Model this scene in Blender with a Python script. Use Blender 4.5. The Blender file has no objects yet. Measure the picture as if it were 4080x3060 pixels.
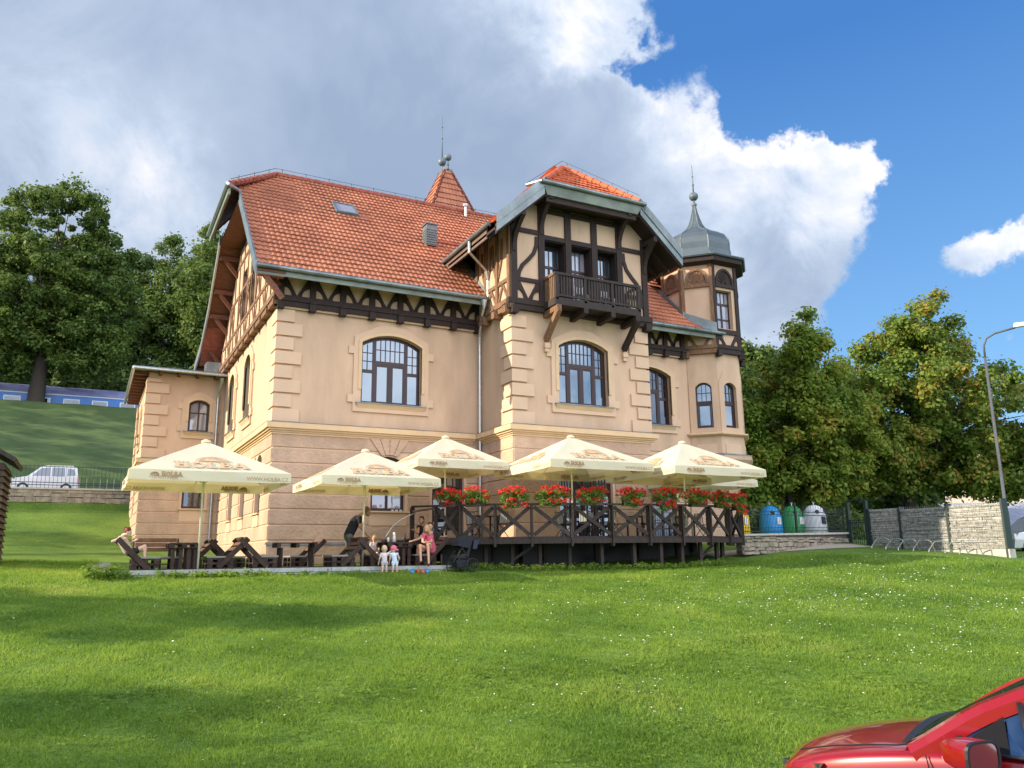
import bpy, bmesh, math, random
import numpy as np
from mathutils import Vector, Matrix, noise
from mathutils.geometry import tessellate_polygon
random.seed(7); RNG = np.random.default_rng(7)
SC = bpy.context.scene; COL = SC.collection
R = math.radians
# ---------------------------------------------------------------- camera
cam_d = bpy.data.cameras.new('camera'); cam = bpy.data.objects.new('camera', cam_d); COL.objects.link(cam)
cam_d.sensor_width = 36; cam_d.lens = 3212.47/4080*36; cam_d.clip_end = 3000; cam_d.clip_start = .05
yaw, pit, rol = R(27.468), R(12.046), R(.668)
fwd = Vector((math.sin(yaw)*math.cos(pit), math.cos(yaw)*math.cos(pit), math.sin(pit)))
rgt = Vector((math.cos(yaw), -math.sin(yaw), 0)); dwn = fwd.cross(rgt)
r2 = rgt*math.cos(rol)+dwn*math.sin(rol); d2 = dwn*math.cos(rol)-rgt*math.sin(rol)
cam.matrix_world = Matrix(((r2.x, -d2.x, -fwd.x, 0), (r2.y, -d2.y, -fwd.y, 0), (r2.z, -d2.z, -fwd.z, 1.65), (0, 0, 0, 1)))
SC.camera = cam
# ---------------------------------------------------------------- light
SUN = Vector((-1, .23, .43)).normalized()          # towards the sun
elev = math.asin(SUN.z); 
sun_d = bpy.data.lights.new('sun', 'SUN'); sun_d.energy = 4.3; sun_d.angle = R(.55); sun_d.color = (1, .87, .66)
sun = bpy.data.objects.new('sun', sun_d); COL.objects.link(sun)
sun.rotation_euler = SUN.to_track_quat('Z', 'Y').to_euler(); sun.location = (-40, 10, 40)
W = bpy.data.worlds.new('World'); SC.world = W; W.use_nodes = True
wn, wl = W.node_tree.nodes, W.node_tree.links
wn.clear()
wo = wn.new('ShaderNodeOutputWorld')
sky = wn.new('ShaderNodeTexSky'); sky.sky_type = 'NISHITA'; sky.sun_disc = False
sky.sun_elevation = elev; sky.sun_rotation = math.atan2(SUN.x, SUN.y); sky.air_density = 1.1; sky.dust_density = .35; sky.ozone_density = 3.0
bg1 = wn.new('ShaderNodeBackground'); bg1.inputs[1].default_value = .11
hsv = wn.new('ShaderNodeHueSaturation'); hsv.inputs['Saturation'].default_value = 1.25
wl.new(sky.outputs[0], hsv.inputs['Color']); wl.new(hsv.outputs[0], bg1.inputs[0])
tc = wn.new('ShaderNodeTexCoord')
def wmath(op, a, b=None, c=None, clamp=False):
    n = wn.new('ShaderNodeMath'); n.operation = op; n.use_clamp = clamp
    for i, v in enumerate((a, b, c)):
        if v is None: continue
        if isinstance(v, (int, float)): n.inputs[i].default_value = v
        else: wl.new(v, n.inputs[i])
    return n.outputs[0]
def wnoise(scale, det, rough, dist=0, off=(0, 0, 0), st=(1, 1, 1)):
    m = wn.new('ShaderNodeMapping'); m.inputs['Scale'].default_value = st; m.inputs['Location'].default_value = off
    wl.new(tc.outputs['Generated'], m.inputs[0])
    n = wn.new('ShaderNodeTexNoise'); n.inputs['Scale'].default_value = scale; n.inputs['Detail'].default_value = det
    n.inputs['Roughness'].default_value = rough; n.inputs['Distortion'].default_value = dist
    wl.new(m.outputs[0], n.inputs['Vector']); return n.outputs['Fac']
def wdir(az, el):                                     # world direction from azimuth (east of +Y) and elevation, degrees
    a, e = R(az), R(el); return (math.sin(a)*math.cos(e), math.cos(a)*math.cos(e), math.sin(e))
def wblob(az, el, rad, amp):                          # soft spot on the sky around a direction
    n = wn.new('ShaderNodeVectorMath'); n.operation = 'DISTANCE'
    wl.new(tc.outputs['Generated'], n.inputs[0]); n.inputs[1].default_value = wdir(az, el)
    q = wmath('DIVIDE', n.outputs['Value'], R(rad)); q = wmath('MULTIPLY', q, q)
    q = wmath('MULTIPLY', q, -1.0); return wmath('MULTIPLY', wmath('POWER', 2.718, q), amp)
def wsum(l):
    s = l[0]
    for x in l[1:]: s = wmath('ADD', s, x)
    return s
# clouds of the sky itself, laid out by compass direction; the directions are stirred by noise so that edges billow
def warp(scale, amt, det, off):
    m = wn.new('ShaderNodeMapping'); m.inputs['Location'].default_value = off; wl.new(tc.outputs['Generated'], m.inputs[0])
    n = wn.new('ShaderNodeTexNoise'); n.inputs['Scale'].default_value = scale; n.inputs['Detail'].default_value = det; n.inputs['Roughness'].default_value = .62; wl.new(m.outputs[0], n.inputs['Vector'])
    s = wn.new('ShaderNodeVectorMath'); s.operation = 'SUBTRACT'; wl.new(n.outputs['Color'], s.inputs[0]); s.inputs[1].default_value = (.5, .5, .5)
    k = wn.new('ShaderNodeVectorMath'); k.operation = 'SCALE'; k.inputs['Scale'].default_value = amt; wl.new(s.outputs[0], k.inputs[0])
    a = wn.new('ShaderNodeVectorMath'); a.operation = 'ADD'; wl.new(tc.outputs['Generated'], a.inputs[0]); wl.new(k.outputs[0], a.inputs[1]); return a.outputs[0]
wv = warp(11, .16, 6, (2.3, .4, 1.1)); GENV = [wv]
def wblob2(az, el, rad, amp, ry=None):
    n = wn.new('ShaderNodeVectorMath'); n.operation = 'DISTANCE'; wl.new(GENV[0], n.inputs[0]); n.inputs[1].default_value = wdir(az, el)
    q = wmath('DIVIDE', n.outputs['Value'], R(rad)); q = wmath('MULTIPLY', q, q); q = wmath('MULTIPLY', q, -1.0); return wmath('MULTIPLY', wmath('POWER', 2.718, q), amp)
cover = wsum([wblob2(*b) for b in ((2, 34, 20, 1.1), (17, 38, 17, .9), (3, 19, 11, .55), (21, 27, 11, 1.0), (31, 28.5, 6.5, .85), (35.5, 39, 5, .7), (37, 25.5, 5.5, .8), (42.5, 27, 3.4, .7), (48.7, 26, 2.6, 1.0), (53.3, 24.4, 2.0, .95), (50, 23, 3.2, .8),
    (45.5, 21.5, 4.5, .85), (47, 17, 4, .6), (45, 13.5, 4, .5), (30, 15, 10, .6), (58.8, 17.4, 1.9, .95), (61.6, 18.4, 2.2, 1.1), (60.5, 13.6, 1.5, .75), (56, 15, 2, .34), (57.5, 19.5, 3, .22), (55, 27.5, 2.5, .2), (43, 33.5, 2.2, .28), (58, 33, 9, -1.1), (61, 25, 4, -.5), (33.0, 34.2, 1.5, -.8), (37.2, 33.2, 2.0, -.8), (46.3, 30.2, 1.6, -.5), (46, 37, 6, -.8), (2.5, 20.5, 2.2, -.35),
    (-170, 28, 55, .9), (140, 35, 40, .35), (-90, 40, 40, .2), (70, -40, 60, -.5))])
n1 = wnoise(3.2, 4, .58, .25); n2 = wnoise(15, 6, .62, .3, (3, 1, 0)); n3 = wnoise(7, 6, .62, .6, (0, 5, 2))
dens = wsum([cover, wmath('MULTIPLY', wmath('SUBTRACT', n1, .5), 1.0), wmath('MULTIPLY', wmath('SUBTRACT', n2, .5), .75)])
mr = wn.new('ShaderNodeMapRange'); mr.interpolation_type = 'SMOOTHSTEP'; mr.inputs[1].default_value = .32; mr.inputs[2].default_value = .74; wl.new(dens, mr.inputs[0])
mask = mr.outputs[0]
br = wsum([wblob2(*b) for b in ((49.2, 26.6, 3.2, 1.1), (53.6, 24.8, 2.4, 1.0), (45.5, 27.2, 2.2, .7), (41.5, 29.5, 3.0, .8), (33.2, 36, 2.6, .9), (29, 38, 3.4, .55), (37, 40, 4, .6), (2.0, 22.5, 3.6, .85), (-4, 25.5, 4, .4), (49, 21.5, 2.0, .6), (43.5, 23.5, 2.8, .5), (40, 21, 3, .3), (-6, 33, 8, .1), (61, 18.4, 2.6, .8), (46, 14, 4, .3), (-170, 30, 60, .9), (130, 35, 50, .5))])
brn = wmath('MULTIPLY', br, wmath('ADD', wmath('MULTIPLY', wmath('SUBTRACT', n3, .45), 3.0), .62), clamp=True)
edge = wn.new('ShaderNodeMapRange'); edge.inputs[1].default_value = 1.2; edge.inputs[2].default_value = .5; edge.inputs[3].default_value = 0; edge.inputs[4].default_value = .3; wl.new(dens, edge.inputs[0])
soft = wmath('MULTIPLY', wmath('SUBTRACT', n1, .5), .8)
bri = wmath('ADD', wmath('ADD', brn, soft), wmath('MULTIPLY', edge.outputs[0], wmath('ADD', wmath('MULTIPLY', wmath('SUBTRACT', n3, .5), 2.5), .55)), clamp=True)
cr = wn.new('ShaderNodeValToRGB'); e = cr.color_ramp.elements; e[0].color = (.17, .218, .305, 1); e[1].color = (.48, .48, .515, 1); e[0].position = .0
x = e.new(.4); x.color = (.30, .35, .43, 1); wl.new(bri, cr.inputs[0])
bg2 = wn.new('ShaderNodeBackground'); wl.new(wmath('ADD', wsum([wblob(-160, 32, 62, 2.3), wblob(140, 30, 45, .9)]), 1.0), bg2.inputs[1]); wl.new(cr.outputs[0], bg2.inputs[0])  # brightness added to unseen clouds behind the camera, fills the shaded sides
bg3 = wn.new('ShaderNodeBackground'); bg3.inputs[1].default_value = 1.0; sp = wn.new('ShaderNodeSeparateXYZ'); wl.new(tc.outputs['Generated'], sp.inputs[0])
g3 = wn.new('ShaderNodeValToRGB'); wl.new(sp.outputs['Z'], g3.inputs[0]); e = g3.color_ramp.elements; e[0].position = .18; e[0].color = (.15, .31, .55, 1); e[1].position = .55; e[1].color = (.045, .145, .39, 1); wl.new(g3.outputs[0], bg3.inputs[0])
mb = wn.new('ShaderNodeMixShader'); mb.inputs[0].default_value = .75; wl.new(bg1.outputs[0], mb.inputs[1]); wl.new(bg3.outputs[0], mb.inputs[2])
ms = wn.new('ShaderNodeMixShader'); wl.new(mask, ms.inputs[0]); wl.new(mb.outputs[0], ms.inputs[1]); wl.new(bg2.outputs[0], ms.inputs[2]); wl.new(ms.outputs[0], wo.inputs[0])

SC.view_settings.view_transform = 'Standard'; SC.view_settings.look = 'None'
SC.view_settings.exposure = .80; SC.view_settings.gamma = 1
SC.cycles.max_bounces = 6; SC.cycles.transparent_max_bounces = 8; SC.cycles.caustics_reflective = False; SC.cycles.caustics_refractive = False
SC.cycles.sample_clamp_indirect = 6
# ---------------------------------------------------------------- helpers
def tag(o, label=None, cat=None, group=None, kind=None):
    if label: o['label'] = label
    if cat: o['category'] = cat
    if group: o['group'] = group
    if kind: o['kind'] = kind
    return o
def empty(name, loc, label, cat, group=None, rz=0):
    o = bpy.data.objects.new(name, None); COL.objects.link(o); o.location = loc; o.rotation_euler.z = rz
    o.empty_display_size = .3
    return tag(o, label, cat, group)
def worldoff(p):
    v = Vector((0, 0, 0))
    while p is not None: v += p.location; p = p.parent
    return v
class MB:
    def __init__(s): s.v = []; s.f = []
    def add(s, vs, fs):
        b = len(s.v); s.v.extend([tuple(p) for p in vs]); s.f.extend([tuple(b+i for i in f) for f in fs]); return s
    def hexa(s, c):                                    # 8 corners: bottom ring 0-3, top ring 4-7
        return s.add(c, [(3, 2, 1, 0), (4, 5, 6, 7), (0, 1, 5, 4), (1, 2, 6, 5), (2, 3, 7, 6), (3, 0, 4, 7)])
    def box(s, x0, x1, y0, y1, z0, z1):
        return s.hexa([(x0, y0, z0), (x1, y0, z0), (x1, y1, z0), (x0, y1, z0), (x0, y0, z1), (x1, y0, z1), (x1, y1, z1), (x0, y1, z1)])
    def beam(s, p0, p1, w, h, up=(0, 0, 1)):           # bar from p0 to p1, w wide sideways, h along up
        p0, p1 = Vector(p0), Vector(p1); d = (p1-p0)
        if d.length < 1e-6: return s
        d.normalize(); sd = d.cross(Vector(up))
        if sd.length < 1e-4: sd = d.cross(Vector((0, 1, 0)))
        sd.normalize(); u = sd.cross(d).normalized(); a = sd*w/2; b = u*h/2
        return s.hexa([p0-a-b, p0+a-b, p1+a-b, p1-a-b, p0-a+b, p0+a+b, p1+a+b, p1-a+b])
    def tube(s, pts, r, n=8, cap=True):
        pts = [Vector(p) for p in pts]; rs = r if isinstance(r, (list, tuple)) else [r]*len(pts); rings = []
        base = len(s.v); ref = Vector((.123, .31, .94))
        for i, p in enumerate(pts):
            d = (pts[min(i+1, len(pts)-1)]-pts[max(i-1, 0)]).normalized()
            a = d.cross(ref); 
            if a.length < .05: a = d.cross(Vector((1, 0, 0)))
            a.normalize(); b = d.cross(a)
            for k in range(n):
                t = 2*math.pi*k/n; s.v.append(tuple(p+(a*math.cos(t)+b*math.sin(t))*rs[i]))
        for i in range(len(pts)-1):
            for k in range(n):
                k2 = (k+1) % n; s.f.append((base+i*n+k, base+i*n+k2, base+(i+1)*n+k2, base+(i+1)*n+k))
        if cap: s.f.append(tuple(base+k for k in range(n))[::-1]); s.f.append(tuple(base+(len(pts)-1)*n+k for k in range(n)))
        return s
    def lathe(s, prof, c=(0, 0, 0), n=16, ph=0):      # prof: (r, z)
        base = len(s.v)
        for r, z in prof:
            for k in range(n):
                t = 2*math.pi*k/n+ph; s.v.append((c[0]+r*math.cos(t), c[1]+r*math.sin(t), c[2]+z))
        for i in range(len(prof)-1):
            for k in range(n):
                k2 = (k+1) % n; s.f.append((base+i*n+k, base+i*n+k2, base+(i+1)*n+k2, base+(i+1)*n+k))
        return s
    def prism(s, outer, holes, P, d0, d1, walls=True, back=False):   # outer/holes in 2-D, P(u,w,d) -> 3-D
        lst = [outer]+list(holes); flat = [p for l in lst for p in l]
        tris = tessellate_polygon([[Vector((p[0], p[1], 0)) for p in l] for l in lst])
        b = len(s.v); n = len(flat)
        s.v.extend([tuple(P(u, w, d1)) for u, w in flat]); s.f.extend([tuple(b+i for i in t) for t in tris])
        if walls or back: s.v.extend([tuple(P(u, w, d0)) for u, w in flat])
        if back: s.f.extend([tuple(b+n+i for i in t) for t in tris])
        if walls:
            k = 0
            for l in lst:
                m = len(l)
                for i in range(m):
                    j = (i+1) % m; s.f.append((b+k+i, b+k+j, b+n+k+j, b+n+k+i))
                k += m
        return s
    def pbox(s, P, u0, u1, w0, w1, d0, d1):
        return s.hexa([P(u0, w0, d0), P(u1, w0, d0), P(u1, w0, d1), P(u0, w0, d1), P(u0, w1, d0), P(u1, w1, d0), P(u1, w1, d1), P(u0, w1, d1)])
    def strip(s, P, pts, wd, d0, d1):                 # curved strip with given width along 2-D polyline
        L = []; Rr = []
        for i, p in enumerate(pts):
            q0 = pts[max(i-1, 0)]; q1 = pts[min(i+1, len(pts)-1)]
            t = Vector((q1[0]-q0[0], q1[1]-q0[1])).normalized(); n = Vector((-t.y, t.x))*wd/2
            L.append((p[0]+n.x, p[1]+n.y)); Rr.append((p[0]-n.x, p[1]-n.y))
        for i in range(len(pts)-1):
            a, b, c, d = L[i], L[i+1], Rr[i+1], Rr[i]
            s.hexa([P(*a, d0), P(*b, d0), P(*c, d0), P(*d, d0), P(*a, d1), P(*b, d1), P(*c, d1), P(*d, d1)])
        return s
    def ball(s, c, r, n=10, m=7, sc=(1, 1, 1)):
        prof = [(max(1e-4, math.sin(math.pi*i/m))*r, -math.cos(math.pi*i/m)*r) for i in range(m+1)]
        b = len(s.v); s.lathe(prof, (0, 0, 0), n)
        for i in range(b, len(s.v)):
            x, y, z = s.v[i]; s.v[i] = (c[0]+x*sc[0], c[1]+y*sc[1], c[2]+z*sc[2])
        return s
    def build(s, name, mat, parent=None, smooth=False, off=True):
        o_ = worldoff(parent) if (parent and off) else Vector((0, 0, 0))
        me = bpy.data.meshes.new(name); me.from_pydata([(x-o_.x, y-o_.y, z-o_.z) for x, y, z in s.v], [], s.f); me.materials.append(mat)
        if smooth: me.polygons.foreach_set('use_smooth', [True]*len(me.polygons))
        me.update(); o = bpy.data.objects.new(name, me); COL.objects.link(o); o.parent = parent
        return o
def copy_tree(o, parent=None):
    c = o.copy(); COL.objects.link(c); c.parent = parent
    for ch in [x for x in SC.objects if x.parent == o and x != c]: copy_tree(ch, c)
    return c
# ---------------------------------------------------------------- materials
def mat(name, col, rough=.8, var=0, vs=4, bump=0, bs=30, col2=None, metal=0, spec=.5, coat=0, detail=5, st=(1, 1, 1), bd=.01):
    m = bpy.data.materials.new(name); m.use_nodes = True; nt = m.node_tree; b = nt.nodes['Principled BSDF']
    b.inputs['Base Color'].default_value = (*col, 1); b.inputs['Roughness'].default_value = rough; b.inputs['Metallic'].default_value = metal
    b.inputs['Specular IOR Level'].default_value = spec; b.inputs['Coat Weight'].default_value = coat; b.inputs['Coat Roughness'].default_value = .03
    tcn = nt.nodes.new('ShaderNodeTexCoord'); mp = nt.nodes.new('ShaderNodeMapping'); mp.inputs['Scale'].default_value = st
    nt.links.new(tcn.outputs['Object'], mp.inputs[0])
    if var or col2:
        n = nt.nodes.new('ShaderNodeTexNoise'); n.inputs['Scale'].default_value = vs; n.inputs['Detail'].default_value = detail; n.inputs['Roughness'].default_value = .6
        nt.links.new(mp.outputs[0], n.inputs['Vector'])
        r = nt.nodes.new('ShaderNodeValToRGB'); c2 = col2 or tuple(c*(1-var) for c in col); c1 = col if col2 else tuple(min(1, c*(1+var)) for c in col)
        r.color_ramp.elements[0].position = .36; r.color_ramp.elements[1].position = .64
        r.color_ramp.elements[0].color = (*c2, 1); r.color_ramp.elements[1].color = (*c1, 1)
        nt.links.new(n.outputs['Fac'], r.inputs[0]); nt.links.new(r.outputs[0], b.inputs['Base Color'])
    if bump:
        n2 = nt.nodes.new('ShaderNodeTexNoise'); n2.inputs['Scale'].default_value = bs; n2.inputs['Detail'].default_value = 4
        nt.links.new(mp.outputs[0], n2.inputs['Vector'])
        bp = nt.nodes.new('ShaderNodeBump'); bp.inputs['Strength'].default_value = bump; bp.inputs['Distance'].default_value = bd
        nt.links.new(n2.outputs['Fac'], bp.inputs['Height']); nt.links.new(bp.outputs[0], b.inputs['Normal'])
    return m
def weather(m, sc, st, lo, hi, rough=.6):              # stains: a second, larger pattern over the colour
    nt = m.node_tree; N = nt.nodes.new; L = nt.links.new; b = nt.nodes['Principled BSDF']; src = b.inputs['Base Color'].links[0].from_socket
    t = N('ShaderNodeTexCoord'); mp = N('ShaderNodeMapping'); mp.inputs['Scale'].default_value = st; L(t.outputs['Object'], mp.inputs[0])
    n = N('ShaderNodeTexNoise'); n.inputs['Scale'].default_value = sc; n.inputs['Detail'].default_value = 7; n.inputs['Roughness'].default_value = rough; L(mp.outputs[0], n.inputs['Vector'])
    r = N('ShaderNodeMapRange'); r.inputs[1].default_value = .35; r.inputs[2].default_value = .65; r.inputs[3].default_value = lo; r.inputs[4].default_value = hi; L(n.outputs['Fac'], r.inputs[0])
    x = N('ShaderNodeMix'); x.data_type = 'RGBA'; x.blend_type = 'MULTIPLY'; x.inputs[0].default_value = 1; L(src, x.inputs[6]); L(r.outputs[0], x.inputs[7]); L(x.outputs[2], b.inputs['Base Color'])
def leafmat(name, c1, c2, c3=None, tr=.35, sc=1.2, fine=9, c3w=.62):
    m = bpy.data.materials.new(name); m.use_nodes = True; nt = m.node_tree; nt.nodes.clear(); N = nt.nodes.new; L = nt.links.new
    out = N('ShaderNodeOutputMaterial'); mx = N('ShaderNodeMixShader'); d = N('ShaderNodeBsdfPrincipled'); t = N('ShaderNodeBsdfTranslucent')
    d.inputs['Roughness'].default_value = .55; d.inputs['Specular IOR Level'].default_value = .25
    tcn = N('ShaderNodeTexCoord'); n = N('ShaderNodeTexNoise'); n.inputs['Scale'].default_value = sc; n.inputs['Detail'].default_value = 2; L(tcn.outputs['Object'], n.inputs['Vector'])
    n2 = N('ShaderNodeTexNoise'); n2.inputs['Scale'].default_value = fine; n2.inputs['Detail'].default_value = 1; L(tcn.outputs['Object'], n2.inputs['Vector'])
    r = N('ShaderNodeValToRGB'); r.color_ramp.elements[0].position = .35; r.color_ramp.elements[1].position = .62
    r.color_ramp.elements[0].color = (*c1, 1); r.color_ramp.elements[1].color = (*c2, 1)
    ad = N('ShaderNodeMix'); ad.data_type = 'FLOAT'; ad.inputs[0].default_value = .5; L(n.outputs['Fac'], ad.inputs[2]); L(n2.outputs['Fac'], ad.inputs[3]); L(ad.outputs[0], r.inputs[0])
    colr = r.outputs[0]
    if c3:
        e = r.color_ramp.elements.new(c3w); e.color = (*c2, 1); r.color_ramp.elements[-1].position = min(1, c3w+.06); r.color_ramp.elements[-1].color = (*c3, 1)
    L(colr, d.inputs['Base Color'])
    hs = N('ShaderNodeHueSaturation'); hs.inputs['Value'].default_value = 1.5; hs.inputs['Hue'].default_value = .485; L(colr, hs.inputs['Color']); L(hs.outputs[0], t.inputs['Color'])
    mx.inputs[0].default_value = tr; L(d.outputs[0], mx.inputs[1]); L(t.outputs[0], mx.inputs[2]); L(mx.outputs[0], out.inputs[0])
    return m
M = {}
M['stucco'] = mat('stucco', (.60, .412, .278), .9, .075, .9, .25, 60, st=(1, 1, .45))
M['rough'] = mat('rough_stucco', (.53, .36, .248), .95, .10, 1.2, .8, 9, bd=.045)
M['trim'] = mat('trim_plaster', (.64, .445, .30), .85, .04, 1.2, .1, 50)
M['cornice'] = mat('cornice_plaster', (.67, .47, .275), .85, .05, 2)
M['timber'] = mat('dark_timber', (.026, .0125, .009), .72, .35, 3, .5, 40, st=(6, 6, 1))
M['timber_lit'] = mat('sunlit_timber', (.20, .105, .055), .8, .35, 3, .5, 40, st=(6, 6, 1))  # paler copy of the dark timber for sun-facing sides, sunlight put into its colour
M['soffit'] = mat('soffit_boards', (.16, .055, .028), .75, .3, 3, .3, 30, st=(1, 8, 8))
M['tile'] = mat('roof_tile', (.50, .195, .10), .62, .0, 1.6, .2, 25, col2=(.40, .14, .07), detail=3)
M['tile_d'] = mat('dark_ridge_tile', (.30, .085, .05), .7, .25, 5)
M['tile_n'] = mat('new_roof_tile', (.66, .18, .065), .55, .0, 1.6, .2, 25, col2=(.48, .11, .045), detail=8)
M['zinc'] = mat('zinc_sheet', (.21, .245, .25), .42, .22, 1.3, .1, 10, metal=.55)
M['zinc_g'] = mat('greenish_zinc', (.18, .205, .17), .5, .25, 1.3, metal=.25)
M['zinc_d'] = mat('dark_zinc', (.13, .165, .18), .5, .2, 1.2, metal=.15)
M['steel'] = mat('galvanised_pipe', (.52, .52, .50), .35, .12, 8, metal=.8)
M['winframe'] = mat('window_wood', (.035, .012, .011), .4, .2, 5)
def glass(name, base, mixf, tint=(.75, .85, 1)):
    m = bpy.data.materials.new(name); m.use_nodes = True; nt = m.node_tree; nt.nodes.clear(); N = nt.nodes.new; L = nt.links.new
    o = N('ShaderNodeOutputMaterial'); mx = N('ShaderNodeMixShader'); a = N('ShaderNodeBsdfDiffuse'); g = N('ShaderNodeBsdfGlossy')
    tcn = N('ShaderNodeTexCoord'); n = N('ShaderNodeTexNoise'); n.inputs['Scale'].default_value = .9; n.inputs['Detail'].default_value = 2; L(tcn.outputs['Object'], n.inputs['Vector'])
    bp = N('ShaderNodeBump'); bp.inputs['Strength'].default_value = .15; bp.inputs['Distance'].default_value = .02; L(n.outputs['Fac'], bp.inputs['Height']); L(bp.outputs[0], g.inputs['Normal'])
    a.inputs[0].default_value = (*base, 1); g.inputs[0].default_value = (*tint, 1); g.inputs[1].default_value = .02
    mx.inputs[0].default_value = mixf; L(a.outputs[0], mx.inputs[1]); L(g.outputs[0], mx.inputs[2]); L(mx.outputs[0], o.inputs[0]); return m
M['glass'] = glass('window_glass', (.02, .032, .036), .27, (.72, .86, 1))
M['glass_d'] = glass('dark_window_glass', (.012, .014, .016), .15)
M['glass_c'] = glass('curtained_window_glass', (.28, .28, .31), .18)
def canvas(name, c, tr):
    m = bpy.data.materials.new(name); m.use_nodes = True; nt = m.node_tree; nt.nodes.clear(); N = nt.nodes.new; L = nt.links.new
    o = N('ShaderNodeOutputMaterial'); mx = N('ShaderNodeMixShader'); a = N('ShaderNodeBsdfDiffuse'); t = N('ShaderNodeBsdfTranslucent')
    n = N('ShaderNodeTexNoise'); tcn = N('ShaderNodeTexCoord'); n.inputs['Scale'].default_value = 2.2; n.inputs['Detail'].default_value = 3; L(tcn.outputs['Object'], n.inputs['Vector'])
    bp = N('ShaderNodeBump'); bp.inputs['Strength'].default_value = .35; bp.inputs['Distance'].default_value = .06; L(n.outputs['Fac'], bp.inputs['Height']); L(bp.outputs[0], a.inputs['Normal'])
    a.inputs[0].default_value = (*c, 1); t.inputs[0].default_value = (c[0], c[1]*.92, c[2]*.62, 1); mx.inputs[0].default_value = tr
    L(a.outputs[0], mx.inputs[1]); L(t.outputs[0], mx.inputs[2]); L(mx.outputs[0], o.inputs[0]); return m
M['canvas'] = canvas('cream_canvas', (.84, .79, .60), .34)
M['print'] = mat('canvas_print', (.50, .33, .19), .9)
M['print_l'] = mat('pale_canvas_print', (.70, .57, .40), .9)
M['pole'] = mat('cream_pole', (.78, .74, .55), .4)
M['deckwood'] = mat('dark_deck_wood', (.034, .022, .018), .75, .35, 3, .5, 40, st=(5, 5, 1))
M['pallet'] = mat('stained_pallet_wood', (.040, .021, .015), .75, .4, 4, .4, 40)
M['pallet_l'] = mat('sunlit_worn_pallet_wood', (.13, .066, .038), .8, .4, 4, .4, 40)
M['greyboard'] = mat('grey_deck_board', (.36, .38, .37), .6, .15, 6)
M['cushion'] = mat('grey_cushion', (.26, .25, .23), .9, .1, 8)
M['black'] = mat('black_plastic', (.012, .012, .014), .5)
M['blackf'] = mat('black_fabric', (.018, .02, .026), .9)
M['iron'] = mat('dark_iron', (.025, .035, .032), .5, .2, 9)
M['white'] = mat('white_paint', (.75, .76, .78), .35, .03, 3)
M['concrete'] = mat('concrete', (.45, .42, .37), .9, .15, 4, .2, 30)
weather(M['stucco'], 1.1, (1, 1, .22), .88, 1.06); weather(M['rough'], .8, (1, 1, .5), .86, 1.07); weather(M['tile'], .55, (1, 1, 1), .80, 1.08); weather(M['tile_n'], .8, (1, 1, 1), .82, 1.05); weather(M['zinc'], 1.2, (1, 1, .4), .75, 1.15)

# ---------------------------------------------------------------- ground
def sm(a, b, x): t = np.clip((x-a)/(b-a), 0, 1); return t*t*(3-2*t)
def ter(x, y):
    x = np.asarray(x, float); y = np.asarray(y, float)
    left = np.interp(y, [-30, 1, 6.4, 8.5, 14, 24, 30, 42, 47, 51.6, 52.4, 59, 62, 87.5, 90, 200], [-.85, -.85, -.84, -.5, .15, 1.2, 1.5, 2.15, 3.2, 4.5, 5.2, 5.25, 5.9, 16.3, 15.7, 15.6])
    right = np.interp(y, [-30, 1, 6.4, 8.5, 14, 20, 24, 28, 32, 60, 200], [-.85, -.85, -.84, -.48, .25, .95, 1.22, 1.7, 2.1, 2.6, 4.0])
    k = sm(6, 18, x); z = left*(1-k)+right*k
    z = z+(1-k)*sm(24, 40, y)*0
    z = z-.012*np.clip(-x-2, 0, 20)*(y < 50)
    z = z+.55*sm(14, 31, x)*sm(8, 18, y)*(1-sm(26, 40, y))
    z = z+1.0*sm(31.4, 34, x)*sm(20, 30, y)*(1-sm(60, 90, y))*0
    return z+.05*np.sin(x*.7+1)*np.sin(y*.45)*sm(3, 8, y)*(1-sm(22, 24, y))
def terz(x, y): return float(ter(x, y))
def grid_sheet(name, xs, ys, fz, m, parent=None, smooth=True):
    X, Y = np.meshgrid(xs, ys); Z = fz(X, Y); nx, ny = len(xs), len(ys)
    v = np.stack([X.ravel(), Y.ravel(), Z.ravel()], 1)
    i = np.arange((nx-1)*(ny-1)); a = (i//(nx-1))*nx+i % (nx-1)
    f = np.stack([a, a+1, a+nx+1, a+nx], 1)
    me = bpy.data.meshes.new(name); me.from_pydata(v.tolist(), [], f.tolist()); me.materials.append(m)
    if smooth: me.polygons.foreach_set('use_smooth', [True]*len(me.polygons))
    me.update(); o = bpy.data.objects.new(name, me); COL.objects.link(o); return o
def grassmat():
    m = mat('lawn_grass', (.15, .235, .035), .9, 0, .35, .9, 45, col2=(.085, .155, .024), bd=.03, detail=10)
    nt = m.node_tree; b = nt.nodes['Principled BSDF']; b.inputs['Specular IOR Level'].default_value = .15
    src = b.inputs['Base Color'].links[0].from_socket; N = nt.nodes.new; L = nt.links.new
    tcn = N('ShaderNodeTexCoord'); n = N('ShaderNodeTexNoise'); n.inputs['Scale'].default_value = 9; n.inputs['Detail'].default_value = 8; n.inputs['Roughness'].default_value = .75
    L(tcn.outputs['Object'], n.inputs['Vector']); mr = N('ShaderNodeMapRange'); mr.inputs[1].default_value = .3; mr.inputs[2].default_value = .7; mr.inputs[3].default_value = .55; mr.inputs[4].default_value = 1.4
    L(n.outputs['Fac'], mr.inputs[0]); mx = N('ShaderNodeMix'); mx.data_type = 'RGBA'; mx.blend_type = 'MULTIPLY'; mx.inputs[0].default_value = 1
    L(src, mx.inputs[6]); L(mr.outputs[0], mx.inputs[7]); L(mx.outputs[2], b.inputs['Base Color']); return m
M['lawn'] = grassmat()
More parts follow.
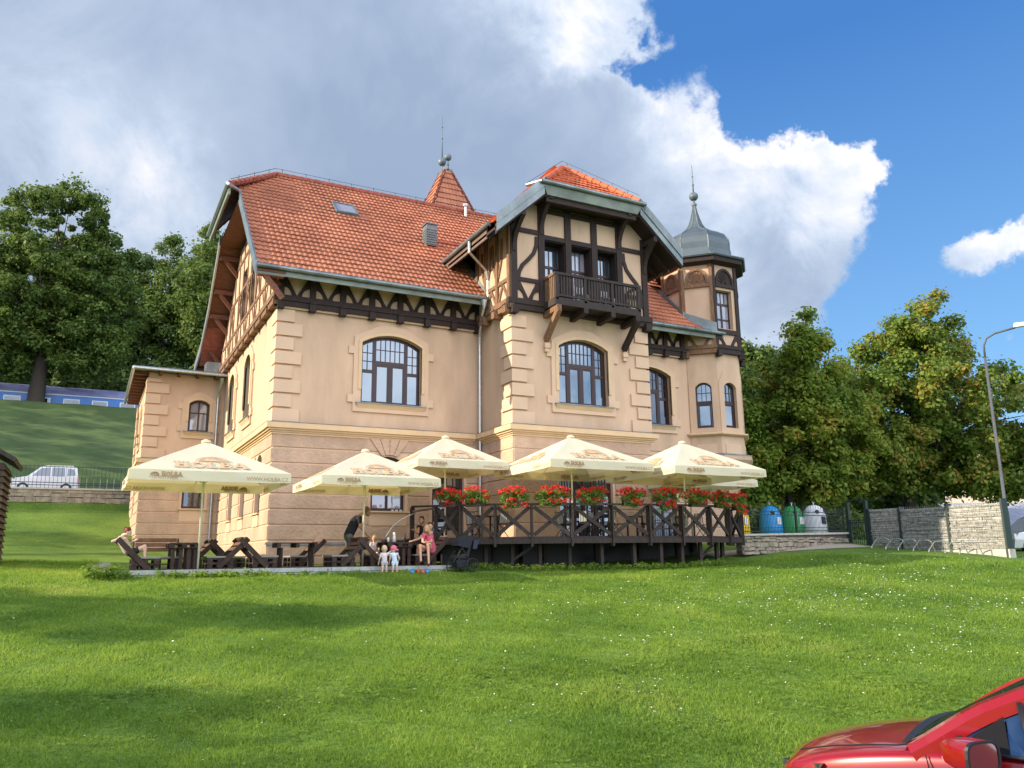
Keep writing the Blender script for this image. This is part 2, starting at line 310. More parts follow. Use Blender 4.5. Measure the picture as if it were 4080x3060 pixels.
xs = np.unique(np.concatenate([np.linspace(-400, -40, 14), np.arange(-40, 70, .8), np.linspace(70, 900, 20)]))
ys = np.unique(np.concatenate([np.linspace(-60, -4, 8), np.arange(-4, 30, .6), np.arange(30, 100, .8), np.linspace(100, 1500, 20)]))
tag(grid_sheet('ground', xs, ys, ter, M['lawn']), kind='structure')
M['gravel'] = mat('gravel_path', (.36, .31, .24), .95, .25, 25, .5, 60)
M['asphalt'] = mat('asphalt', (.055, .055, .058), .9, .2, 20, .3, 80)
M['paving'] = mat('grey_paving', (.24, .235, .225), .9, .15, 5, .2, 40)
tag(grid_sheet('road', np.arange(-60, 12, 1.), np.arange(53, 58.6, .7), lambda x, y: ter(x, y)+.02, M['asphalt']), kind='structure')
tag(grid_sheet('path', np.arange(21.5, 30.8, .5), np.arange(24.6, 26.1, .25), lambda x, y: ter(x, y+(x-21.5)*.0)+.02, M['gravel']), kind='structure')
tag(grid_sheet('pavement', np.arange(.15, .8, .1), np.arange(24.4, 31, .3), lambda x, y: ter(x, y)+.025, M['paving']), kind='structure')
tag(grid_sheet('car_park', np.arange(1.0, 16, .7), np.arange(-8, 6.5, .6), lambda x, y: ter(x, y)+.02, M['asphalt']), kind='structure')

# ================================================================= the house
HX, HY = 5.5, 28.94
villa = empty('villa', (HX, HY, 2.0), 'large ochre villa with red tiled half-hipped roofs, dark timber framing, balcony and domed corner turret', 'house')
def FR(Y): return lambda u, w, d: (u, Y-d, w)
def FL(X): return lambda u, w, d: (X-d, u, w)
def FA(ox, oy, ang):                                   # vertical plane through (ox,oy), horizontal direction at ang degrees
    c, s = math.cos(R(ang)), math.sin(R(ang)); return lambda u, w, d: (ox+u*c+d*s, oy+u*s-d*c, w)
A_, B_, L_, X_ = FR(28.94), FR(26.0), FL(5.5), FR(42.0)
BL_ = FL(13.56)
def arch(u0, u1, w0, ws, cr, n=12):
    if cr <= ws+.01: return [(u0, w0), (u1, w0), (u1, ws), (u0, ws)]
    h = (u1-u0)/2; s = cr-ws; rad = (h*h+s*s)/(2*s); c = (u0+u1)/2; a = math.asin(min(1, h/rad)); pts = [(u0, w0), (u1, w0)]
    for i in range(n+1):
        t = a-2*a*i/n; pts.append((c+rad*math.sin(t), cr-rad+rad*math.cos(t)))
    return pts
def archw(u, u0, u1, ws, cr):
    if cr <= ws+.01: return ws
    h = (u1-u0)/2; s = cr-ws; rad = (h*h+s*s)/(2*s); c = (u0+u1)/2; return cr-rad+math.sqrt(max(0, rad*rad-(u-c)**2))
def inset(o, c, k):                                    # shrink an outline by k towards the centre point
    r = []
    for i, p in enumerate(o):
        a = o[i-1]; b = o[(i+1) % len(o)]
        t1 = Vector((p[0]-a[0], p[1]-a[1])).normalized(); t2 = Vector((b[0]-p[0], b[1]-p[1])).normalized()
        n = Vector((-(t1.y+t2.y), t1.x+t2.x)); 
        if n.length < 1e-6: n = Vector((-t1.y, t1.x))
        n.normalize(); q = k/max(.5, n.dot(Vector((-t1.y, t1.x)))); r.append((p[0]+n.x*q, p[1]+n.y*q))
    return r
def window(P, u0, u1, w0, ws, cr, style='cross', gm='glass', dep=-.16, fw=.11, parent=villa, grid=(2, 2), curtain=False, tilt=False):
    o = arch(u0, u1, w0, ws, cr); f = MB(); c = ((u0+u1)/2, (w0+ws)/2)
    f.prism(o, [inset(o, c, fw)], P, dep-.05, dep)
    top = lambda u: archw(u, u0, u1, ws, cr)
    def vb(u, a, b, w=.05, dd=.012):
        b = min(b, top(u-w/2), top(u+w/2)); 
        if b > a: f.pbox(P, u-w/2, u+w/2, a, b, dep-.045, dep+dd)
    def hb(w, a, b, t=.05, dd=.009): f.pbox(P, a, b, w-t/2, w+t/2, dep-.045, dep+dd)
    def cell(a, b, lo, hi, nc, nr, t=.028):
        for i in range(1, nc): vb(a+(b-a)*i/nc, lo, hi, t, -.006)
        for j in range(1, nr): hb(lo+(hi-lo)*j/nr, a, b, t, -.009)
    Wd = u1-u0; H = cr-w0
    if style == 'triple':
        a, b = u0+Wd*.235, u1-Wd*.235
        vb(a, w0, cr, .13); vb(b, w0, cr, .13); wt = w0+H*.605; hb(wt, a, b, .16, .015); ws2 = w0+H*.475
        hb(ws2, u0, a, .12); hb(ws2, b, u1, .12); vb((a+b)/2, w0, wt, .12)
        cell(a+.06, b-.06, wt+.08, cr-.08, 6, 2); cell(u0+.08, a-.06, ws2+.06, ws, 2, 3); cell(b+.06, u1-.08, ws2+.06, ws, 2, 3)
        for q0, q1, z0, z1 in ((a+.065, (a+b)/2-.06, w0+.08, wt-.08), ((a+b)/2+.06, b-.065, w0+.08, wt-.08)):
            f.prism([(q0, z0), (q1, z0), (q1, z1), (q0, z1)], [[(q0+.05, z0+.05), (q0+.05, z1-.05), (q1-.05, z1-.05), (q1-.05, z0+.05)]], P, dep-.04, dep+.006)
        hb(w0+.04, u0, u1, .1, .02)
    elif style == 'six':
        wt = w0+H*.56; hb(wt, u0, u1, .16, .012); hb(wt-.09, u0+.08, u1-.08, .04, .02); cell(u0+fw, u1-fw, wt+.08, cr-.1, 3, 2, .03)
        f.prism([(u0+.08, w0+.08), (u1-.08, w0+.08), (u1-.08, wt-.08), (u0+.08, wt-.08)], [[(u0+.14, w0+.14), (u0+.14, wt-.14), (u1-.14, wt-.14), (u1-.14, w0+.14)]], P, dep-.04, dep+.006)
    elif style == 'cross':
        vb((u0+u1)/2, w0, cr, .08); hb(w0+H*.60, u0, u1, .05)
    elif style == 'two':
        vb((u0+u1)/2, w0, cr, .09)
    elif style == 'door':
        wt = w0+H*.66; hb(wt, u0, u1, .1); vb((u0+u1)/2, w0, wt, .07); cell(u0+fw, u1-fw, wt+.05, cr-fw, 4, 1, .035); hb(w0+.5, u0, u1, .06)
    fo = f.build('window', M['winframe'], parent)
    g = MB(); g.prism(inset(o, c, fw*.5), [], P, 0, dep-.03, walls=False); g.build('pane', M[gm], fo)
    return fo
def surround(P, u0, u1, w0, ws, cr, parent=villa, ears=True, side=.3, sill=True, proud=.07):
    c = (u0+u1)/2; o = arch(u0, u1, w0, ws, cr, 14); e = side+(.2 if ears else 0); H = ws-w0
    lf = [(u0-side, w0-.34)]
    pts = [(side, w0-.34), (side, w0+.0), (e, w0+.0), (e, w0+.29), (side, w0+.29), (side, w0+H*.80), (e, w0+H*.80), (e, w0+H*.80+.29), (side, w0+H*.80+.29), (side-.02, ws+.22)]
    rt = [(u1+a, b) for a, b in pts]+[(c+(u1-c)*.42, cr+.36), (c, cr+.40)]
    outer = rt+[(2*c-a, b) for a, b in rt[::-1][1:]]
    MB().prism(outer, [o], P, .0, proud).build('window_surround', M['trim'], parent)
    ring = arch(u0-.0, u1+.0, w0+.5, ws, cr, 14); big = inset(ring, c, -.12)
    for i in (0, 1): big[i] = (big[i][0], w0+.5)
    k = MB(); n = len(ring)
    for i in range(1, n):                              # moulding round the head and jambs
        j = (i+1) % n; a, b, c2, d = ring[i], ring[j], big[j], big[i]
        k.hexa([P(*a, 0), P(*b, 0), P(*c2, 0), P(*d, 0), P(*a, proud+.05), P(*b, proud+.05), P(*c2, proud+.03), P(*d, proud+.03)])
    k.build('arch_moulding', M['cornice'], parent)
    if sill:
        s = MB(); s.pbox(P, u0-.2, u1+.2, w0-.035, w0, -.1, .20); s.build('zinc_sill', M['zinc'], parent)
        s = MB(); s.hexa([P(u0-.1, w0-.22, 0), P(u1+.1, w0-.22, 0), P(u1+.1, w0-.22, .06), P(u0-.1, w0-.22, .06), P(u0-.17, w0-.037, 0), P(u1+.17, w0-.037, 0), P(u1+.17, w0-.037, .17), P(u0-.17, w0-.037, .17)])
        s.build('window_sill', M['cornice'], parent)
def wall(P, outer, holes, m, name='wall', rev=.30, parent=villa):
    b = MB(); b.prism(outer, holes, P, 0, 0, walls=False)
    for h in holes:
        for i in range(len(h)):
            p, q = h[i], h[(i+1) % len(h)]; b.add([P(*p, 0), P(*q, 0), P(*q, -rev), P(*p, -rev)], [(0, 1, 2, 3)])
    return b.build(name, m, parent)
def rect(u0, u1, w0, w1): return [(u0, w0), (u1, w0), (u1, w1), (u0, w1)]
ZB, ZL, ZT = .8, 6.30, 10.80                            # foot, string course, underside of the timber
# ---- main front (left wing)
wA = (8.62, 11.03, 7.33, 9.66, 10.02); wB = (15.50, 17.78, 7.31, 9.58, 9.92); wC = (20.82, 23.23, 7.36, 9.66, 10.0)
wall(A_, rect(5.5, 13.56, ZL, 12.1), [arch(*wA)], M['stucco']); surround(A_, *wA); window(A_, *wA, style='triple')
wall(B_, rect(13.56, 19.72, ZL, 10.9), [arch(*wB)], M['stucco']); surround(B_, *wB); window(B_, *wB, style='triple')
wall(A_, rect(19.72, 24.31, ZL-.4, 12.1), [arch(*wC)], M['stucco']); surround(A_, *wC); window(A_, *wC, style='triple', gm='glass_d')
wall(BL_, rect(26.0, 28.94, ZL, 10.9), [], M['stucco']); wall(FL(19.72), rect(26.0, 28.94, ZL, 12), [], M['stucco'])
# ---- lower storey: rough banded plaster with grooves
def lower(P, u0, u1, zs, openings, m=M['rough'], ztop=ZL, zbot=ZB, arches=()):
    hs = [arch(*o) for o in openings]; cover = rect(u0, u1, zbot, ztop)
    wall(P, cover, hs, M['trim'], 'lower_wall', .34)
    b = MB(); g = .022
    for i in range(len(zs)-1):
        a, c = zs[i]+g, zs[i+1]-g
        cuts = sorted([(o[0]-.12, o[1]+.12) for o in openings if o[2]-.25 < (a+c)/2 < o[4]+.22]); x = u0-.001
        for s, e in cuts+[(u1+.001, u1+.001)]:
            if s-x > .05: b.hexa([P(x, a, 0), P(s, a, 0), P(s, a+.02, .038), P(x, a+.02, .038), P(x, c, 0), P(s, c, 0), P(s, c-.02, .038), P(x, c-.02, .038)])
            x = max(x, e)
    b.build('banded_plaster', m, villa)
zs = [.9, 1.18, 1.71, 2.26]+[2.26+.54*i for i in range(1, 8)]; zs[-1] = 6.02
A0 = (9.12, 10.45, 3.33, 5.05, 5.35); AD = (11.55, 12.87, 2.26, 5.0, 5.0)
lower(A_, 5.5, 13.56, zs, [A0, AD]); window(A_, *A0, style='two', gm='glass_c'); window(A_, *AD, style='door', gm='glass_d')
MB().pbox(A_, 8.97, 10.6, 3.27, 3.33, -.1, .14).build('window_sill', M['cornice'], villa); MB().pbox(A_, 9.07, 10.5, 2.80, 3.25, 0, .045).build('apron_panel', M['trim'], villa)
B0 = (15.45, 17.85, 2.26, 5.0, 5.3); lower(B_, 13.56, 19.72, zs, [B0])
window(B_, 15.45, 16.13, 2.26, 5.0, 5.0, style='door', gm='glass_c'); window(B_, 17.1, 17.85, 2.26, 5.0, 5.0, style='door', gm='glass'); window(B_, 16.16, 17.07, 2.26, 5.0, 5.0, style='two', gm='glass_d')
C0 = (21.9, 23.3, 2.26, 4.9, 4.9); lower(A_, 19.72, 27.0, zs, [C0], ztop=6.0); window(A_, *C0, style='door', gm='glass_d')
lower(BL_, 26.0, 28.94, zs, []); lower(FL(19.72), 26.0, 28.94, zs, [])
GL = [(30.75, 31.9, 3.30, 5.2, 5.5), (34.15, 35.35, 3.30, 5.2, 5.5), (37.3, 38.5, 3.30, 5.2, 5.5)]
lower(L_, 28.94, 44, zs, GL)
for g in GL:
    window(L_, *g, style='two', gm='glass_c'); MB().pbox(L_, g[0]-.15, g[1]+.15, 3.25, 3.30, -.1, .12).build('window_sill', M['cornice'], villa); MB().pbox(L_, g[0], g[1], 2.82, 3.23, 0, .05).build('apron_panel', M['trim'], villa)
for uc in (9.8,):                                       # voussoirs over the low arched window
    for k in (-1.5, -.5, .5, 1.5):
        b = MB(); x0, x1 = uc+k*.16-.075, uc+k*.16+.075; y0, y1 = uc+k*.40-.185, uc+k*.40+.185
        b.hexa([A_(x0, 5.42-abs(k)*.03, .05), A_(x1, 5.42-abs(k)*.03, .05), A_(x1, 5.42-abs(k)*.03, .085), A_(x0, 5.42-abs(k)*.03, .085), A_(y0, 6.02, .05), A_(y1, 6.02, .05), A_(y1, 6.02, .085), A_(y0, 6.02, .085)]); b.build('voussoir', M['rough'], villa)
# left gable upper storey
gw = [(33.9, 35.45, 7.38, 9.75, 10.15), (38.1, 39.65, 7.38, 9.75, 10.15), (30.0, 30.01, 8, 8.01, 8.01)][:2]
wall(L_, rect(28.94, 44, ZL, 10.9), [arch(*g) for g in gw], M['stucco'], rev=.35)
for g in gw: surround(L_, *g, side=.26, ears=True); window(L_, *g, style='cross', gm='glass_d', dep=-.28)
# string course with zinc flashing
def course(P, u0, u1, z0=5.98, e0=0, e1=0):
    c = MB()
    for a, b, d in ((0, .07, .07), (.07, .13, .12), (.13, .20, .19), (.20, .40, .27)):
        c.pbox(P, u0-e0*d, u1+e1*d, z0+a, z0+b, -.02, d)
    c.build('string_course', M['cornice'], villa)
    MB().hexa([P(u0-e0*.285, z0+.402, -.03), P(u1+e1*.285, z0+.402, -.03), P(u1+e1*.285, z0+.402, .285), P(u0-e0*.285, z0+.402, .285), P(u0, z0+.47, -.03), P(u1, z0+.47, -.03), P(u1, z0+.44, .16), P(u0, z0+.44, .16)]).build('flashing', M['zinc'], villa)
course(A_, 5.5, 13.27, e0=1); course(B_, 13.56, 19.72, e0=1, e1=1); course(L_, 28.94, 41.99); course(BL_, 26.0, 28.66); course(A_, 19.72, 24.3, z0=5.72)
course(FL(19.72+.0), 26.0, 28.94)
# quoins
def quoins(Pa, ua, sa, Pb, ub, sb, z0=6.44, n=8, p=.527, big=.86, sml=.56, ztop=10.75, m='trim'):
    for i in range(n):
        z = z0+i*p; h = min(p-.075, ztop-z); w1 = big if i % 2 == 0 else sml
        if h < .1: continue
        b = MB(); b.pbox(Pa, *sorted((ua-sa*.085, ua+sa*w1)), z, z+h, 0, .085)
        if Pb: b.pbox(Pb, *sorted((ub, ub+sb*(sml if i % 2 == 0 else big))), z, z+h, 0, .085)
        b.build('quoin', M[m], villa)
quoins(A_, 5.5, 1, L_, 28.94, 1); quoins(B_, 13.56, 1, BL_, 26.0, 1); quoins(B_, 19.72, -1, None, 0, 0)
MB().box(5.42, 13.5, 28.86, 28.94, 2.12, 2.2).build('base_flashing', M['zinc'], villa)
# ---- timber friezes
PF = .20
def brace(b, P, u, z, s, h, w=.50, d0=0, d1=.06):       # curved foot brace beside a post
    pts = [(u+s*.0, z+h), (u+s*.11, z+h), (u+s*w, z), (u+s*(w-.20), z)]
    for i in range(1, 6):
        t = math.pi/2*i/6; pts.append((u+s*(w-.20)*math.cos(t), z+h*.52*math.sin(t)))
    pts.append((u, z+h*.52))
    if s < 0: pts = pts[::-1]
    b.prism(pts, [], P, d0, d1)
def frieze(P, u0, u1, posts, zt=11.76, heads=True, w=.5, ends=(1, 1), wallback=True):
    if wallback: wall(P, rect(u0, u1, 10.6, 12.1), [], M['stucco'], 'infill_panel')
    b = MB(); b.pbox(P, u0-.1, u1, 10.68, 10.86, -.15, .10); b.pbox(P, u0-.12, u1, 10.865, 11.07, -.15, .15)
    b.build('wall_plate', M['timber'], villa)
    b = MB()
    for u in posts:
        b.pbox(P, u-.105, u+.105, 11.07, 12.0, 0, .13)
        if u-u0 > .4: brace(b, P, u-.10, 11.07, -1, zt-11.07, w)
        if u1-u > .4: brace(b, P, u+.10, 11.07, 1, zt-11.07, w)
    b.build('frieze_timbers', M['timber'], villa)
    if heads:
        for u in posts:
            MB().pbox(P, u-.12, u+.12, 10.55, 10.83, -.1, .20).pbox(P, u-.11, u+.11, 10.83, 10.89, .09, .24).build('beam_end', M['timber'], villa); MB().pbox(P, u-.09, u+.09, 11.70, 11.85, .1, .6).build('rafter_head', M['timber'], villa)
pA = FR(28.94-.12); pL = FL(5.5-.12); pB = FR(26-.12); pBL = FL(13.56-.12)
frieze(pA, 5.38, 13.5, [5.5, 6.66, 7.80, 8.94, 10.08, 11.2, 12.32, 13.4])
frieze(pA, 19.8, 24.3, [20.1, 21.1, 22.0, 22.95, 23.95])
# gable timber (left)
def gz(y): return 11.62+.95*(y-27.85) if y < 35.7 else max(19.07-.95*(y-35.7), 11.5)
gpoly = [(28.82, 10.9), (43.0, 10.9), (43.0, 11.9), (38.5, 16.1), (33.0, 16.1), (28.82, 12.1)]
gwin = [(33.9, 35.2, 12.25, 14.6, 14.6), (36.1, 37.4, 12.25, 14.6, 14.6)]
wall(pL, gpoly, [rect(*g[:4]) for g in gwin], M['stucco'], 'gable_infill', rev=.3)
for g in gwin: window(pL, *g, style='cross', gm='glass_d', dep=-.2)
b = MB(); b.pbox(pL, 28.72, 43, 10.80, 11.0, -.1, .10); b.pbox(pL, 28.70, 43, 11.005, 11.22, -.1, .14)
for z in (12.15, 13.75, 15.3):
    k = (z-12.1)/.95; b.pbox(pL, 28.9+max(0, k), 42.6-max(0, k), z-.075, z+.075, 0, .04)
b.build('gable_rail', M['timber_lit'], villa)
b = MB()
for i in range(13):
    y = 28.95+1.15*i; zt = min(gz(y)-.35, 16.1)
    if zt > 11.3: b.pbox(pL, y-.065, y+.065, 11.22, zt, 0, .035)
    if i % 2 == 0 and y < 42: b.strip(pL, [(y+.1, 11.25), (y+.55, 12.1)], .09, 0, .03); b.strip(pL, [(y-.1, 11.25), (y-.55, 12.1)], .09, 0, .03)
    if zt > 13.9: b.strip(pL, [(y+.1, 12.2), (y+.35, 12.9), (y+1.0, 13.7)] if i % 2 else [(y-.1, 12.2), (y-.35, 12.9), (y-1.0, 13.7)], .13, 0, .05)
b.build('gable_timbers', M['timber_lit'], villa)
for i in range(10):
    y = 28.82+1.32*i; MB().pbox(pL, y-.11, y+.11, 10.68, 10.93, -.1, .16).pbox(pL, y-.11, y+.11, 10.93, 10.96, 0, .19).build('beam_end', M['timber_lit'], villa)
# ---- bay upper timber storey
bu = [(13.44, 10.9), (19.84, 10.9), (19.84, 14.75), (18.95, 15.45), (14.45, 15.45), (13.44, 14.75)]
bo = [(14.92, 15.88, 11.15, 13.80), (16.15, 17.12, 11.15, 13.80), (17.39, 18.34, 11.15, 13.80)]
wall(pB, bu, [rect(*o) for o in bo], M['stucco'], 'bay_infill', rev=.5)
for i, o in enumerate(bo): window(pB, o[0], o[1], o[2], o[3]-.05, o[3]-.05, style='door', gm=('glass', 'glass_c', 'glass')[i], dep=-.42, fw=.06)
for a, c, lo, hi in bo:
    j = MB(); P = pB
    j.pbox(P, a, a+.03, lo, hi, -.5, .01).pbox(P, c-.03, c, lo, hi, -.5, .01).pbox(P, a+.03, c-.03, hi-.04, hi, -.5, .01); j.build('door_jamb', M['timber'], villa)
b = MB()
for a, c in ((13.44, 13.70), (14.66, 14.92), (15.88, 16.15), (17.12, 17.39), (18.34, 18.60), (19.58, 19.84)): b.pbox(pB, a, c, 11.2, 15.3 if 14 < a < 18.5 else 14.6, 0, .09)
b.pbox(pB, 14.92, 18.34, 13.80, 13.99, 0, .075); b.pbox(pB, 14.66, 18.6, 14.93, 15.12, 0, .1)
for a, c in ((13.70, 14.66), (18.60, 19.58)): b.pbox(pB, a, c, 13.94, 14.12, 0, .07); b.pbox(pB, a, c, 11.93, 12.09, 0, .07)
S_ = [(14.6, 13.85), (14.58, 13.5), (14.45, 13.15), (14.2, 12.85), (13.95, 12.6), (13.8, 12.3), (13.74, 12.0)]
b.strip(pB, S_, .15, 0, .06); b.strip(pB, [(33.28-u, w) for u, w in S_][::-1], .15, 0, .06)
for u, s in ((13.70, 1), (14.66, -1), (18.6, 1), (19.58, -1)): brace(b, pB, u, 11.22, s, .74, .5)
b.pbox(pB, 13.30, 19.98, 10.80, 11.0, -.1, .09); b.pbox(pB, 13.30, 19.98, 11.005, 11.22, -.1, .13)
b.build('bay_timbers', M['timber'], villa)
for u in (13.55, 19.72): MB().pbox(pB, u-.14, u+.14, 10.62, 10.92, -.1, .22).build('beam_end', M['timber'], villa)
for u in (14.79, 18.47, 13.57, 19.71):                  # long eave brackets
    z = 15.25 if 14 < u < 19 else 14.35
    b = MB(); n = 6
    for i in range(n):
        t0, t1 = i/n, (i+1)/n; q = lambda t: (26-.14-.85*t**1.8, z-1.25+1.25*t**.75)
        (y0, z0), (y1, z1) = q(t0), q(t1); b.beam((u, y0, z0), (u, y1, z1), .17, .2, up=(0, -1, .3))
    b.beam((u, 25.9, z), (u, 24.95, z), .18, .2); b.build('eave_bracket', M['timber'], villa)
# bay left flank
wall(pBL, [(25.88, 10.9), (28.94, 10.9), (28.94, 14.8), (25.88, 14.8)], [], M['stucco'], 'bay_flank_infill')
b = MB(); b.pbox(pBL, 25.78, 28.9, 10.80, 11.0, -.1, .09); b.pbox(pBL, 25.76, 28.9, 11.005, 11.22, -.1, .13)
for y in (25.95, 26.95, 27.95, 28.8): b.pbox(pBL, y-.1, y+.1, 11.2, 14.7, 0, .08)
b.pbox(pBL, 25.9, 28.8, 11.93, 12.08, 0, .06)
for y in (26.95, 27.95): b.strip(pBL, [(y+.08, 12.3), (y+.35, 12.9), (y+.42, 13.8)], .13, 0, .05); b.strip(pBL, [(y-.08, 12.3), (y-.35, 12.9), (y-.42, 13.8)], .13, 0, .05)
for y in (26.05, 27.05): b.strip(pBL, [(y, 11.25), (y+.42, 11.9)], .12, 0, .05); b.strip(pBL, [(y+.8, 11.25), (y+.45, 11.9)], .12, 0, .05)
b.build('bay_flank_timbers', M['timber_lit'], villa)
for y in (26.0, 26.95, 27.95): MB().pbox(pBL, y-.13, y+.13, 10.64, 10.93, -.1, .25).pbox(pBL, y-.12, y+.12, 10.93, 10.98, 0, .29).build('beam_end', M['timber_lit'], villa)
wall(FL(19.84), [(25.88, 10.9), (28.94, 10.9), (28.94, 14.8), (25.88, 14.8)], [], M['stucco'], 'bay_flank_infill')
# ---- balcony
BY = 24.98
MB().box(14.88, 18.78, BY, 25.86, 10.98, 11.10).box(14.86, 18.80, BY-.05, BY+.08, 10.90, 11.18).box(14.84, 14.98, BY, 25.8, 10.90, 11.18).box(18.68, 18.82, BY, 25.8, 10.90, 11.18).build('balcony_floor', M['deckwood'], villa)
bal = MB().box(14.84, 18.82, BY-.06, BY+.07, 12.08, 12.18).box(14.86, 18.8, BY-.03, BY+.04, 11.24, 11.32).box(18.70, 18.82, BY, 25.8, 12.08, 12.18)
for u in (14.93, 16.2, 17.45, 18.72): bal.box(u-.06, u+.06, BY-.05, BY+.06, 11.1, 12.1)
bal = bal.build('balcony_railing', M['deckwood'], villa)
for i in range(30):
    u = 15.02+i*.125
    if min(abs(u-k) for k in (16.2, 17.45)) < .08: continue
    MB().box(u-.038, u+.038, BY-.02, BY+.02, 11.3, 12.08).build('baluster', M['deckwood'], bal)
MB().box(14.84, 14.96, BY+.07, 25.8, 12.08, 12.18).build('side_rail', M['timber_lit'], bal)
for i in range(6):
    y = 25.12+i*.125
    MB().box(14.88, 14.93, y-.035, y+.035, 11.18, 12.08).build('baluster', M['timber_lit'], bal)
for u in (15.0, 16.2, 17.45, 18.62):
    b = MB().beam((u, 26.0, 10.72), (u, 24.92, 10.80), .2, .2)
    if u in (15.0, 18.62): b.beam((u, 24.95, 10.72), (u, 25.97, 9.75), .19, .2)
    b.build('balcony_bracket', M['timber_lit' if u == 15.0 else 'timber'], villa)
    if u in (15.0, 18.62): MB().box(u-.12, u+.12, 25.84, 26, 9.42, 9.62).box(u-.09, u+.09, 25.88, 26, 9.28, 9.42).build('corbel_stone', M['trim'], villa)
for x, y in ((16.3, 25.45), (17.5, 25.4)):
    ch = MB()
    for dx in (-.2, .2):
        for dy in (-.2, .2): ch.box(x+dx-.02, x+dx+.02, y+dy-.02, y+dy+.02, 11.1, 11.52 if dy < 0 else 11.95)
    ch.box(x-.23, x+.23, y-.23, y+.23, 11.52, 11.56).box(x-.22, x+.22, y+.17, y+.22, 11.7, 11.95)
    tag(ch.build('balcony_chair', M['white']), 'white chair on the timber balcony, %s one' % ('left' if x < 17 else 'right'), 'chair', 'white chairs on the balcony')

# ---------------------------------------------------------------- tiled roofs
def tiles(name, F, ul, vl, inside, m='tile', per=.205, row=.41, amp=.032, step=.058, parent=villa):
    V = []; Fc = []; nu = int(ul/per)+1; nv = int(vl/row)+1; prof = [0, .9, 1.0, .35, .0]; off = [0, .22, .5, .8, 1.0]
    for i in range(nv):
        v0, v1 = i*row, (i+1)*row+.02
        for j in range(nu):
            u = j*per
            if not inside(u+per/2, v0+row/2): continue
            b = len(V); jit = random.uniform(-.006, .006)
            for k in range(5):
                h = prof[k]*amp; uu = u+off[k]*per
                V.append(F(uu, v0, step+h+jit)); V.append(F(uu, v1, h+jit)); V.append(F(uu, v0, step+h-.045+jit))
            for k in range(4):
                a = b+k*3; Fc.append((a, a+3, a+4, a+1)); Fc.append((a+2, a+5, a+3, a))
    o = MB(); o.v = [tuple(p) for p in V]; o.f = Fc; return o.build(name, M[m], parent)
def plane_fn(O, U, Vd):
    O, U, Vd = Vector(O), Vector(U).normalized(), Vector(Vd).normalized(); N = U.cross(Vd).normalized()
    if N.z < 0: N = -N
    return (lambda u, v, h: tuple(O+U*u+Vd*v+N*h)), N
def ridge(p0, p1, r=.13, seg=.36, m='tile_d', parent=villa, name='ridge_tiles'):
    p0, p1 = Vector(p0), Vector(p1); L = (p1-p0).length; n = max(1, int(L/seg)); d = (p1-p0)/n; b = MB()
    for i in range(n):
        a = p0+d*i; e = p0+d*(i+1.08); b.tube([a, e], [r*1.12, r*.92], 8)
    return b.build(name, M[m], parent)
RS = .926; ang = math.atan(RS); cu, su = math.cos(ang), math.sin(ang)
EZ, EY, EX = 11.80, 27.85, 4.42
zb = lambda x: 13.85+(x-12.45)*.918 if x < 16.7 else 13.85+(20.95-x)*.918
F1, _ = plane_fn((EX, EY, EZ), (1, 0, 0), (0, cu, su))
def in_main(u, v):
    x = EX+u; z = EZ+v*su; y = EY+v*cu
    if z > 16.8 and (x-3.96) < (z-16.8)/(19.1-16.8)*2.44: return False
    if 13.5 < x < 19.75 and y < 28.9+.1 and z < zb(x): return False
    if 13.56 < x < 19.84 and z < zb(x)-.1: return False
    if x > 24.2 and z < 15: return False
    return y < 35.72
tiles('roof', F1, 20.6, 10.9, in_main)
# under-sheets keep light out
b = MB(); b.add([F1(.05, 0, -.04), F1(20.6, 0, -.04), F1(20.6, 10.7, -.04), F1(2, 10.7, -.04), F1(.05, 7.1, -.04)], [(0, 1, 2, 3, 4)])
b.add([(6.4, 35.7, 19.0), (25, 35.7, 19.0), (25, 44, 11.6), (4.42, 44, 11.6), (4.42, 38.6, 16.6)], [(0, 1, 2, 3, 4)])
b.add([(25, 27.85, 11.6), (25, 44, 11.6), (25, 35.7, 19.0)], [(0, 1, 2)]); b.build('roof_underlay', M['tile_d'], villa)
ridge((6.3, 35.7, 19.12), (24.5, 35.7, 19.12))
# left half hip and verges
HE = (3.96, 32.85, 16.82); HF = (3.96, 38.55, 16.82)
F2, _ = plane_fn(HE, (0, 1, 0), (2.44, 0, 2.28))
tiles('half_hip_roof', F2, 5.7, 3.4, lambda u, v: abs(u-2.85) < 2.85*(1-v/3.34)+.1)
MB().add([F2(0, 0, -.03), F2(5.7, 0, -.03), F2(2.85, 3.3, -.03)], [(0, 1, 2)]).build('hip_underlay', M['tile_d'], villa)
ridge((3.98, 32.85, 16.9), (6.4, 35.7, 19.14)); ridge((3.98, 38.55, 16.9), (6.4, 35.7, 19.14))
MB().hexa([(3.93, 32.8, 16.42), (4.02, 32.8, 16.42), (4.02, 38.6, 16.42), (3.93, 38.6, 16.42), (3.93, 32.8, 16.84), (4.02, 32.8, 16.84), (4.02, 38.6, 16.84), (3.93, 38.6, 16.84)]).build('hip_fascia', M['zinc_g'], villa)
MB().tube([(3.86, 32.6, 16.80), (3.86, 38.7, 16.78)], .08).tube([(3.9, 32.65, 16.8), (4.45, 33.2, 16.82)], .075).build('gutter', M['steel'], villa)
VX = 4.40
def verge_pts(sgn):
    if sgn > 0: return [(27.78, 11.70), (28.5, 12.40), (29.6, 13.42), (31.2, 14.90), (32.9, 16.46)]
    return [(46.2, 11.9), (43.6, 12.55), (41.4, 13.9), (40.2, 15.0), (38.5, 16.6)]
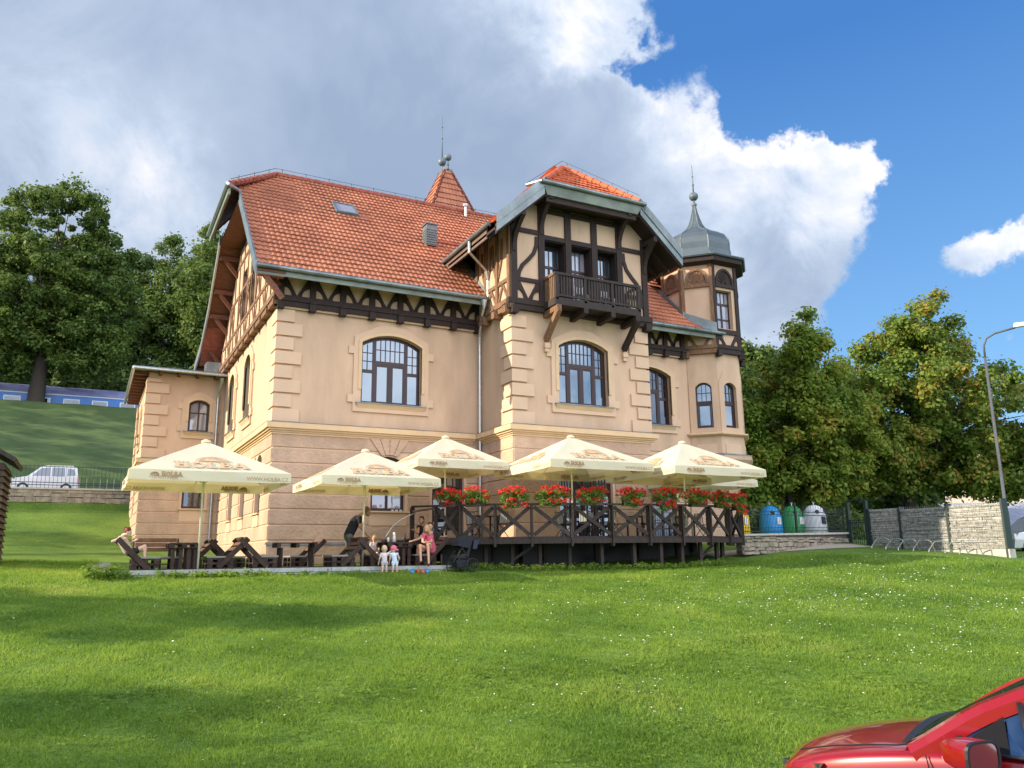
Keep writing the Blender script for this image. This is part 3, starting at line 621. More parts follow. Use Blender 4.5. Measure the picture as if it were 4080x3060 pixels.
for sg in (1, -1):
    vp = verge_pts(sg); b = MB()
    for i in range(len(vp)-1):
        (y0, z0), (y1, z1) = vp[i], vp[i+1]
        b.hexa([(VX-.03, y0, z0-.30), (VX+.04, y0, z0-.30), (VX+.04, y1, z1-.30), (VX-.03, y1, z1-.30), (VX-.03, y0, z0+.20), (VX+.04, y0, z0+.20), (VX+.04, y1, z1+.22), (VX-.03, y1, z1+.22)])
    b.build('verge_board', M['zinc' if sg > 0 else 'steel'], villa)
    b = MB()                                           # boarded soffit under the overhang
    for i in range(len(vp)-1):
        (y0, z0), (y1, z1) = vp[i], vp[i+1]; b.hexa([(VX+.04, y0, z0-.16), (5.45, y0, z0-.16), (5.45, y1, z1-.16), (VX+.04, y1, z1-.16), (VX+.04, y0, z0-.08), (5.45, y0, z0-.08), (5.45, y1, z1-.08), (VX+.04, y1, z1-.08)])
    b.build('soffit', M['soffit'], villa)
    b = MB(); ks = (.05, .28, .50, .72, .93)
    for t in ks:
        q = t*(len(vp)-1); i = min(int(q), len(vp)-2); f = q-i; y = vp[i][0]*(1-f)+vp[i+1][0]*f; z = vp[i][1]*(1-f)+vp[i+1][1]*f-.32
        MB().beam((5.4, y, z), (VX+.1, y, z), .2, .22).beam((VX+.35, y, z-.08), (5.4, y, z-.85), .14, .17).build('purlin_end', M['soffit'], villa)
MB().box(VX+.0, 5.4, 32.9, 38.5, 16.28, 16.40).build('soffit', M['soffit'], villa)
MB().add([(5.75, 28.9, 12.3), (5.75, 33.3, 16.4), (5.75, 38.2, 16.4), (5.75, 42.6, 12.2), (5.75, 42.6, 10.9), (5.75, 28.9, 10.9)], [(0, 1, 2, 3, 4, 5)]).build('gable_backing', M['timber'], villa)
# main eave: fascia, gutter, soffit
def eave(x0, x1, y=27.82, z=11.76, s0=.0):
    MB().hexa([(x0, y, z-.31), (x1, y, z-.31), (x1, y+.05, z-.31), (x0, y+.05, z-.31), (x0, y-.02, z), (x1, y-.02, z), (x1, y+.05, z), (x0, y+.05, z)]).build('fascia', M['zinc_g'], villa)
    b = MB().tube([(x0, y-.11, z-.04), (x1, y-.11, z-.05)], .085, 10); n = int((x1-x0)/.9)
    for i in range(n): b.tube([(x0+.35+i*.9, y-.11, z-.04), (x0+.40+i*.9, y-.11, z-.04)], .1, 10)
    b.build('gutter', M['zinc'], villa)
    MB().box(x0, x1, y+.05, 28.85, z+.02, z+.08).build('soffit', M['timber'], villa)
eave(4.45, 13.75); eave(19.9, 25.65)
# ---- bay roof
BE = 24.9; sl = .918; ab = math.atan(sl); cb, sb = math.cos(ab), math.sin(ab)
F3, _ = plane_fn((12.45, BE, 13.85), (0, 1, 0), (cb, 0, sb))
def in_bl(u, v):
    y = BE+u; z = 13.85+v*sb; x = 12.45+v*cb
    if z > 15.7 and (y-BE) < (z-15.7)/2.1*2.3: return False
    return EZ+(y-EY)*RS < z+.02 if y > EY else True
tiles('bay_roof', F3, 10, 5.8, in_bl, 'tile_n')
F4, _ = plane_fn((20.95, BE, 13.85), (0, 1, 0), (-cb, 0, sb)); tiles('bay_roof', F4, 10, 5.8, in_bl, 'tile_n')
F5, _ = plane_fn((14.47, BE, 15.7), (1, 0, 0), (0, 2.3, 2.08)); tiles('bay_hip_roof', F5, 4.46, 3.1, lambda u, v: abs(u-2.23) < 2.23*(1-v/3.1)+.12, 'tile_n')
b = MB()
for F in (F3, F4): b.add([F(0, 0, -.03), F(9.6, 0, -.03), F(9.6, 5.75, -.03), F(2.35, 5.75, -.03), F(0, 2.7, -.03)], [(0, 1, 2, 3, 4)])
b.add([F5(0, 0, -.03), F5(4.46, 0, -.03), F5(2.23, 3.1, -.03)], [(0, 1, 2)]); b.build('bay_underlay', M['timber'], villa)
ridge((14.47, BE+.02, 15.82), (16.7, 27.2, 17.88), m='tile_n'); ridge((18.95, BE+.02, 15.82), (16.7, 27.2, 17.88), m='tile_n'); ridge((16.7, 27.2, 17.88), (16.7, 34.3, 17.88))
for s in (1, -1):
    X = lambda x: x if s > 0 else 33.4-x
    P0, P1 = (X(12.40), 13.78), (X(14.45), 15.66)
    b = MB()
    for k, (lo, hi, dy) in enumerate(((-.42, -.08, -.03), (-.10, .30, -.07))):
        b.hexa([(P0[0], BE+dy, P0[1]+lo), (P1[0], BE+dy, P1[1]+lo), (P1[0], BE+.04, P1[1]+lo), (P0[0], BE+.04, P0[1]+lo), (P0[0], BE+dy, P0[1]+hi), (P1[0], BE+dy, P1[1]+hi), (P1[0], BE+.04, P1[1]+hi), (P0[0], BE+.04, P0[1]+hi)])
    b.build('verge_board', M['zinc'], villa)
    b = MB(); b.hexa([(P0[0], BE+.04, P0[1]-.50), (P1[0], BE+.04, P1[1]-.50), (P1[0], BE+.16, P1[1]-.50), (P0[0], BE+.16, P0[1]-.50), (P0[0], BE+.04, P0[1]-.1), (P1[0], BE+.04, P1[1]-.1), (P1[0], BE+.16, P1[1]-.1), (P0[0], BE+.16, P0[1]-.1)])
    Y2 = 29.5; b.hexa([(P0[0], BE+.1, P0[1]-.30), (P1[0], BE+.1, P1[1]-.30), (P1[0], Y2, P1[1]-.30), (P0[0], Y2, P0[1]-.30), (P0[0], BE+.1, P0[1]-.2), (P1[0], BE+.1, P1[1]-.2), (P1[0], Y2, P1[1]-.2), (P0[0], Y2, P0[1]-.2)])
    b.build('soffit', M['timber'], villa)
    xe = X(12.42); y1 = 30.0
    MB().hexa([(xe-.02, BE+.9, 13.38), (xe+.03, BE+.9, 13.38), (xe+.03, y1, 13.38), (xe-.02, y1, 13.38), (xe-.02, BE+.9, 13.82), (xe+.03, BE+.9, 13.82), (xe+.03, y1, 13.82), (xe-.02, y1, 13.82)]).build('side_fascia', mat('brown_fascia', (.16, .10, .075), .6, .15, 3), villa)
    MB().tube([(xe-s*.1, BE+.55, 13.84), (xe-s*.1, y1+.2, 13.80)], .085, 10).build('gutter', M['zinc'], villa)
    for k in range(5): MB().beam((xe+s*.06, BE+.9+k*.75, 13.45), (X(13.6), BE+.9+k*.75, 14.45), .14, .16).build('rafter_foot', M['timber'], villa)
MB().hexa([(14.58, BE-.0, 15.24), (18.82, BE-.0, 15.24), (18.82, BE+.1, 15.24), (14.58, BE+.1, 15.24), (14.35, BE-.08, 15.66), (19.05, BE-.08, 15.66), (19.05, BE+.1, 15.66), (14.35, BE+.1, 15.66)]).build('hip_fascia', M['zinc_g'], villa)
MB().tube([(14.30, BE-.14, 15.70), (19.15, BE-.14, 15.68)], .085, 10).tube([(14.3, BE-.14, 15.7), (13.95, BE+.5, 15.72)], .08, 10).tube([(19.13, BE-.1, 15.66), (19.13, BE+.1, 15.2)], .07, 8).build('gutter', M['zinc'], villa)
MB().box(14.3, 19.1, BE+.1, 25.95, 15.20, 15.32).box(14.6, 18.8, BE+.1, BE+.26, 15.02, 15.2).build('soffit', M['timber'], villa)
# flashings where bay meets the main roof
b = MB(); b.hexa([(13.3, 28.0, 11.75), (13.48, 28.0, 11.75), (13.48, 30.3, 13.95), (13.3, 30.3, 13.95), (13.42, 28.0, 12.15), (13.5, 28.0, 12.15), (13.5, 30.3, 14.35), (13.42, 30.3, 14.35)]); b.build('flashing', M['zinc'], villa)
b = MB(); b.hexa([(12.1, 30.05, 13.80), (12.5, 29.9, 13.80), (17, 34.6, 18.0), (16.4, 34.6, 18.0), (12.1, 30.05, 13.84), (12.5, 29.9, 13.84), (17, 34.6, 18.04), (16.4, 34.6, 18.04)]); b.build('valley_flashing', M['zinc_d'], villa)
b = MB(); b.add([(19.86, 28.0, 11.8), (19.86, 31.6, 15.2), (19.86, 28.0, 14.5)], [(0, 1, 2)]); b.build('cheek', M['zinc'], villa)
# ---- downpipes
MB().tube([(12.32, 27.2, 13.75), (12.34, 27.25, 13.35), (13.30, 27.75, 12.9), (13.42, 27.78, 12.5), (13.42, 27.78, 11.75), (13.3, 27.74, 11.62)], .06, 10).build('downpipe', M['steel'], villa)
MB().tube([(13.2, 27.71, 11.62), (13.2, 27.72, 11.32), (13.22, 28.0, 10.95), (13.40, 28.55, 10.35), (13.42, 28.62, 10.0), (13.42, 28.62, 6.5), (13.42, 28.62, 1.6)], [.13, .07, .06, .06, .06, .06, .06], 10).build('downpipe', M['steel'], villa)
MB().tube([(5.25, 41.2, 10.45), (5.25, 41.3, 10.2), (5.2, 41.8, 9.7), (5.2, 41.85, 9.5), (5.2, 41.85, 2.2)], [.1, .07, .06, .06, .06], 10).build('downpipe', M['steel'], villa)
MB().tube([(20.7, 29.0, 14.9), (20.9, 28.6, 14.6), (22.3, 29.9, 14.5), (22.4, 29.9, 13.4)], .06, 8).build('downpipe', M['white'], villa)
# ---- roof furniture
sk = MB(); q = [F1(4.1, 7.15, .09), F1(5.0, 7.15, .09), F1(5.0, 8.25, .09), F1(4.1, 8.25, .09)]
def rim(F, u0, u1, v0, v1, t, h0, h1):
    k = MB()
    for a, c, e, g in ((u0, u1, v0, v0+t), (u0, u1, v1-t, v1), (u0, u0+t, v0+t, v1-t), (u1-t, u1, v0+t, v1-t)):
        k.hexa([F(a, e, h0), F(c, e, h0), F(c, g, h0), F(a, g, h0), F(a, e, h1), F(c, e, h1), F(c, g, h1), F(a, g, h1)])
    return k
skl = rim(F1, 4.05, 5.05, 6.85, 8.05, .11, .0, .16).build('skylight', M['zinc_d'], villa)
MB().add([F1(4.15, 6.95, .13), F1(4.95, 6.95, .13), F1(4.95, 7.95, .13), F1(4.15, 7.95, .13)], [(0, 1, 2, 3)]).build('pane', M['glass_c'], skl)
MB().box(12.05, 12.52, 31.1, 31.6, 15.0, 15.98).build('roof_vent', M['zinc_d'], villa)
b = MB()
for i in range(7): b.box(12.03, 12.54, 31.07, 31.62, 15.05+i*.11, 15.10+i*.11)
b.box(12.0, 12.57, 31.04, 31.65, 15.98, 16.03).build('vent_louvres', M['zinc_d'], villa)
MB().lathe([(.001, 0), (.07, 0), (.07, .62), (.13, .64), (.15, .76), (.001, .8)], (15.75, 35.2, 18.55), 12).build('flue_pipe', M['steel'], villa)
F1b = lambda u, v, h: F1(u, v, h)
b = MB(); b.hexa([F1(8.2, 5.3, .02), F1(11.7, 5.3, .02), F1(11.7, 5.45, .02), F1(8.2, 5.45, .02), F1(8.2, 5.3, .10), F1(11.7, 5.3, .10), F1(11.7, 5.45, .10), F1(8.2, 5.45, .10)]); b.build('roof_walkway', M['tile_d'], villa)
b = MB().tube([(6.3, 35.7, 19.42), (15, 35.7, 19.38), (24, 35.7, 19.42)], .012, 4).tube([(6.3, 35.7, 19.42), (4.0, 32.9, 17.15)], .012, 4)
for i in range(16): b.tube([(6.6+i*1.1, 35.7, 19.15), (6.6+i*1.1, 35.7, 19.44)], .02, 4)
for i in range(3): t = (i+.5)/3; b.tube([(6.3-2.3*t, 35.7-2.8*t, 19.15-2.2*t), (6.3-2.3*t, 35.7-2.8*t, 19.45-2.2*t)], .02, 4)
for i in range(5): t = (i+.3)/5; b.tube([(16.7+2.2*t, 27.2-2.3*t, 17.9-2.1*t), (16.7+2.2*t, 27.2-2.3*t, 18.2-2.1*t)], .02, 4)
b.tube([(16.7, 27.2, 18.2), (18.95, 24.9, 16.1)], .01, 4).tube([(16.7, 27.2, 18.2), (13.95, 25.4, 15.8)], .01, 4)
b.build('lightning_wire', M['iron'], villa)
# ---- spire behind the ridge
sc_, sh, sz0, sz1 = (17.15, 41.4), 1.95, 19.6, 24.05
fn = []
def spire_side(c0, c1, t0, t1):
    c0, c1, t0, t1 = map(Vector, (c0, c1, t0, t1)); U = (c1-c0); L = U.length; mid = (t0+t1)/2-(c0+c1)/2; F, _ = plane_fn(c0, U, mid); H = mid.length; tw = (t1-t0).length
    tiles('spire_roof', F, L, H, lambda u, v: abs(u-L/2) < (L/2)*(1-v/H)+tw/2*(v/H)+.02)
    MB().add([c0, c1, t1, t0], [(0, 1, 2, 3)]).build('spire_underlay', M['tile_d'], villa); ridge(c0, t0, .1, .33); ridge(c1, t1, .1, .33)
x, y = sc_; C4 = [(x-sh, y-sh, sz0), (x+sh, y-sh, sz0), (x+sh, y+sh, sz0), (x-sh, y+sh, sz0)]; T4 = [(x-.22, y-.45, sz1), (x+.22, y-.45, sz1), (x+.22, y+.45, sz1), (x-.22, y+.45, sz1)]
for i in range(4): spire_side(C4[i], C4[(i+1) % 4], T4[i], T4[(i+1) % 4])
MB().box(x-.28, x+.28, y-.5, y+.5, sz1-.05, sz1+.12).build('spire_cap', M['zinc_d'], villa)
def finial(c, h, r, spike, parent=villa):
    b = MB().lathe([(.001, 0), (.12, 0), (.07, .12), (.05, h*.5), (.09, h*.55), (.05, h*.6), (.04, h)], c, 10).ball((c[0], c[1], c[2]+h+r*.9), r, 12, 9)
    if spike: z = c[2]+h+2*r*.9; b.tube([(c[0], c[1], z), (c[0], c[1], z+spike)], [.035, .01], 6); b.ball((c[0], c[1], z+spike*.45), .06); b.ball((c[0], c[1], z+spike*.7), .05)
    return b.build('finial', M['zinc_d'], parent, True)
finial((x, y-.45, sz1+.1), .62, .22, 0); finial((x, y+.45, sz1-.1), .9, .25, 3.0)
# ---- corner turret
TC = (25.93, 29.58)
def octp(a, k):                                        # octagon corner k for apothem a
    t = R(-112.5+45*k); r = a/math.cos(R(22.5)); return (TC[0]+r*math.cos(t), TC[1]+r*math.sin(t))
def face(k, a): (x0, y0), (x1, y1) = octp(a, k), octp(a, k+1); return FA(x0, y0, math.degrees(math.atan2(y1-y0, x1-x0))), math.hypot(x1-x0, y1-y0)
ta = 1.63
for k in range(-2, 3):                                 # -2: west, -1: south-west, 0: south, 1: south-east, 2: east
    P, L = face(k, ta)
    lo = [(L/2-.37, L/2+.37, 7.30, 9.20, 9.43)] if k in (-1, 0, 1) else []
    wall(P, rect(0, L, 5.9, 10.9), [arch(*o) for o in lo], M['stucco'], 'turret_wall', .22)
    for o in lo: window(P, *o, style='six', gm='glass', dep=-.14, fw=.07)
    if lo:
        o = lo[0]; MB().prism([(0.02, 6.98), (L-.02, 6.98), (L-.02, 9.4), (L/2+.35, 9.95), (L/2-.35, 9.95), (.02, 9.4)], [arch(*o)], P, 0, .035).build('window_surround', M['stucco'], villa)
        MB().pbox(P, .22, L-.22, 6.05, 6.55, 0, .03).build('apron_panel', M['trim'], villa)
    up = [(L/2-.5, L/2+.46, 12.0, 13.9, 13.9)] if k in (0, 1, 2) else []
    P2, L2 = face(k, ta+.1)
    wall(P2, rect(0, L2, 10.9, 15.3), [arch(*o) for o in up], M['stucco'], 'turret_upper_wall', .3)
    for o in up: window(P2, *o, style='door', gm='glass_c', dep=-.22, fw=.06)
    b = MB(); b.pbox(P2, -.04, L2+.04, 10.78, 11.0, -.1, .08); b.pbox(P2, -.05, L2+.05, 11.005, 11.18, -.1, .12); b.pbox(P2, -.03, L2+.03, 11.72, 11.95, -.05, .08)
    b.pbox(P2, -.02, .13, 11.18, 15.2, 0, .07); b.pbox(P2, L2-.13, L2+.02, 11.18, 15.2, 0, .07); b.pbox(P2, .13, L2-.13, 14.02, 14.18, 0, .09)
    brace(b, P2, .13, 11.18, 1, .55, .45); brace(b, P2, L2-.13, 11.18, -1, .55, .45); b.pbox(P2, -.05, .18, 10.6, 10.9, -.05, .2)
    fan = M['timber_lit'] if k < 0 else M['timber']
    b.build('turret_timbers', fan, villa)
    c = L2/2; h = MB(); arcp = [(c+.50*math.cos(math.pi*i/12), 14.2+.72*math.sin(math.pi*i/12)) for i in range(13)]
    h.strip(P2, arcp, .12, 0, .075); h.prism([(p[0], p[1]) for p in arcp], [], P2, 0, .02)
    for i in range(1, 9):
        t = math.pi*i/9; h.strip(P2, [(c+.12*math.cos(t), 14.2+.15*math.sin(t)), (c+.44*math.cos(t), 14.2+.64*math.sin(t))], .03, .02, .045)
    h.strip(P2, [(c+.13*math.cos(math.pi*i/6), 14.2+.16*math.sin(math.pi*i/6)) for i in range(7)], .06, .02, .06); h.build('fan_panel', fan, villa)
M['dome'] = mat('dome_zinc', (.10, .125, .135), .42, .12, .8, metal=.3)
def octlathe(prof, name, m, smooth=False):
    b = MB(); b.lathe([(r/math.cos(R(22.5)), z) for r, z in prof], (TC[0], TC[1], 0), 8, R(22.5)); return b.build(name, M[m], villa, smooth)
octlathe([(ta, 6.9), (ta+.1, 6.92), (ta+.2, 6.98), (ta+.2, 7.04), (ta, 7.08)], 'turret_sill', 'cornice')
octlathe([(ta, 5.55), (ta+.12, 5.6), (ta+.28, 5.82), (ta+.3, 6.0), (ta+.0, 6.08)], 'turret_cornice', 'stucco'); octlathe([(ta+.31, 6.0), (ta+.31, 6.03), (ta, 6.12)], 'flashing', 'zinc')
MB().lathe([(.35, 3.75), (.9, 3.95), (1.25, 4.4), (1.38, 4.9), (1.62, 5.3), (1.7, 5.6)], (TC[0], TC[1], 0), 24).build('turret_corbel', M['stucco'], villa, True)
octlathe([(ta+.12, 15.12), (2.05, 15.2), (2.1, 15.22), (2.12, 15.48)], 'turret_eave', 'timber'); octlathe([(2.1, 15.46), (2.2, 15.44), (2.25, 15.5), (2.2, 15.56), (1.95, 15.60)], 'gutter', 'zinc_d')
dome = [(2.0, 15.58), (1.80, 15.64), (1.64, 15.80), (1.58, 16.1), (1.60, 16.4), (1.55, 16.7), (1.38, 16.98), (1.08, 17.2), (.72, 17.4), (.46, 17.62), (.33, 17.85), (.22, 18.2), (.13, 18.55), (.07, 18.9)]
octlathe(dome, 'dome', 'dome')
b = MB()
for k in range(8): b.tube([(TC[0]+r/math.cos(R(22.5))*math.cos(R(22.5+45*k)), TC[1]+r/math.cos(R(22.5))*math.sin(R(22.5+45*k)), z+.01) for r, z in dome], .025, 5)
b.build('dome_seams', M['zinc_d'], villa)
b = MB().lathe([(.07, 18.85), (.13, 18.95), (.14, 19.02), (.06, 19.1), (.05, 19.25)], (TC[0], TC[1], 0), 12).ball((TC[0], TC[1], 19.45), .23, 14, 10).tube([(TC[0], TC[1], 19.6), (TC[0], TC[1], 21.2)], [.04, .015], 6).ball((TC[0], TC[1], 20.1), .06).ball((TC[0], TC[1], 20.55), .05)
b.build('finial', M['zinc_d'], villa, True)
# zinc skirt beside the turret
b = MB(); b.hexa([(23.4, 27.95, 11.72), (25.55, 27.8, 11.72), (24.3, 29.0, 12.6), (23.2, 30.6, 14.1), (23.4, 27.95, 11.78), (25.55, 27.8, 11.78), (24.3, 29.0, 12.66), (23.2, 30.6, 14.16)]); b.build('turret_flashing', M['zinc_d'], villa)
b = MB(); b.hexa([(24.1, 30.5, 14.1), (24.2, 30.5, 14.1), (24.2, 28.75, 12.4), (24.1, 28.75, 12.4), (24.1, 30.5, 14.5), (24.2, 30.5, 14.5), (24.2, 28.75, 12.85), (24.1, 28.75, 12.85)])
b.hexa([(24.12, 28.80, 12.4), (24.2, 28.86, 12.4), (25.25, 27.76, 11.75), (25.2, 27.7, 11.75), (24.12, 28.80, 12.85), (24.2, 28.86, 12.85), (25.25, 27.76, 12.2), (25.2, 27.7, 12.2)]); b.build('turret_upstand', M['zinc'], villa)
# right and rear bulk of the house
MB().add([(27.0, 30, .8), (27.0, 44, .8), (27.0, 44, 12), (27.0, 30, 12)], [(0, 1, 2, 3)]).add([(5.5, 44, .8), (27, 44, .8), (27, 44, 12), (5.5, 44, 12)], [(0, 1, 2, 3)]).build('wall', M['stucco'], villa)
MB().add([(27, 27.85, 11.6), (27, 44, 11.6), (25, 35.7, 19)], [(0, 1, 2)]).build('roof', M['tile'], villa)
# ---- annex on the left
aw = (3.88, 4.84, 7.80, 9.18, 9.38)
wall(X_, rect(1.98, 5.5, ZL, 10.6), [arch(*aw)], M['stucco']); surround(X_, *aw, side=.3); window(X_, *aw, style='cross', gm='glass_c', dep=-.14)
al = (3.85, 4.88, 4.07, 5.4, 5.6); lower(X_, 1.98, 5.5, zs, [al]); window(X_, *al, style='cross', gm='glass_d')
MB().pbox(X_, 3.7, 5.0, 4.0, 4.06, 0, .13).build('window_sill', M['cornice'], villa); MB().pbox(X_, 3.78, 4.95, 3.46, 3.98, 0, .045).build('apron_panel', M['trim'], villa)
AL = FL(1.98); al2 = (46.2, 47.3, 7.6, 9.2, 9.4)
wall(AL, rect(42, 50.8, ZL, 10.6), [arch(*al2)], M['stucco']); surround(AL, *al2, side=.26); window(AL, *al2, gm='glass_d'); lower(AL, 42, 50.8, zs, [(46.2, 47.3, 4.0, 5.4, 5.6)])
course(X_, 1.98, 5.2, e0=1); course(AL, 42, 50.8); quoins(X_, 1.98, 1, AL, 42.0, 1, ztop=10.3, sml=.58, big=.95)
quoins(AL, 50.8, -1, None, 0, 0, ztop=10.3)
MB().hexa([(1.3, 41.25, 10.62), (5.9, 41.25, 10.62), (5.9, 51.2, 10.9), (1.3, 51.2, 10.9), (1.3, 41.25, 10.72), (5.9, 41.25, 10.72), (5.9, 51.2, 11.0), (1.3, 51.2, 11.0)]).build('annex_roof', M['zinc_d'], villa)
MB().tube([(1.25, 41.18, 10.62), (5.9, 41.18, 10.58)], .08, 8).tube([(1.25, 41.18, 10.62), (1.25, 51.2, 10.62)], .08, 8).build('gutter', M['steel'], villa)
for i in range(5): MB().box(2.4+i*.85, 2.53+i*.85, 41.3, 42.1, 10.46, 10.62).build('rafter_end', M['soffit'], villa)
for i in range(11): MB().box(1.35, 2.1, 42.1+i*.85, 42.25+i*.85, 10.46, 10.62).build('rafter_end', M['soffit'], villa)
ac = empty('air_conditioner', (5.0, 43, 10.85), 'grey ventilation box standing on the flat annex roof beside the gable', 'air conditioner')
MB().box(4.65, 5.4, 42.7, 43.4, 10.85, 11.55).build('casing', M['zinc'], ac); b = MB()
for i in range(6): b.box(4.6, 4.66, 42.75, 43.35, 10.92+i*.1, 10.97+i*.1)
b.build('louvres', M['steel'], ac)

# ================================================================= trees and background
def leafcloud(centers, radii, n, size, seed=0, flat=.8, up=.5, jitter=.5):
    rg = np.random.default_rng(seed); k = len(centers); idx = rg.integers(0, k, n); c = centers[idx]; r = radii[idx]
    d = rg.normal(size=(n, 3)); d /= np.linalg.norm(d, axis=1)[:, None]+1e-9
    rad = rg.random(n)**.45*np.where(rg.random(n) < .16, 1+rg.random(n)*.8, 1); off = d*(r*rad)[:, None]; off[:, 2] *= flat; p = c+off
    nrm = d*.9+np.array([0, 0, up])+rg.normal(size=(n, 3))*jitter; nrm /= np.linalg.norm(nrm, axis=1)[:, None]
    t = np.cross(nrm, rg.normal(size=(n, 3))); t /= np.linalg.norm(t, axis=1)[:, None]+1e-9; b = np.cross(nrm, t)
    s = size*(.6+.8*rg.random(n))[:, None]; v = np.stack([p-t*s*.5, p+b*s*.32, p+t*s*.5, p-b*s*.32], 1).reshape(-1, 3); return v
def quadmesh(name, v, m, parent=None, off=None):
    n = len(v)//4; me = bpy.data.meshes.new(name)
    if off is not None: v = v-np.array(off)
    me.vertices.add(len(v)); me.vertices.foreach_set('co', v.astype(np.float32).ravel()); me.loops.add(n*4); me.loops.foreach_set('vertex_index', np.arange(n*4, dtype=np.int32))
    me.polygons.add(n); me.polygons.foreach_set('loop_start', np.arange(0, n*4, 4, dtype=np.int32)); me.polygons.foreach_set('loop_total', np.full(n, 4, np.int32)); me.materials.append(m)
    me.update(calc_edges=True); o = bpy.data.objects.new(name, me); COL.objects.link(o); o.parent = parent; return o
M['bark'] = mat('bark', (.045, .036, .028), .95, .3, 5, .8, 18, st=(4, 4, 1), bd=.03)
M['leaf_lime'] = leafmat('lime_leaves', (.045, .095, .020), (.16, .225, .045), sc=.5, fine=3, tr=.35)
M['leaf_dark'] = leafmat('dark_leaves', (.04, .085, .026), (.12, .18, .045), sc=.4, fine=3, tr=.3)
M['leaf_bright'] = leafmat('bright_leaves', (.065, .15, .018), (.25, .35, .05), sc=.9, fine=5, tr=.4)
M['leaf_maple'] = leafmat('maple_leaves', (.06, .12, .018), (.20, .27, .04), (.36, .23, .05), sc=.45, fine=4, tr=.35, c3w=.56)
M['leaf_autumn'] = leafmat('autumn_leaves', (.07, .14, .018), (.25, .32, .045), (.42, .25, .05), sc=.7, fine=5, tr=.4, c3w=.575)
def tree(name, base, lobes, label, cat='tree', m='leaf_lime', ncl=160, nl=30000, size=.3, tr=.4, group=None, seed=1, crad=(.7, 1.5), limbs=7, trunk_top=None, shell=.62, nb=40):
    rg = np.random.default_rng(seed); e = empty(name, base, label, cat, group); B = np.array(base); cs, rs = [], []
    vol = np.array([l[3]*l[4]*l[5] for l in lobes])**.67; vol = vol/vol.sum()
    for l, w in zip(lobes, vol):
        k = max(4, int(ncl*w)); d = rg.normal(size=(k, 3)); d /= np.linalg.norm(d, axis=1)[:, None]; q = shell+(1-shell)*rg.random(k)
        q = np.where(rg.random(k) < .2, rg.random(k)*shell, q); c = d*q[:, None]*np.array(l[3:6])+np.array(l[:3]); cs.append(c); rs.append(crad[0]+(crad[1]-crad[0])*rg.random(k))
    cs = np.concatenate(cs); rs = np.concatenate(rs)
    v = leafcloud(cs, rs, nl, size, seed)
    quadmesh('crown', v, M[m], e, B)
    zt = trunk_top or (lobes[0][2]); t = MB(); P = Vector(base); top = Vector((lobes[0][0], lobes[0][1], zt)); mid = P.lerp(top, .45)+Vector((rg.normal()*.15, rg.normal()*.15, 0))
    t.tube([P-Vector((0, 0, .3)), P+Vector((0, 0, .25)), P.lerp(mid, .5), mid, top], [tr*1.5, tr*1.1, tr*.9, tr*.75, tr*.25], 9)
    order = np.argsort(rg.random(len(cs)))[:limbs+nb]
    for j, i in enumerate(order):
        c = Vector(cs[i]); s = P.lerp(mid, .75+.25*rg.random()) if j % 2 else mid.lerp(top, rg.random()*.7)
        if j < limbs: t.tube([s, s.lerp(c, .5)+Vector((0, 0, .4)), c], [tr*.42, tr*.26, tr*.06], 6)
        else: t.tube([s.lerp(c, .35), s.lerp(c, .7)+Vector((0, 0, .15)), c], [tr*.12, tr*.08, tr*.03], 4, cap=False)
    t.build('trunk', M['bark'], e, True)
    return e
# left: old lime on the embankment, wood behind the railway
tree('lime_tree', (-5.6, 88.6, 16.2), [(-5.4, 89, 31.6, 6.0, 6, 8.6), (-9.8, 89, 26.8, 5.0, 5, 7.4), (-1.4, 89, 27.6, 4.4, 5, 7.6), (-1.6, 88, 22.4, 4.0, 4, 3.2), (-9.8, 88, 22.0, 5.4, 4, 3.3), (-5.6, 89.5, 24.5, 4.4, 3, 3.4)], 'tall broad lime tree on the railway embankment left of the house', ncl=750, nl=150000, size=.33, tr=.75, crad=(.4, 1.15), seed=3, trunk_top=27)
bt = [(2.2, 112, 16, 13.6, 'leaf_dark', .4), (7.5, 109, 16, 13.8, 'leaf_lime', .45), (-2.5, 113, 16, 12.3, 'leaf_dark', .4), (12.2, 108, 16, 13.6, 'leaf_dark', .4), (17, 112, 16, 12, 'leaf_dark', .4), (-9, 112, 16, 11, 'leaf_dark', .4), (-16, 110, 16, 12, 'leaf_dark', .45), (10.8, 96, 16, 12.7, 'leaf_lime', .35)]
lab = ['slender dark tree with bare lower trunk behind the blue train', 'tallest dark tree between the old lime and the gable', 'dark tree just right of the old lime crown', 'dark tree half hidden behind the left gable', 'dark tree hidden behind the villa roof', 'dark tree behind the old lime crown', 'dark tree at the left edge behind the lime', 'pale green tree touching the left verge of the gable']
for i, (x, y, z, h, m, tr_) in enumerate(bt):
    H = h*2; tree('deciduous_tree', (x, y, z), [(x, y, z+H*.62, 4.0, 3.6, H*.37), (x+1.2, y, z+H*.42, 3.6, 3, H*.25)], lab[i], m=m, ncl=190, nl=34000, size=.4, tr=tr_, group='trees of the wood behind the railway', seed=20+i, crad=(.7, 1.6), limbs=8)
ug = np.random.default_rng(5); n = 260; c = np.stack([ug.uniform(-22, 24, n), ug.uniform(99, 122, n), ug.uniform(15.5, 24, n)], 1)
tag(quadmesh('undergrowth', leafcloud(c, ug.uniform(1.2, 2.6, n), 52000, .6, 9), M['leaf_dark']), 'dark woodland undergrowth filling the wood behind the blue train', 'undergrowth', kind='stuff')
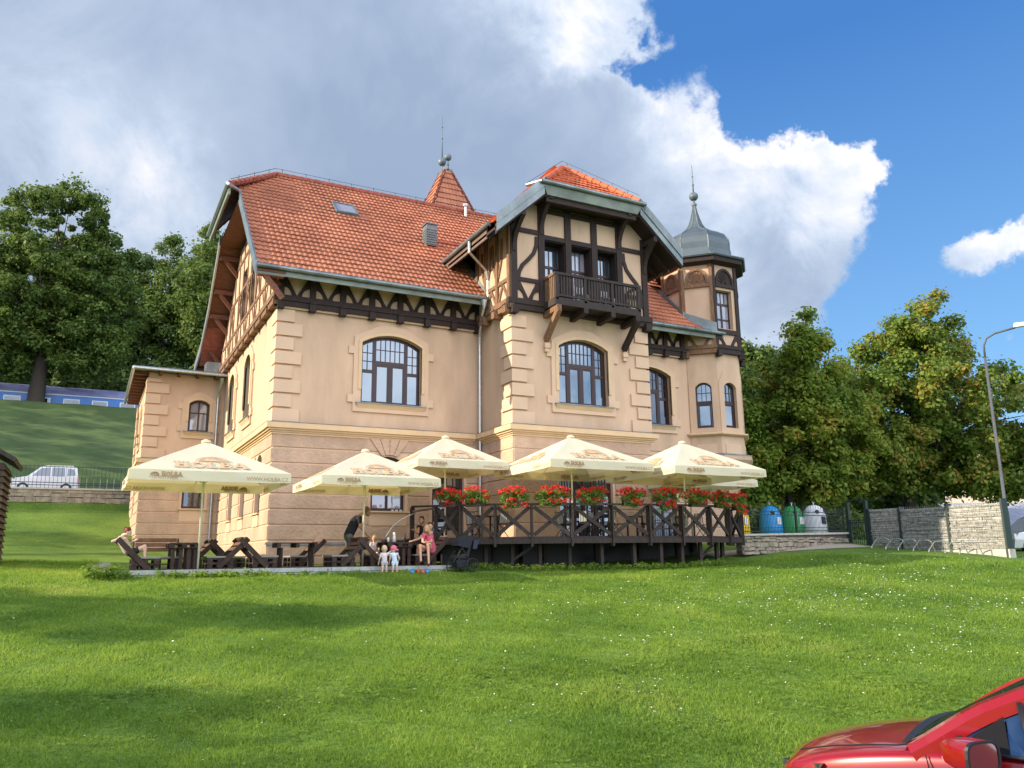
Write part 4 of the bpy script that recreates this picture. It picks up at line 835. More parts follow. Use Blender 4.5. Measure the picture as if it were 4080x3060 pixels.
# right: maples and bushes
tree('maple_tree', (45.0, 34.2, 2.4), [(45.8, 32.5, 10.8, 5.4, 5, 5.6), (42.0, 34, 9.6, 4.2, 4, 4.6), (49.5, 31.0, 9.3, 4.4, 3.6, 4.6), (45.5, 31.5, 14.8, 2.6, 2.3, 3.1), (49.5, 30.6, 6.4, 4.3, 3, 1.9), (41.6, 34.8, 6.6, 3.4, 3, 2.4), (45, 32, 7.4, 3, 3, 2)], 'large maple with reddish leaf tips behind the light stone wall', m='leaf_maple', ncl=470, nl=125000, size=.25, tr=.42, crad=(.45, 1.05), seed=8, limbs=10, trunk_top=10)
tree('maple_tree', (34.0, 32.5, 2.4), [(33.6, 32.0, 7.6, 3.0, 3, 4.6), (33.0, 29.4, 12.3, 1.2, 1.1, 1.9), (34.5, 31, 10.2, 2.2, 2, 2.6), (36.6, 31.0, 8.2, 2.6, 2.2, 3.6)], 'young maple with yellowing top behind the recycling bins', m='leaf_autumn', ncl=300, nl=70000, size=.22, tr=.2, crad=(.35, .85), seed=11, limbs=8)
tree('deciduous_tree', (39.5, 41, 2.5), [(39.0, 40, 11.2, 3.4, 3.4, 5.3), (36.5, 41, 9.5, 2.6, 3, 4.2)], 'dark green tree close to the turret on its right side', m='leaf_lime', ncl=210, nl=34000, size=.3, tr=.3, crad=(.5, 1.1), seed=12, group='trees right of the house')
tree('deciduous_tree', (31.2, 34.5, 2.3), [(31.0, 33.8, 6.6, 2.3, 2.3, 4.4), (31.2, 33.3, 4.2, 2.3, 1.8, 2.0)], 'bright green tree beside the turret above the yellow bin', m='leaf_bright', ncl=170, nl=36000, size=.2, tr=.16, crad=(.35, .8), seed=13, group='trees right of the house')
tree('deciduous_tree', (40.8, 36.5, 2.4), [(40.0, 36, 7.2, 3.0, 2.6, 4.4), (37.6, 35, 5.6, 2.8, 2.4, 3.4)], 'leafy green tree between the two maples', m='leaf_bright', ncl=190, nl=34000, size=.24, tr=.2, crad=(.4, .9), seed=14, group='trees right of the house')
for i, (x, y, z, h, r_) in enumerate([(52, 45, 2.5, 5.0, 4.2), (60, 60, 2.5, 8, 5), (72, 70, 3, 9, 6), (50, 52, 2.5, 7, 4.5), (44, 50, 2.5, 7, 5), (51, 39.5, 2.5, 4.6, 3.4), (57, 47, 2.5, 6, 4), (66, 50, 2.5, 8, 5)]):
    tree('deciduous_tree', (x, y, z), [(x, y, z+h*.62, r_, r_*.8, h*.42), (x+1, y, z+h*.35, r_, r_*.8, h*.3)], ['low tree behind the grey shed roof', 'distant round tree behind the maple', 'far tree at the right edge behind the houses', 'distant tree seen under the maple crown', 'distant tree behind the gate', 'low dark tree under the right side of the maple', 'dark tree rising behind the shed ridge', 'tree beside the lamp behind the shed'][i], m='leaf_lime', ncl=90, nl=9000, size=.42, tr=.25, crad=(.6, 1.3), seed=40+i, group='distant trees on the right')
def bush(name, x, y, z, rx, ry, rz, label, m='leaf_bright', n=7000, s=.16, seed=2, k=40):
    rg = np.random.default_rng(seed); d = rg.normal(size=(k, 3)); d /= np.linalg.norm(d, axis=1)[:, None]; d[:, 2] = np.abs(d[:, 2]); c = d*(.5+.5*rg.random(k))[:, None]*np.array([rx, ry, rz])+np.array([x, y, z+.1])
    e = empty(name, (x, y, z), label, 'bush'); quadmesh('foliage', leafcloud(c, rg.uniform(.25, .5, k), n, s, seed), M[m], e, (x, y, z))
    b = MB()
    for i in range(8): b.tube([(x+rg.normal()*.1, y+rg.normal()*.1, z-.1), tuple(c[i])], [.03, .01], 5)
    b.build('stems', M['bark'], e)
for i, a in enumerate([(29.6, 33.6, 2.3, 2.2, 1.2, 2.6), (33.6, 33.4, 2.3, 2.4, 1.3, 2.4), (37.0, 33.2, 2.3, 2.2, 1.2, 2.2), (34.4, 29.2, 2.3, 1.1, .8, 1.0), (35.6, 30.0, 2.3, 1.3, .8, 1.3), (39.8, 34.0, 2.4, 1.8, 1.2, 2.0), (40.6, 37.0, 2.4, 3.6, 2, 4.5)]):
    bush('bush', *a, ['bright green bush behind the yellow bin', 'green bush behind the blue and green bins', 'green bush behind the white bin', 'small dark bush behind the iron railing', 'dark bush beside the parked dark car', 'green bush below the large maple', 'bright leafy bush filling the gap between the two maples'][i], m='leaf_bright' if i in (0, 1, 2, 6) else 'leaf_lime', seed=60+i, n=9000)
# trees to the left of the picture that shade the lawn
for i, (x, y, h, r_) in enumerate([(-23, 23.6, 13.0, 2.9), (-27, 16.8, 12.2, 2.9), (-19, 12.0, 8.4, 2.4), (-24, 35.5, 11.5, 3.2), (-25, 43, 11, 3.0), (-22, 49.5, 9, 2.6), (-33, 29, 13, 2.2), (-20, 68, 13, 4.5), (-23, 77, 12, 5), (-26, 86, 12, 5.5), (-31, 93, 12, 5.5)]):
    z = terz(x, y); tree('lawn_edge_tree', (x, y, z), [(x, y, z+h*.62, r_, r_, h*.36), (x, y-.3, z+h*.38, r_*.8, r_*.8, h*.2)], 'tree on the left edge of the lawn, %s from the car park' % ['third', 'second', 'first', 'fifth', 'sixth', 'seventh', 'fourth', 'eighth', 'ninth', 'tenth', 'eleventh'][i], m='leaf_lime', ncl=70, nl=9500 if i < 3 else 5600, size=.32, tr=.2, crad=(.5, 1.4), group='trees along the left edge of the lawn', seed=80+i)
# weeds under the platform edge
wg = np.random.default_rng(6); k = 130; xw = wg.uniform(.2, 10.4, k)**1.0; c = np.stack([xw, 24.02-.12*wg.random(k), 1.12+.08*wg.random(k)], 1); xs_ = wg.uniform(.3, 4.6, 40); c = np.concatenate([c, np.stack([xs_, 23.9-.25*wg.random(40), 1.20+.10*wg.random(40)], 1), np.stack([wg.uniform(-.1, .9, 26), wg.uniform(23.5, 24.1, 26), 1.3+.2*wg.random(26)], 1)])
tag(quadmesh('weeds', leafcloud(c, np.full(len(c), .15), 5500, .085, 4), M['leaf_bright']), 'leafy weeds growing along the front of the wooden platform', 'weeds', kind='stuff')
M['meadow_shaded'] = mat('shaded_rough_meadow', (.085, .135, .032), .95, 0, .5, .9, 25, col2=(.05, .085, .022), bd=.05, detail=8)  # rough grass, with the shade on the bank put into its darker green
tag(grid_sheet('embankment', np.arange(-44, 14, .8), np.arange(59.6, 89.5, .8), lambda x, y: ter(x, y)+.26+.10*np.sin(x*1.3)*np.sin(y*.9), M['meadow_shaded']), kind='structure')
# ---- blue train on the embankment
M['train_blue'] = mat('train_blue', (.015, .17, .55), .35, .05, 3); M['train_roof'] = mat('train_roof', (.20, .22, .42), .5, .15, 1); M['train_navy'] = mat('train_navy', (.05, .07, .25), .4)
for ci, x0 in enumerate((-36.6, -12.2, 12.4)):
    tr_ = empty('railway_coach', (x0+12, 92.2, 15.6), ['blue passenger coach at the left edge behind the lime trunk', 'blue passenger coach with white stripe between lime trunk and annex', 'blue passenger coach hidden behind the house'][ci], 'train coach', 'coaches of the blue train')
    Pt = FR(90.8); b = MB(); x1 = x0+24.2
    pr = [(0, 0), (0, 1.85), (.03, 2.1)]; b.box(x0, x1, 90.8, 93.6, 15.9, 17.95); b.build('body', M['train_blue'], tr_)
    b = MB(); prof = [(90.78, 17.97), (90.9, 18.35), (91.2, 18.7), (91.7, 18.88), (92.2, 18.92), (92.7, 18.88), (93.2, 18.7), (93.5, 18.35), (93.62, 17.97)]
    for i in range(8): (ya, za), (yb_, zb_) = prof[i], prof[i+1]; b.add([(x0, ya, za), (x1, ya, za), (x1, yb_, zb_), (x0, yb_, zb_)], [(0, 1, 2, 3)])
    b.add([(x0, y, z) for y, z in prof], [tuple(range(9))]).add([(x1, y, z) for y, z in prof], [tuple(range(9))]); b.build('roof', M['train_roof'], tr_, True)
    MB().box(x0, x1, 90.74, 90.8, 17.86, 17.95).build('white_stripe', M['white'], tr_)
    for i in range(9):
        u = x0+1.2+i*2.55; o_ = MB().pbox(Pt, u, u+1.45, 16.6, 17.55, 0, .02).build('window', M['white'], tr_); MB().pbox(Pt, u+.1, u+1.35, 16.7, 17.45, .022, .03).build('pane', M['glass_d'], o_)
# ---- stone wall, fence and van on the left
M['stone'] = mat('rubble_stone', (.30, .25, .19), .95, .3, 2.5, .9, 5, bd=.06)
def stonewall(P, u0, u1, zb0, zb1, zt0, zt1, th, parent, seed, cw=.34, chh=.17, m=None):
    rg = random.Random(seed); b = MB(); zacc = 0
    while zacc < zt0-zb0:
        u = u0-rg.random()*cw; rh = chh*rg.uniform(.65, 1.35)
        while u < u1:
            w = cw*(.6+.9*rg.random()); a, c = max(u, u0), min(u+w-.02, u1)
            if c-a > .05:
                t = (a-u0)/(u1-u0); z0 = zb0+(zb1-zb0)*t+zacc+rg.uniform(-.02, .02); zt = zt0+(zt1-zt0)*t; z1 = min(z0+rh-.015-rg.uniform(0, .03), zt)
                if z1-z0 > .03: j = rg.uniform(-.02, .03); b.pbox(P, a, c, z0, z1, -th, j)
            u += w
        zacc += rh
    o = b.build('stones', m or M['stone'], parent); b2 = MB(); b2.hexa([P(u0, zb0, -th+.02), P(u1, zb1, -th+.02), P(u1, zb1, -.05), P(u0, zb0, -.05), P(u0, zt0-.01, -th+.02), P(u1, zt1-.01, -th+.02), P(u1, zt1-.01, -.05), P(u0, zt0-.01, -.05)]); b2.build('mortar_core', mat('mortar', (.12, .105, .09), .95, .2, 8), parent)
    return o
sw = empty('retaining_wall', (-2, 52, 4.4), 'low rubble stone retaining wall below the railings left of the annex', 'wall')
stonewall(FR(52), -14, 4, 4.35, 4.35, 5.58, 5.58, .35, sw, 3, cw=.62, chh=.24)
MB().box(-14, 4, 51.93, 52.4, 5.585, 5.68).build('coping', M['concrete'], sw)
M['fence_dark'] = mat('dark_green_fence', (.018, .035, .03), .5)
fe = empty('iron_fence', (-2, 52.15, 5.68), 'dark iron railing on the retaining wall in front of the white van', 'fence')
b = MB()
for z in (5.84, 5.98, 6.88): b.box(-14, 4, 52.13, 52.17, z-.02, z+.02)
b.build('rail', M['fence_dark'], fe); b = MB()
for i in range(79): b.box(-12+i*.2, -11.98+i*.2, 52.14, 52.16, 5.68, 6.98)
b.build('bars', M['fence_dark'], fe)
f2 = empty('fence_rear', (-2, 59.5, 5.3), 'pale slatted fence at the foot of the embankment behind the white van', 'fence'); b = MB()
for z in (5.5, 6.5): b.box(-12, 6, 59.5, 59.53, z-.03, z+.03)
b.build('rail', M['fence_dark'], f2); b = MB()
for i in range(44): b.box(-12+i*.4, -11.95+i*.4, 59.46, 59.5, 5.3, 6.9)
b.build('pickets', mat('pale_post', (.30, .33, .22), .8), f2)
# generic vehicle from a side profile
def vehicle(name, prof, glassw, wdt, label, cat, body, loc, rz, wheels, rw=.31, lights=None, group=None, handle=True):
    e = empty(name, loc, label, cat, group, rz); b = MB(); n = len(prof); h = wdt/2; zmax = max(p[1] for p in prof); zs_ = .92
    def yw(z): return h*(1-.16*max(0, (z-zs_)/(zmax-zs_))) if z > zs_ else h*(1-.05*max(0, (.5-z)/.5))
    L_ = [(x, -yw(z), z) for x, z in prof]; R_ = [(x, yw(z), z) for x, z in prof]; tr2 = tessellate_polygon([[Vector((x, z, 0)) for x, z in prof]])
    b.add(L_, [tuple(t) for t in tr2]); b.add(R_, [tuple(t) for t in tr2])
    for i in range(n): j = (i+1) % n; b.add([L_[i], L_[j], R_[j], R_[i]], [(0, 1, 2, 3)])
    b.build('body', body, e, off=False)
    for g in glassw:
        for s in (-1, 1): MB().add([(x, s*(yw(z)+.008), z) for x, z in g], [tuple(range(len(g)))]).build('side_window', M['glass_d'], e, off=False)
    for x in wheels:
        for s in (-1, 1):
            t = MB(); t.tube([(x, s*(h-.2), rw), (x, s*(h+.005), rw)], rw, 18); w_ = t.build('wheel', M['black'], e, off=False); MB().tube([(x, s*(h-.02), rw), (x, s*(h+.012), rw)], rw*.6, 12).build('rim', M['steel'], w_, off=False)
    for (x, z, c) in (lights or []):
        for s in (-1, 1): MB().box(x-.05, x+.05, s*(h-.12)-.1, s*(h-.12)+.1, z-.13, z+.13).build('lamp', c, e, off=False)
    return e
M['red_lamp'] = mat('tail_lamp', (.5, .02, .02), .25); M['clear_lamp'] = mat('headlamp', (.7, .7, .68), .15)
mpv = [(0, .25), (.05, .62), (.25, .88), (.85, 1.0), (1.45, 1.55), (1.75, 1.66), (3.1, 1.68), (3.35, 1.55), (3.45, 1.0), (3.48, .3)]
vehicle('minivan', mpv, [[(1.08, 1.02), (1.5, 1.48), (1.95, 1.54), (1.98, 1.02)], [(2.06, 1.02), (2.06, 1.54), (2.72, 1.54), (2.74, 1.02)], [(2.86, 1.05), (2.86, 1.5), (3.2, 1.46), (3.3, 1.1)]], 1.62, 'small white minivan parked behind the railing on the left', 'car', M['white'], (-4.25, 55.3, terz(-3, 55.3)+.3), 0, (.65, 2.85), lights=[(3.44, .85, M['red_lamp']), (.1, .72, M['clear_lamp'])])
# ---- right side: bins, gate, walls
M['bin_y'] = mat('yellow_bin', (.85, .55, .02), .4, .05, 3); M['bin_b'] = mat('blue_bin', (.02, .30, .72), .4, .08, 3); M['bin_g'] = mat('green_bin', (.03, .28, .08), .4, .08, 3); M['bin_w'] = mat('white_bin', (.68, .70, .74), .45, .08, 3)
for x, y, m, c in ((29.55, 31.9, 'bin_y', 'yellow'), (31.2, 31.3, 'bin_b', 'blue'), (32.35, 30.9, 'bin_g', 'green'), (33.05, 30.1, 'bin_w', 'white')):
    z = 2.45; e = empty('recycling_bin', (x, y, z), '%s bell-shaped recycling bin behind the iron railing' % c, 'bin', 'recycling bins behind the railing')
    MB().lathe([(.001, .06), (.54, .06), (.61, .12), (.60, .5), (.58, .9), (.53, 1.2), (.43, 1.40), (.28, 1.53), (.12, 1.58), (.001, 1.58)], (x, y, z), 20).build('bell', M[m], e, True)
    MB().tube([(x, y, z+1.6), (x, y, z+1.72)], .03, 6).tube([(x-.1, y, z+1.74), (x+.1, y, z+1.74)], .025, 6).build('lifting_eye', M['steel'], e)
    for a in (-120, -60):
        cx_, cy_ = x+.49*math.cos(R(a)), y+.49*math.sin(R(a)); MB().ball((cx_, cy_, z+1.22), .11, 10, 6).build('slot', M['black'], e)
    MB().hexa([(x-.13, y-.625, z+.62), (x+.13, y-.625, z+.62), (x+.13, y-.5, z+.62), (x-.13, y-.5, z+.62), (x-.13, y-.60, z+.98), (x+.13, y-.60, z+.98), (x+.13, y-.5, z+.98), (x-.13, y-.5, z+.98)]).build('notice', M['white'] if c != 'white' else M['black'], e)
WA, WB_ = Vector((22.3, 23.9, 0)), Vector((31.2, 26.5, 0)); wang = math.degrees(math.atan2(WB_.y-WA.y, WB_.x-WA.x)); PW = FA(WA.x, WA.y, wang); WLn = (WB_-WA).length
ws = empty('garden_wall', (26.7, 25.2, 1.9), 'low rubble stone wall with flat coping between terrace and gate', 'wall')
stonewall(PW, 0, WLn, 1.62, 1.62, 2.30, 2.46, .3, ws, 9, cw=.36, chh=.15)
MB().hexa([PW(-.02, 2.305, -.35), PW(WLn, 2.465, -.35), PW(WLn, 2.465, .06), PW(-.02, 2.305, .06), PW(-.02, 2.38, -.35), PW(WLn, 2.55, -.35), PW(WLn, 2.55, .06), PW(-.02, 2.38, .06)]).build('coping', M['concrete'], ws)
wf = empty('iron_fence', (26.7, 25.2, 2.4), 'black wrought iron railing with spear tips on the low stone wall', 'fence'); b = MB(); q = MB()
for z in (2.62, 3.28, 3.42): b.hexa([PW(0, z-.16, -.17), PW(WLn, z, -.17), PW(WLn, z, -.13), PW(0, z-.16, -.13), PW(0, z-.13, -.17), PW(WLn, z+.03, -.17), PW(WLn, z+.03, -.13), PW(0, z-.13, -.13)])
b.build('rail', M['iron'], wf)
for i in range(78):
    u = .06+i*.118
    if u < WLn: z = 2.4+.16*u/WLn; q.tube([PW(u, z-.05, -.15), PW(u, z+.95+(.14 if i % 2 else 0), -.15), PW(u, z+1.08+(.14 if i % 2 else 0), -.15)], [.011, .011, .002], 4).ball(PW(u, z+.22, -.15), .025, 6, 4)
q.build('bars', M['iron'], wf)
for u in (0.05, WLn/2, WLn-.05): MB().pbox(PW, u-.035, u+.035, 2.3, 3.75, -.19, -.11).build('fence_post', M['iron'], wf)
gt = empty('garden_gate', (31.2, 26.0, 1.75), 'tall dark blue iron gate with arched top beside the light stone wall', 'gate'); GP = FL(31.2)
for y in (25.42, 26.42): MB().pbox(GP, y-.07, y+.07, 1.6, 3.93, -.07, .07).build('gate_post', M['fence_dark'], gt)
MB().strip(GP, [(25.42+i*.1, 3.93+.10*math.sin(math.pi*i/10)) for i in range(11)], .07, -.04, .04).build('gate_arch', M['fence_dark'], gt); b = MB(); b.pbox(GP, 25.5, 26.34, 2.95, 3.0, -.02, .02).pbox(GP, 25.5, 26.34, 1.85, 1.92, -.02, .02).pbox(GP, 25.5, 26.34, 3.05, 3.09, -.02, .02)
for i in range(8): b.pbox(GP, 25.52+i*.115, 25.545+i*.115, 1.85, 3.05, -.012, .012)
for y in (25.5, 26.3): b.pbox(GP, y, y+.04, 1.8, 3.1, -.025, .025)
b.build('gate_leaf', M['fence_dark'], gt); MB().pbox(GP, 25.53, 25.58, 2.6, 2.85, .02, .07).build('handle', M['steel'], gt)
M['gab'] = mat('pale_split_stone', (.40, .385, .35), .9, .35, 7, .7, 14, bd=.03)
gb = empty('panel_wall', (31.2, 22.2, 1.6), 'high wall of pale split stone behind wire mesh panels on the right', 'wall')
ystops = [25.28, 23.72, 21.5, 19.2]
for i in range(3):
    y1_, y0_ = ystops[i], ystops[i+1]; rg = random.Random(i+5); b = MB(); z = 1.72
    while z < 3.44:
        hh = rg.choice((.05, .065, .08, .11)); y_ = y0_+.04
        while y_ < y1_-.04:
            w_ = rg.uniform(.12, .55); b.pbox(GP, y_, min(y_+w_-.008, y1_-.04), z, min(z+hh-.014, 3.5), -.28, rg.uniform(-.05, .02)); y_ += w_
        z += hh
    MB().pbox(GP, y0_+.04, y1_-.04, 1.7, 3.44, -.25, -.09).build('panel_core', M['bark'], gb); b.build('stone_panel', M['gab'], gb); b = MB()
    k = int((y1_-y0_)/.1)
    for j in range(k): b.pbox(GP, y0_+.05+j*.1, y0_+.056+j*.1, 1.7, 3.52, .03, .036)
    for j in range(9): b.pbox(GP, y0_+.03, y1_-.03, 1.78+j*.2, 1.788+j*.2, .036, .044)
    b.build('wire_mesh', M['steel'], gb)
for y in ystops: MB().pbox(GP, y-.04, y+.04, 1.35, 3.55 if y > 20 else 3.62, -.3, .06).build('wall_post', M['fence_dark'], gb)
MB().pbox(GP, 19.1, 25.3, 1.2, 1.70, -.32, .05).build('plinth', M['concrete'], gb)
for i, y in enumerate((24.2, 23.5, 22.9, 22.2, 21.5, 20.8, 20.2)):
    z = terz(30.6, y); r_ = MB().tube([(30.75, y-.3, z-.05), (30.6, y-.27, z+.36), (30.5, y-.2, z+.44), (30.35, y+.1, z+.42), (30.2, y+.28, z+.1), (30.15, y+.3, z-.1)], .022, 6)
    tag(r_.build('bicycle_stand', M['steel']), 'bent steel tube bicycle stand before the stone wall, %s from the gate' % ['first', 'second', 'third', 'fourth', 'fifth', 'sixth', 'seventh'][i], 'bike stand', 'bicycle stands along the stone wall')
sed = [(0, .25), (.02, .6), (.35, .82), (1.2, .98), (2.0, 1.40), (2.6, 1.46), (3.3, 1.40), (4.0, 1.05), (4.3, .98), (4.38, .3)]
sg = [[(1.5, 1.0), (2.05, 1.34), (2.6, 1.38), (2.6, 1.0)], [(2.7, 1.0), (2.7, 1.38), (3.2, 1.33), (3.6, 1.03)]]
M['car_dark'] = mat('dark_car_paint', (.02, .022, .035), .2, coat=1); M['car_silver'] = mat('silver_car_paint', (.55, .57, .60), .25, metal=.4, coat=1)
vehicle('parked_car', sed, sg, 1.75, 'dark car parked beyond the iron gate', 'car', M['car_dark'], (37.5, 31.6, 2.3), R(-20), (.8, 3.5), lights=[(.1, .65, M['clear_lamp'])], group='cars parked beyond the wall')
vehicle('parked_car', mpv, [[(1.08, 1.02), (1.5, 1.48), (1.95, 1.54), (1.98, 1.02)], [(2.06, 1.02), (2.06, 1.54), (2.72, 1.54), (2.74, 1.02)]], 1.8, 'silver car half hidden at the right end of the stone wall', 'car', M['car_silver'], (36.0, 22.4, 1.5), R(-25), (.7, 2.85), lights=[(.1, .72, M['clear_lamp'])], group='cars parked beyond the wall')
# lamp, sheds and houses
lp = empty('street_lamp', (32.90, 20.10, 1.5), 'tall grey street lamp with curved arm at the right edge', 'street lamp')
M['lamp_grey'] = mat('grey_lamp_pole', (.09, .095, .10), .5, .1, 6)
MB().tube([(32.90, 20.10, 1.4), (32.90, 20.10, 3.2), (32.90, 20.10, 3.21), (32.90, 20.10, 9.6)], [.10, .095, .065, .05], 12).tube([(32.90, 20.10, 9.55), (32.90, 20.08, 10.1), (32.94, 19.95, 10.4), (33.05, 19.65, 10.55), (33.35, 18.95, 10.66)], .042, 10).build('pole', M['lamp_grey'], lp, True)
MB().hexa([(33.22, 18.95, 10.66), (33.46, 19.00, 10.66), (33.70, 18.30, 10.66), (33.46, 18.25, 10.66), (33.26, 18.92, 10.84), (33.42, 18.96, 10.84), (33.64, 18.40, 10.80), (33.50, 18.35, 10.80)]).build('lamp_head', M['white'], lp)
M['corr'] = mat('corrugated_sheet', (.33, .34, .40), .55, .15, 1.5, metal=.3)
sd = empty('shed', (60, 41, 2.5), 'long low shed with grey corrugated roof behind the stone wall', 'shed'); b = MB()
sa, sb_ = Vector((54.0, 43.5, 0)), Vector((74, 32.0, 0)); sdv = (sb_-sa).normalized(); sn = Vector((sdv.y, -sdv.x, 0)); 
if sn.y > 0: sn = -sn
Ls = (sb_-sa).length; b2 = MB()
for i in range(int(Ls/.3)):
    u = i*.3; p = sa+sdv*u; p2 = sa+sdv*(u+.15); p3 = sa+sdv*(u+.3); f_ = sn*4.2
    for a, c, ha, hc in ((p, p2, 0, .07), (p2, p3, .07, 0)):
        b.add([tuple(a+f_+Vector((0, 0, 3.35+ha))), tuple(c+f_+Vector((0, 0, 3.35+hc))), tuple(c+Vector((0, 0, 5.25+hc))), tuple(a+Vector((0, 0, 5.25+ha)))], [(0, 1, 2, 3)])
b.build('roof', M['corr'], sd); f_ = sn*4.0
b2.hexa([sa+sn*-4, sb_+sn*-4, sb_+f_, sa+f_, sa+sn*-4+Vector((0, 0, 3.3)), sb_+sn*-4+Vector((0, 0, 3.3)), sb_+f_+Vector((0, 0, 3.3)), sa+f_+Vector((0, 0, 3.3))]); b2.build('wall', M['concrete'], sd)
p = sa+sdv*2.2+sn*1.2; MB().beam(p+Vector((0, 0, 4.8)), p+sdv*1.6+Vector((0, 0, 4.8)), 1.0, .12, up=(0, -.4, 1)).build('skylight', M['black'], sd)
for i, (x, y, w_, d_, h_, c, lb) in enumerate([(72, 43, 9, 7, 6.5, (.50, .42, .36), 'beige house with dark grey roof at the right edge'), (78, 38, 8, 7, 7.5, (.62, .34, .16), 'house with orange wall at the far right edge')]):
    z = 2.6; e = empty('house', (x, y, z), lb, 'house', 'houses beyond the wall'); P = FR(y-d_/2); wall(P, rect(x-w_/2, x+w_/2, z, z+h_), [rect(x-w_/2+1+k*2.2, x-w_/2+2+k*2.2, z+h_*.55, z+h_*.8) for k in range(3)], mat('house_wall_%d' % i, c, .9, .06, 2), 'wall', parent=e)
    for k in range(3): window(P, x-w_/2+1+k*2.2, x-w_/2+2+k*2.2, z+h_*.55, z+h_*.8, z+h_*.8, style='cross', gm='glass_d', parent=e)
    MB().add([(x-w_/2, y-d_/2, z), (x-w_/2, y+d_/2, z), (x-w_/2, y+d_/2, z+h_), (x-w_/2, y, z+h_+3), (x-w_/2, y-d_/2, z+h_)], [(0, 1, 2, 3, 4)]).build('gable', mat('house_gable_%d' % i, c, .9, .06, 2), e)
    MB().hexa([(x-w_/2-.4, y-d_/2-.5, z+h_-.3), (x+w_/2+.4, y-d_/2-.5, z+h_-.3), (x+w_/2+.4, y, z+h_+3), (x-w_/2-.4, y, z+h_+3), (x-w_/2-.4, y-d_/2-.5, z+h_-.1), (x+w_/2+.4, y-d_/2-.5, z+h_-.1), (x+w_/2+.4, y, z+h_+3.2), (x-w_/2-.4, y, z+h_+3.2)]).hexa([(x-w_/2-.4, y, z+h_+3), (x+w_/2+.4, y, z+h_+3), (x+w_/2+.4, y+d_/2+.5, z+h_-.3), (x-w_/2-.4, y+d_/2+.5, z+h_-.3), (x-w_/2-.4, y, z+h_+3.2), (x+w_/2+.4, y, z+h_+3.2), (x+w_/2+.4, y+d_/2+.5, z+h_-.1), (x-w_/2-.4, y+d_/2+.5, z+h_-.1)]).build('roof', M['zinc_d'], e)
# shingled hut at the left edge
hu = empty('wooden_hut', (-3.6, 31, 1.4), 'small shingled wooden hut cut by the left edge', 'hut'); hx = -2.47
MB().box(-5.4, hx-.12, 30, 32.4, 1.2, 4.6).build('wall', M['deckwood'], hu); b = MB()
for i in range(16): z = 1.5+i*.2; b.hexa([(-5.4, 29.9, z), (hx, 29.9, z), (hx, 32.5, z), (-5.4, 32.5, z), (-5.4, 29.98, z+.22), (hx-.09, 29.98, z+.22), (hx-.09, 32.44, z+.22), (-5.4, 32.44, z+.22)])
b.build('shingles', mat('weathered_shingle', (.075, .05, .034), .9, .35, 4, .4, 30), hu); b = MB()
for s_ in (1, -1):
    xm, xe = -4.0, -4.0+s_*1.75; b.hexa([(xm, 29.5, 5.75), (xe, 29.5, 4.72), (xe, 32.9, 4.72), (xm, 32.9, 5.75), (xm, 29.5, 5.88), (xe+s_*.04, 29.5, 4.85), (xe+s_*.04, 32.9, 4.85), (xm, 32.9, 5.88)])
b.build('roof', M['deckwood'], hu)

# ================================================================= wooden platform, terrace, furniture
ORD = ['first', 'second', 'third', 'fourth', 'fifth', 'sixth', 'seventh', 'eighth', 'ninth', 'tenth', 'eleventh', 'twelfth']
pf = empty('platform', (5.5, 24.2, 1.2), 'low wooden seating platform with grey edge boards before the villa', 'platform'); PZ = 1.40
MB().box(.75, 10.30, 24.2, 28.6, PZ-.05, PZ).build('decking', M['deckwood'], pf)
for i in range(5):
    x0 = .72+i*1.92
    b = MB(); b.box(x0+.005, x0+1.91, 24.14, 24.19, PZ-.13, PZ-.01).box(x0+.005, x0+1.91, 24.15, 24.19, PZ-.26, PZ-.145); b.build('edge_board', M['greyboard'], pf)
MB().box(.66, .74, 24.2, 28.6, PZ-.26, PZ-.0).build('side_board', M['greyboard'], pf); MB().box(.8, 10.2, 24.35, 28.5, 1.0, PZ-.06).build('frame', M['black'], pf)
# pallet bench (local: faces +x, pallet length along y)
def bench_proto():
    e = empty('pallet_bench', (0, 0, 0), 'x', 'bench')
    def pallet(b, x0, x1, z0):
        for y in (-.56, 0, .46):
            b.box(x0, x1, y, y+.1, z0, z0+.022)
            for x in (x0, (x0+x1)/2-.07, x1-.14): b.box(x, x+.14, y, y+.1, z0+.024, z0+.10)
        for k in range(5): x = x0+k*(x1-x0-.11)/4; b.box(x, x+.11, -.58, .58, z0+.122, z0+.144)
        for y in (-.56, 0, .46): b.box(x0, x1, y, y+.1, z0+.102, z0+.12)
    b = MB(); pallet(b, .38, 1.08, 0); b.build('lower_pallet', M['pallet'], e, off=False)
    b = MB(); pallet(b, .38, 1.08, .15); b.build('seat_pallet', M['pallet'], e, off=False)
    MB().box(.52, 1.1, -.56, .56, .297, .345).build('cushion', M['cushion'], e, off=False)
    for s in (-1, 1): MB().beam((.0, s*.60, .83), (.80, s*.60, .02), .045, .14, up=(1, 0, 1)).build('side_rail', M['pallet'], e, off=False)
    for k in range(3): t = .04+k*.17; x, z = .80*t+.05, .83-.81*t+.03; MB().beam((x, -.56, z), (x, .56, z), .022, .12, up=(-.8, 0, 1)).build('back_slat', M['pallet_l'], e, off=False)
    return e
def table_proto():
    e = empty('pallet_table', (0, 0, 0), 'x', 'table'); b = MB()
    for x in (-.38, -.19, 0, .19): b.box(x, x+.16, -.6, .6, .70, .722)
    for y in (-.6, -.05, .5):
        b.box(-.4, .4, y, y+.1, .675, .699)
        for x in (-.4, -.07, .26): b.box(x, x+.14, y, y+.1, .60, .674)
        b.box(-.4, .4, y, y+.1, .575, .599)
    b.build('table_top', M['pallet'], e, off=False)
    for y in (-.5, .44):
        for x in (-.33, -.12, .09, .27): MB().box(x, x+.1, y-.02, y+.02, 0, .574).build('leg_board', M['pallet'], e, off=False)
    return e
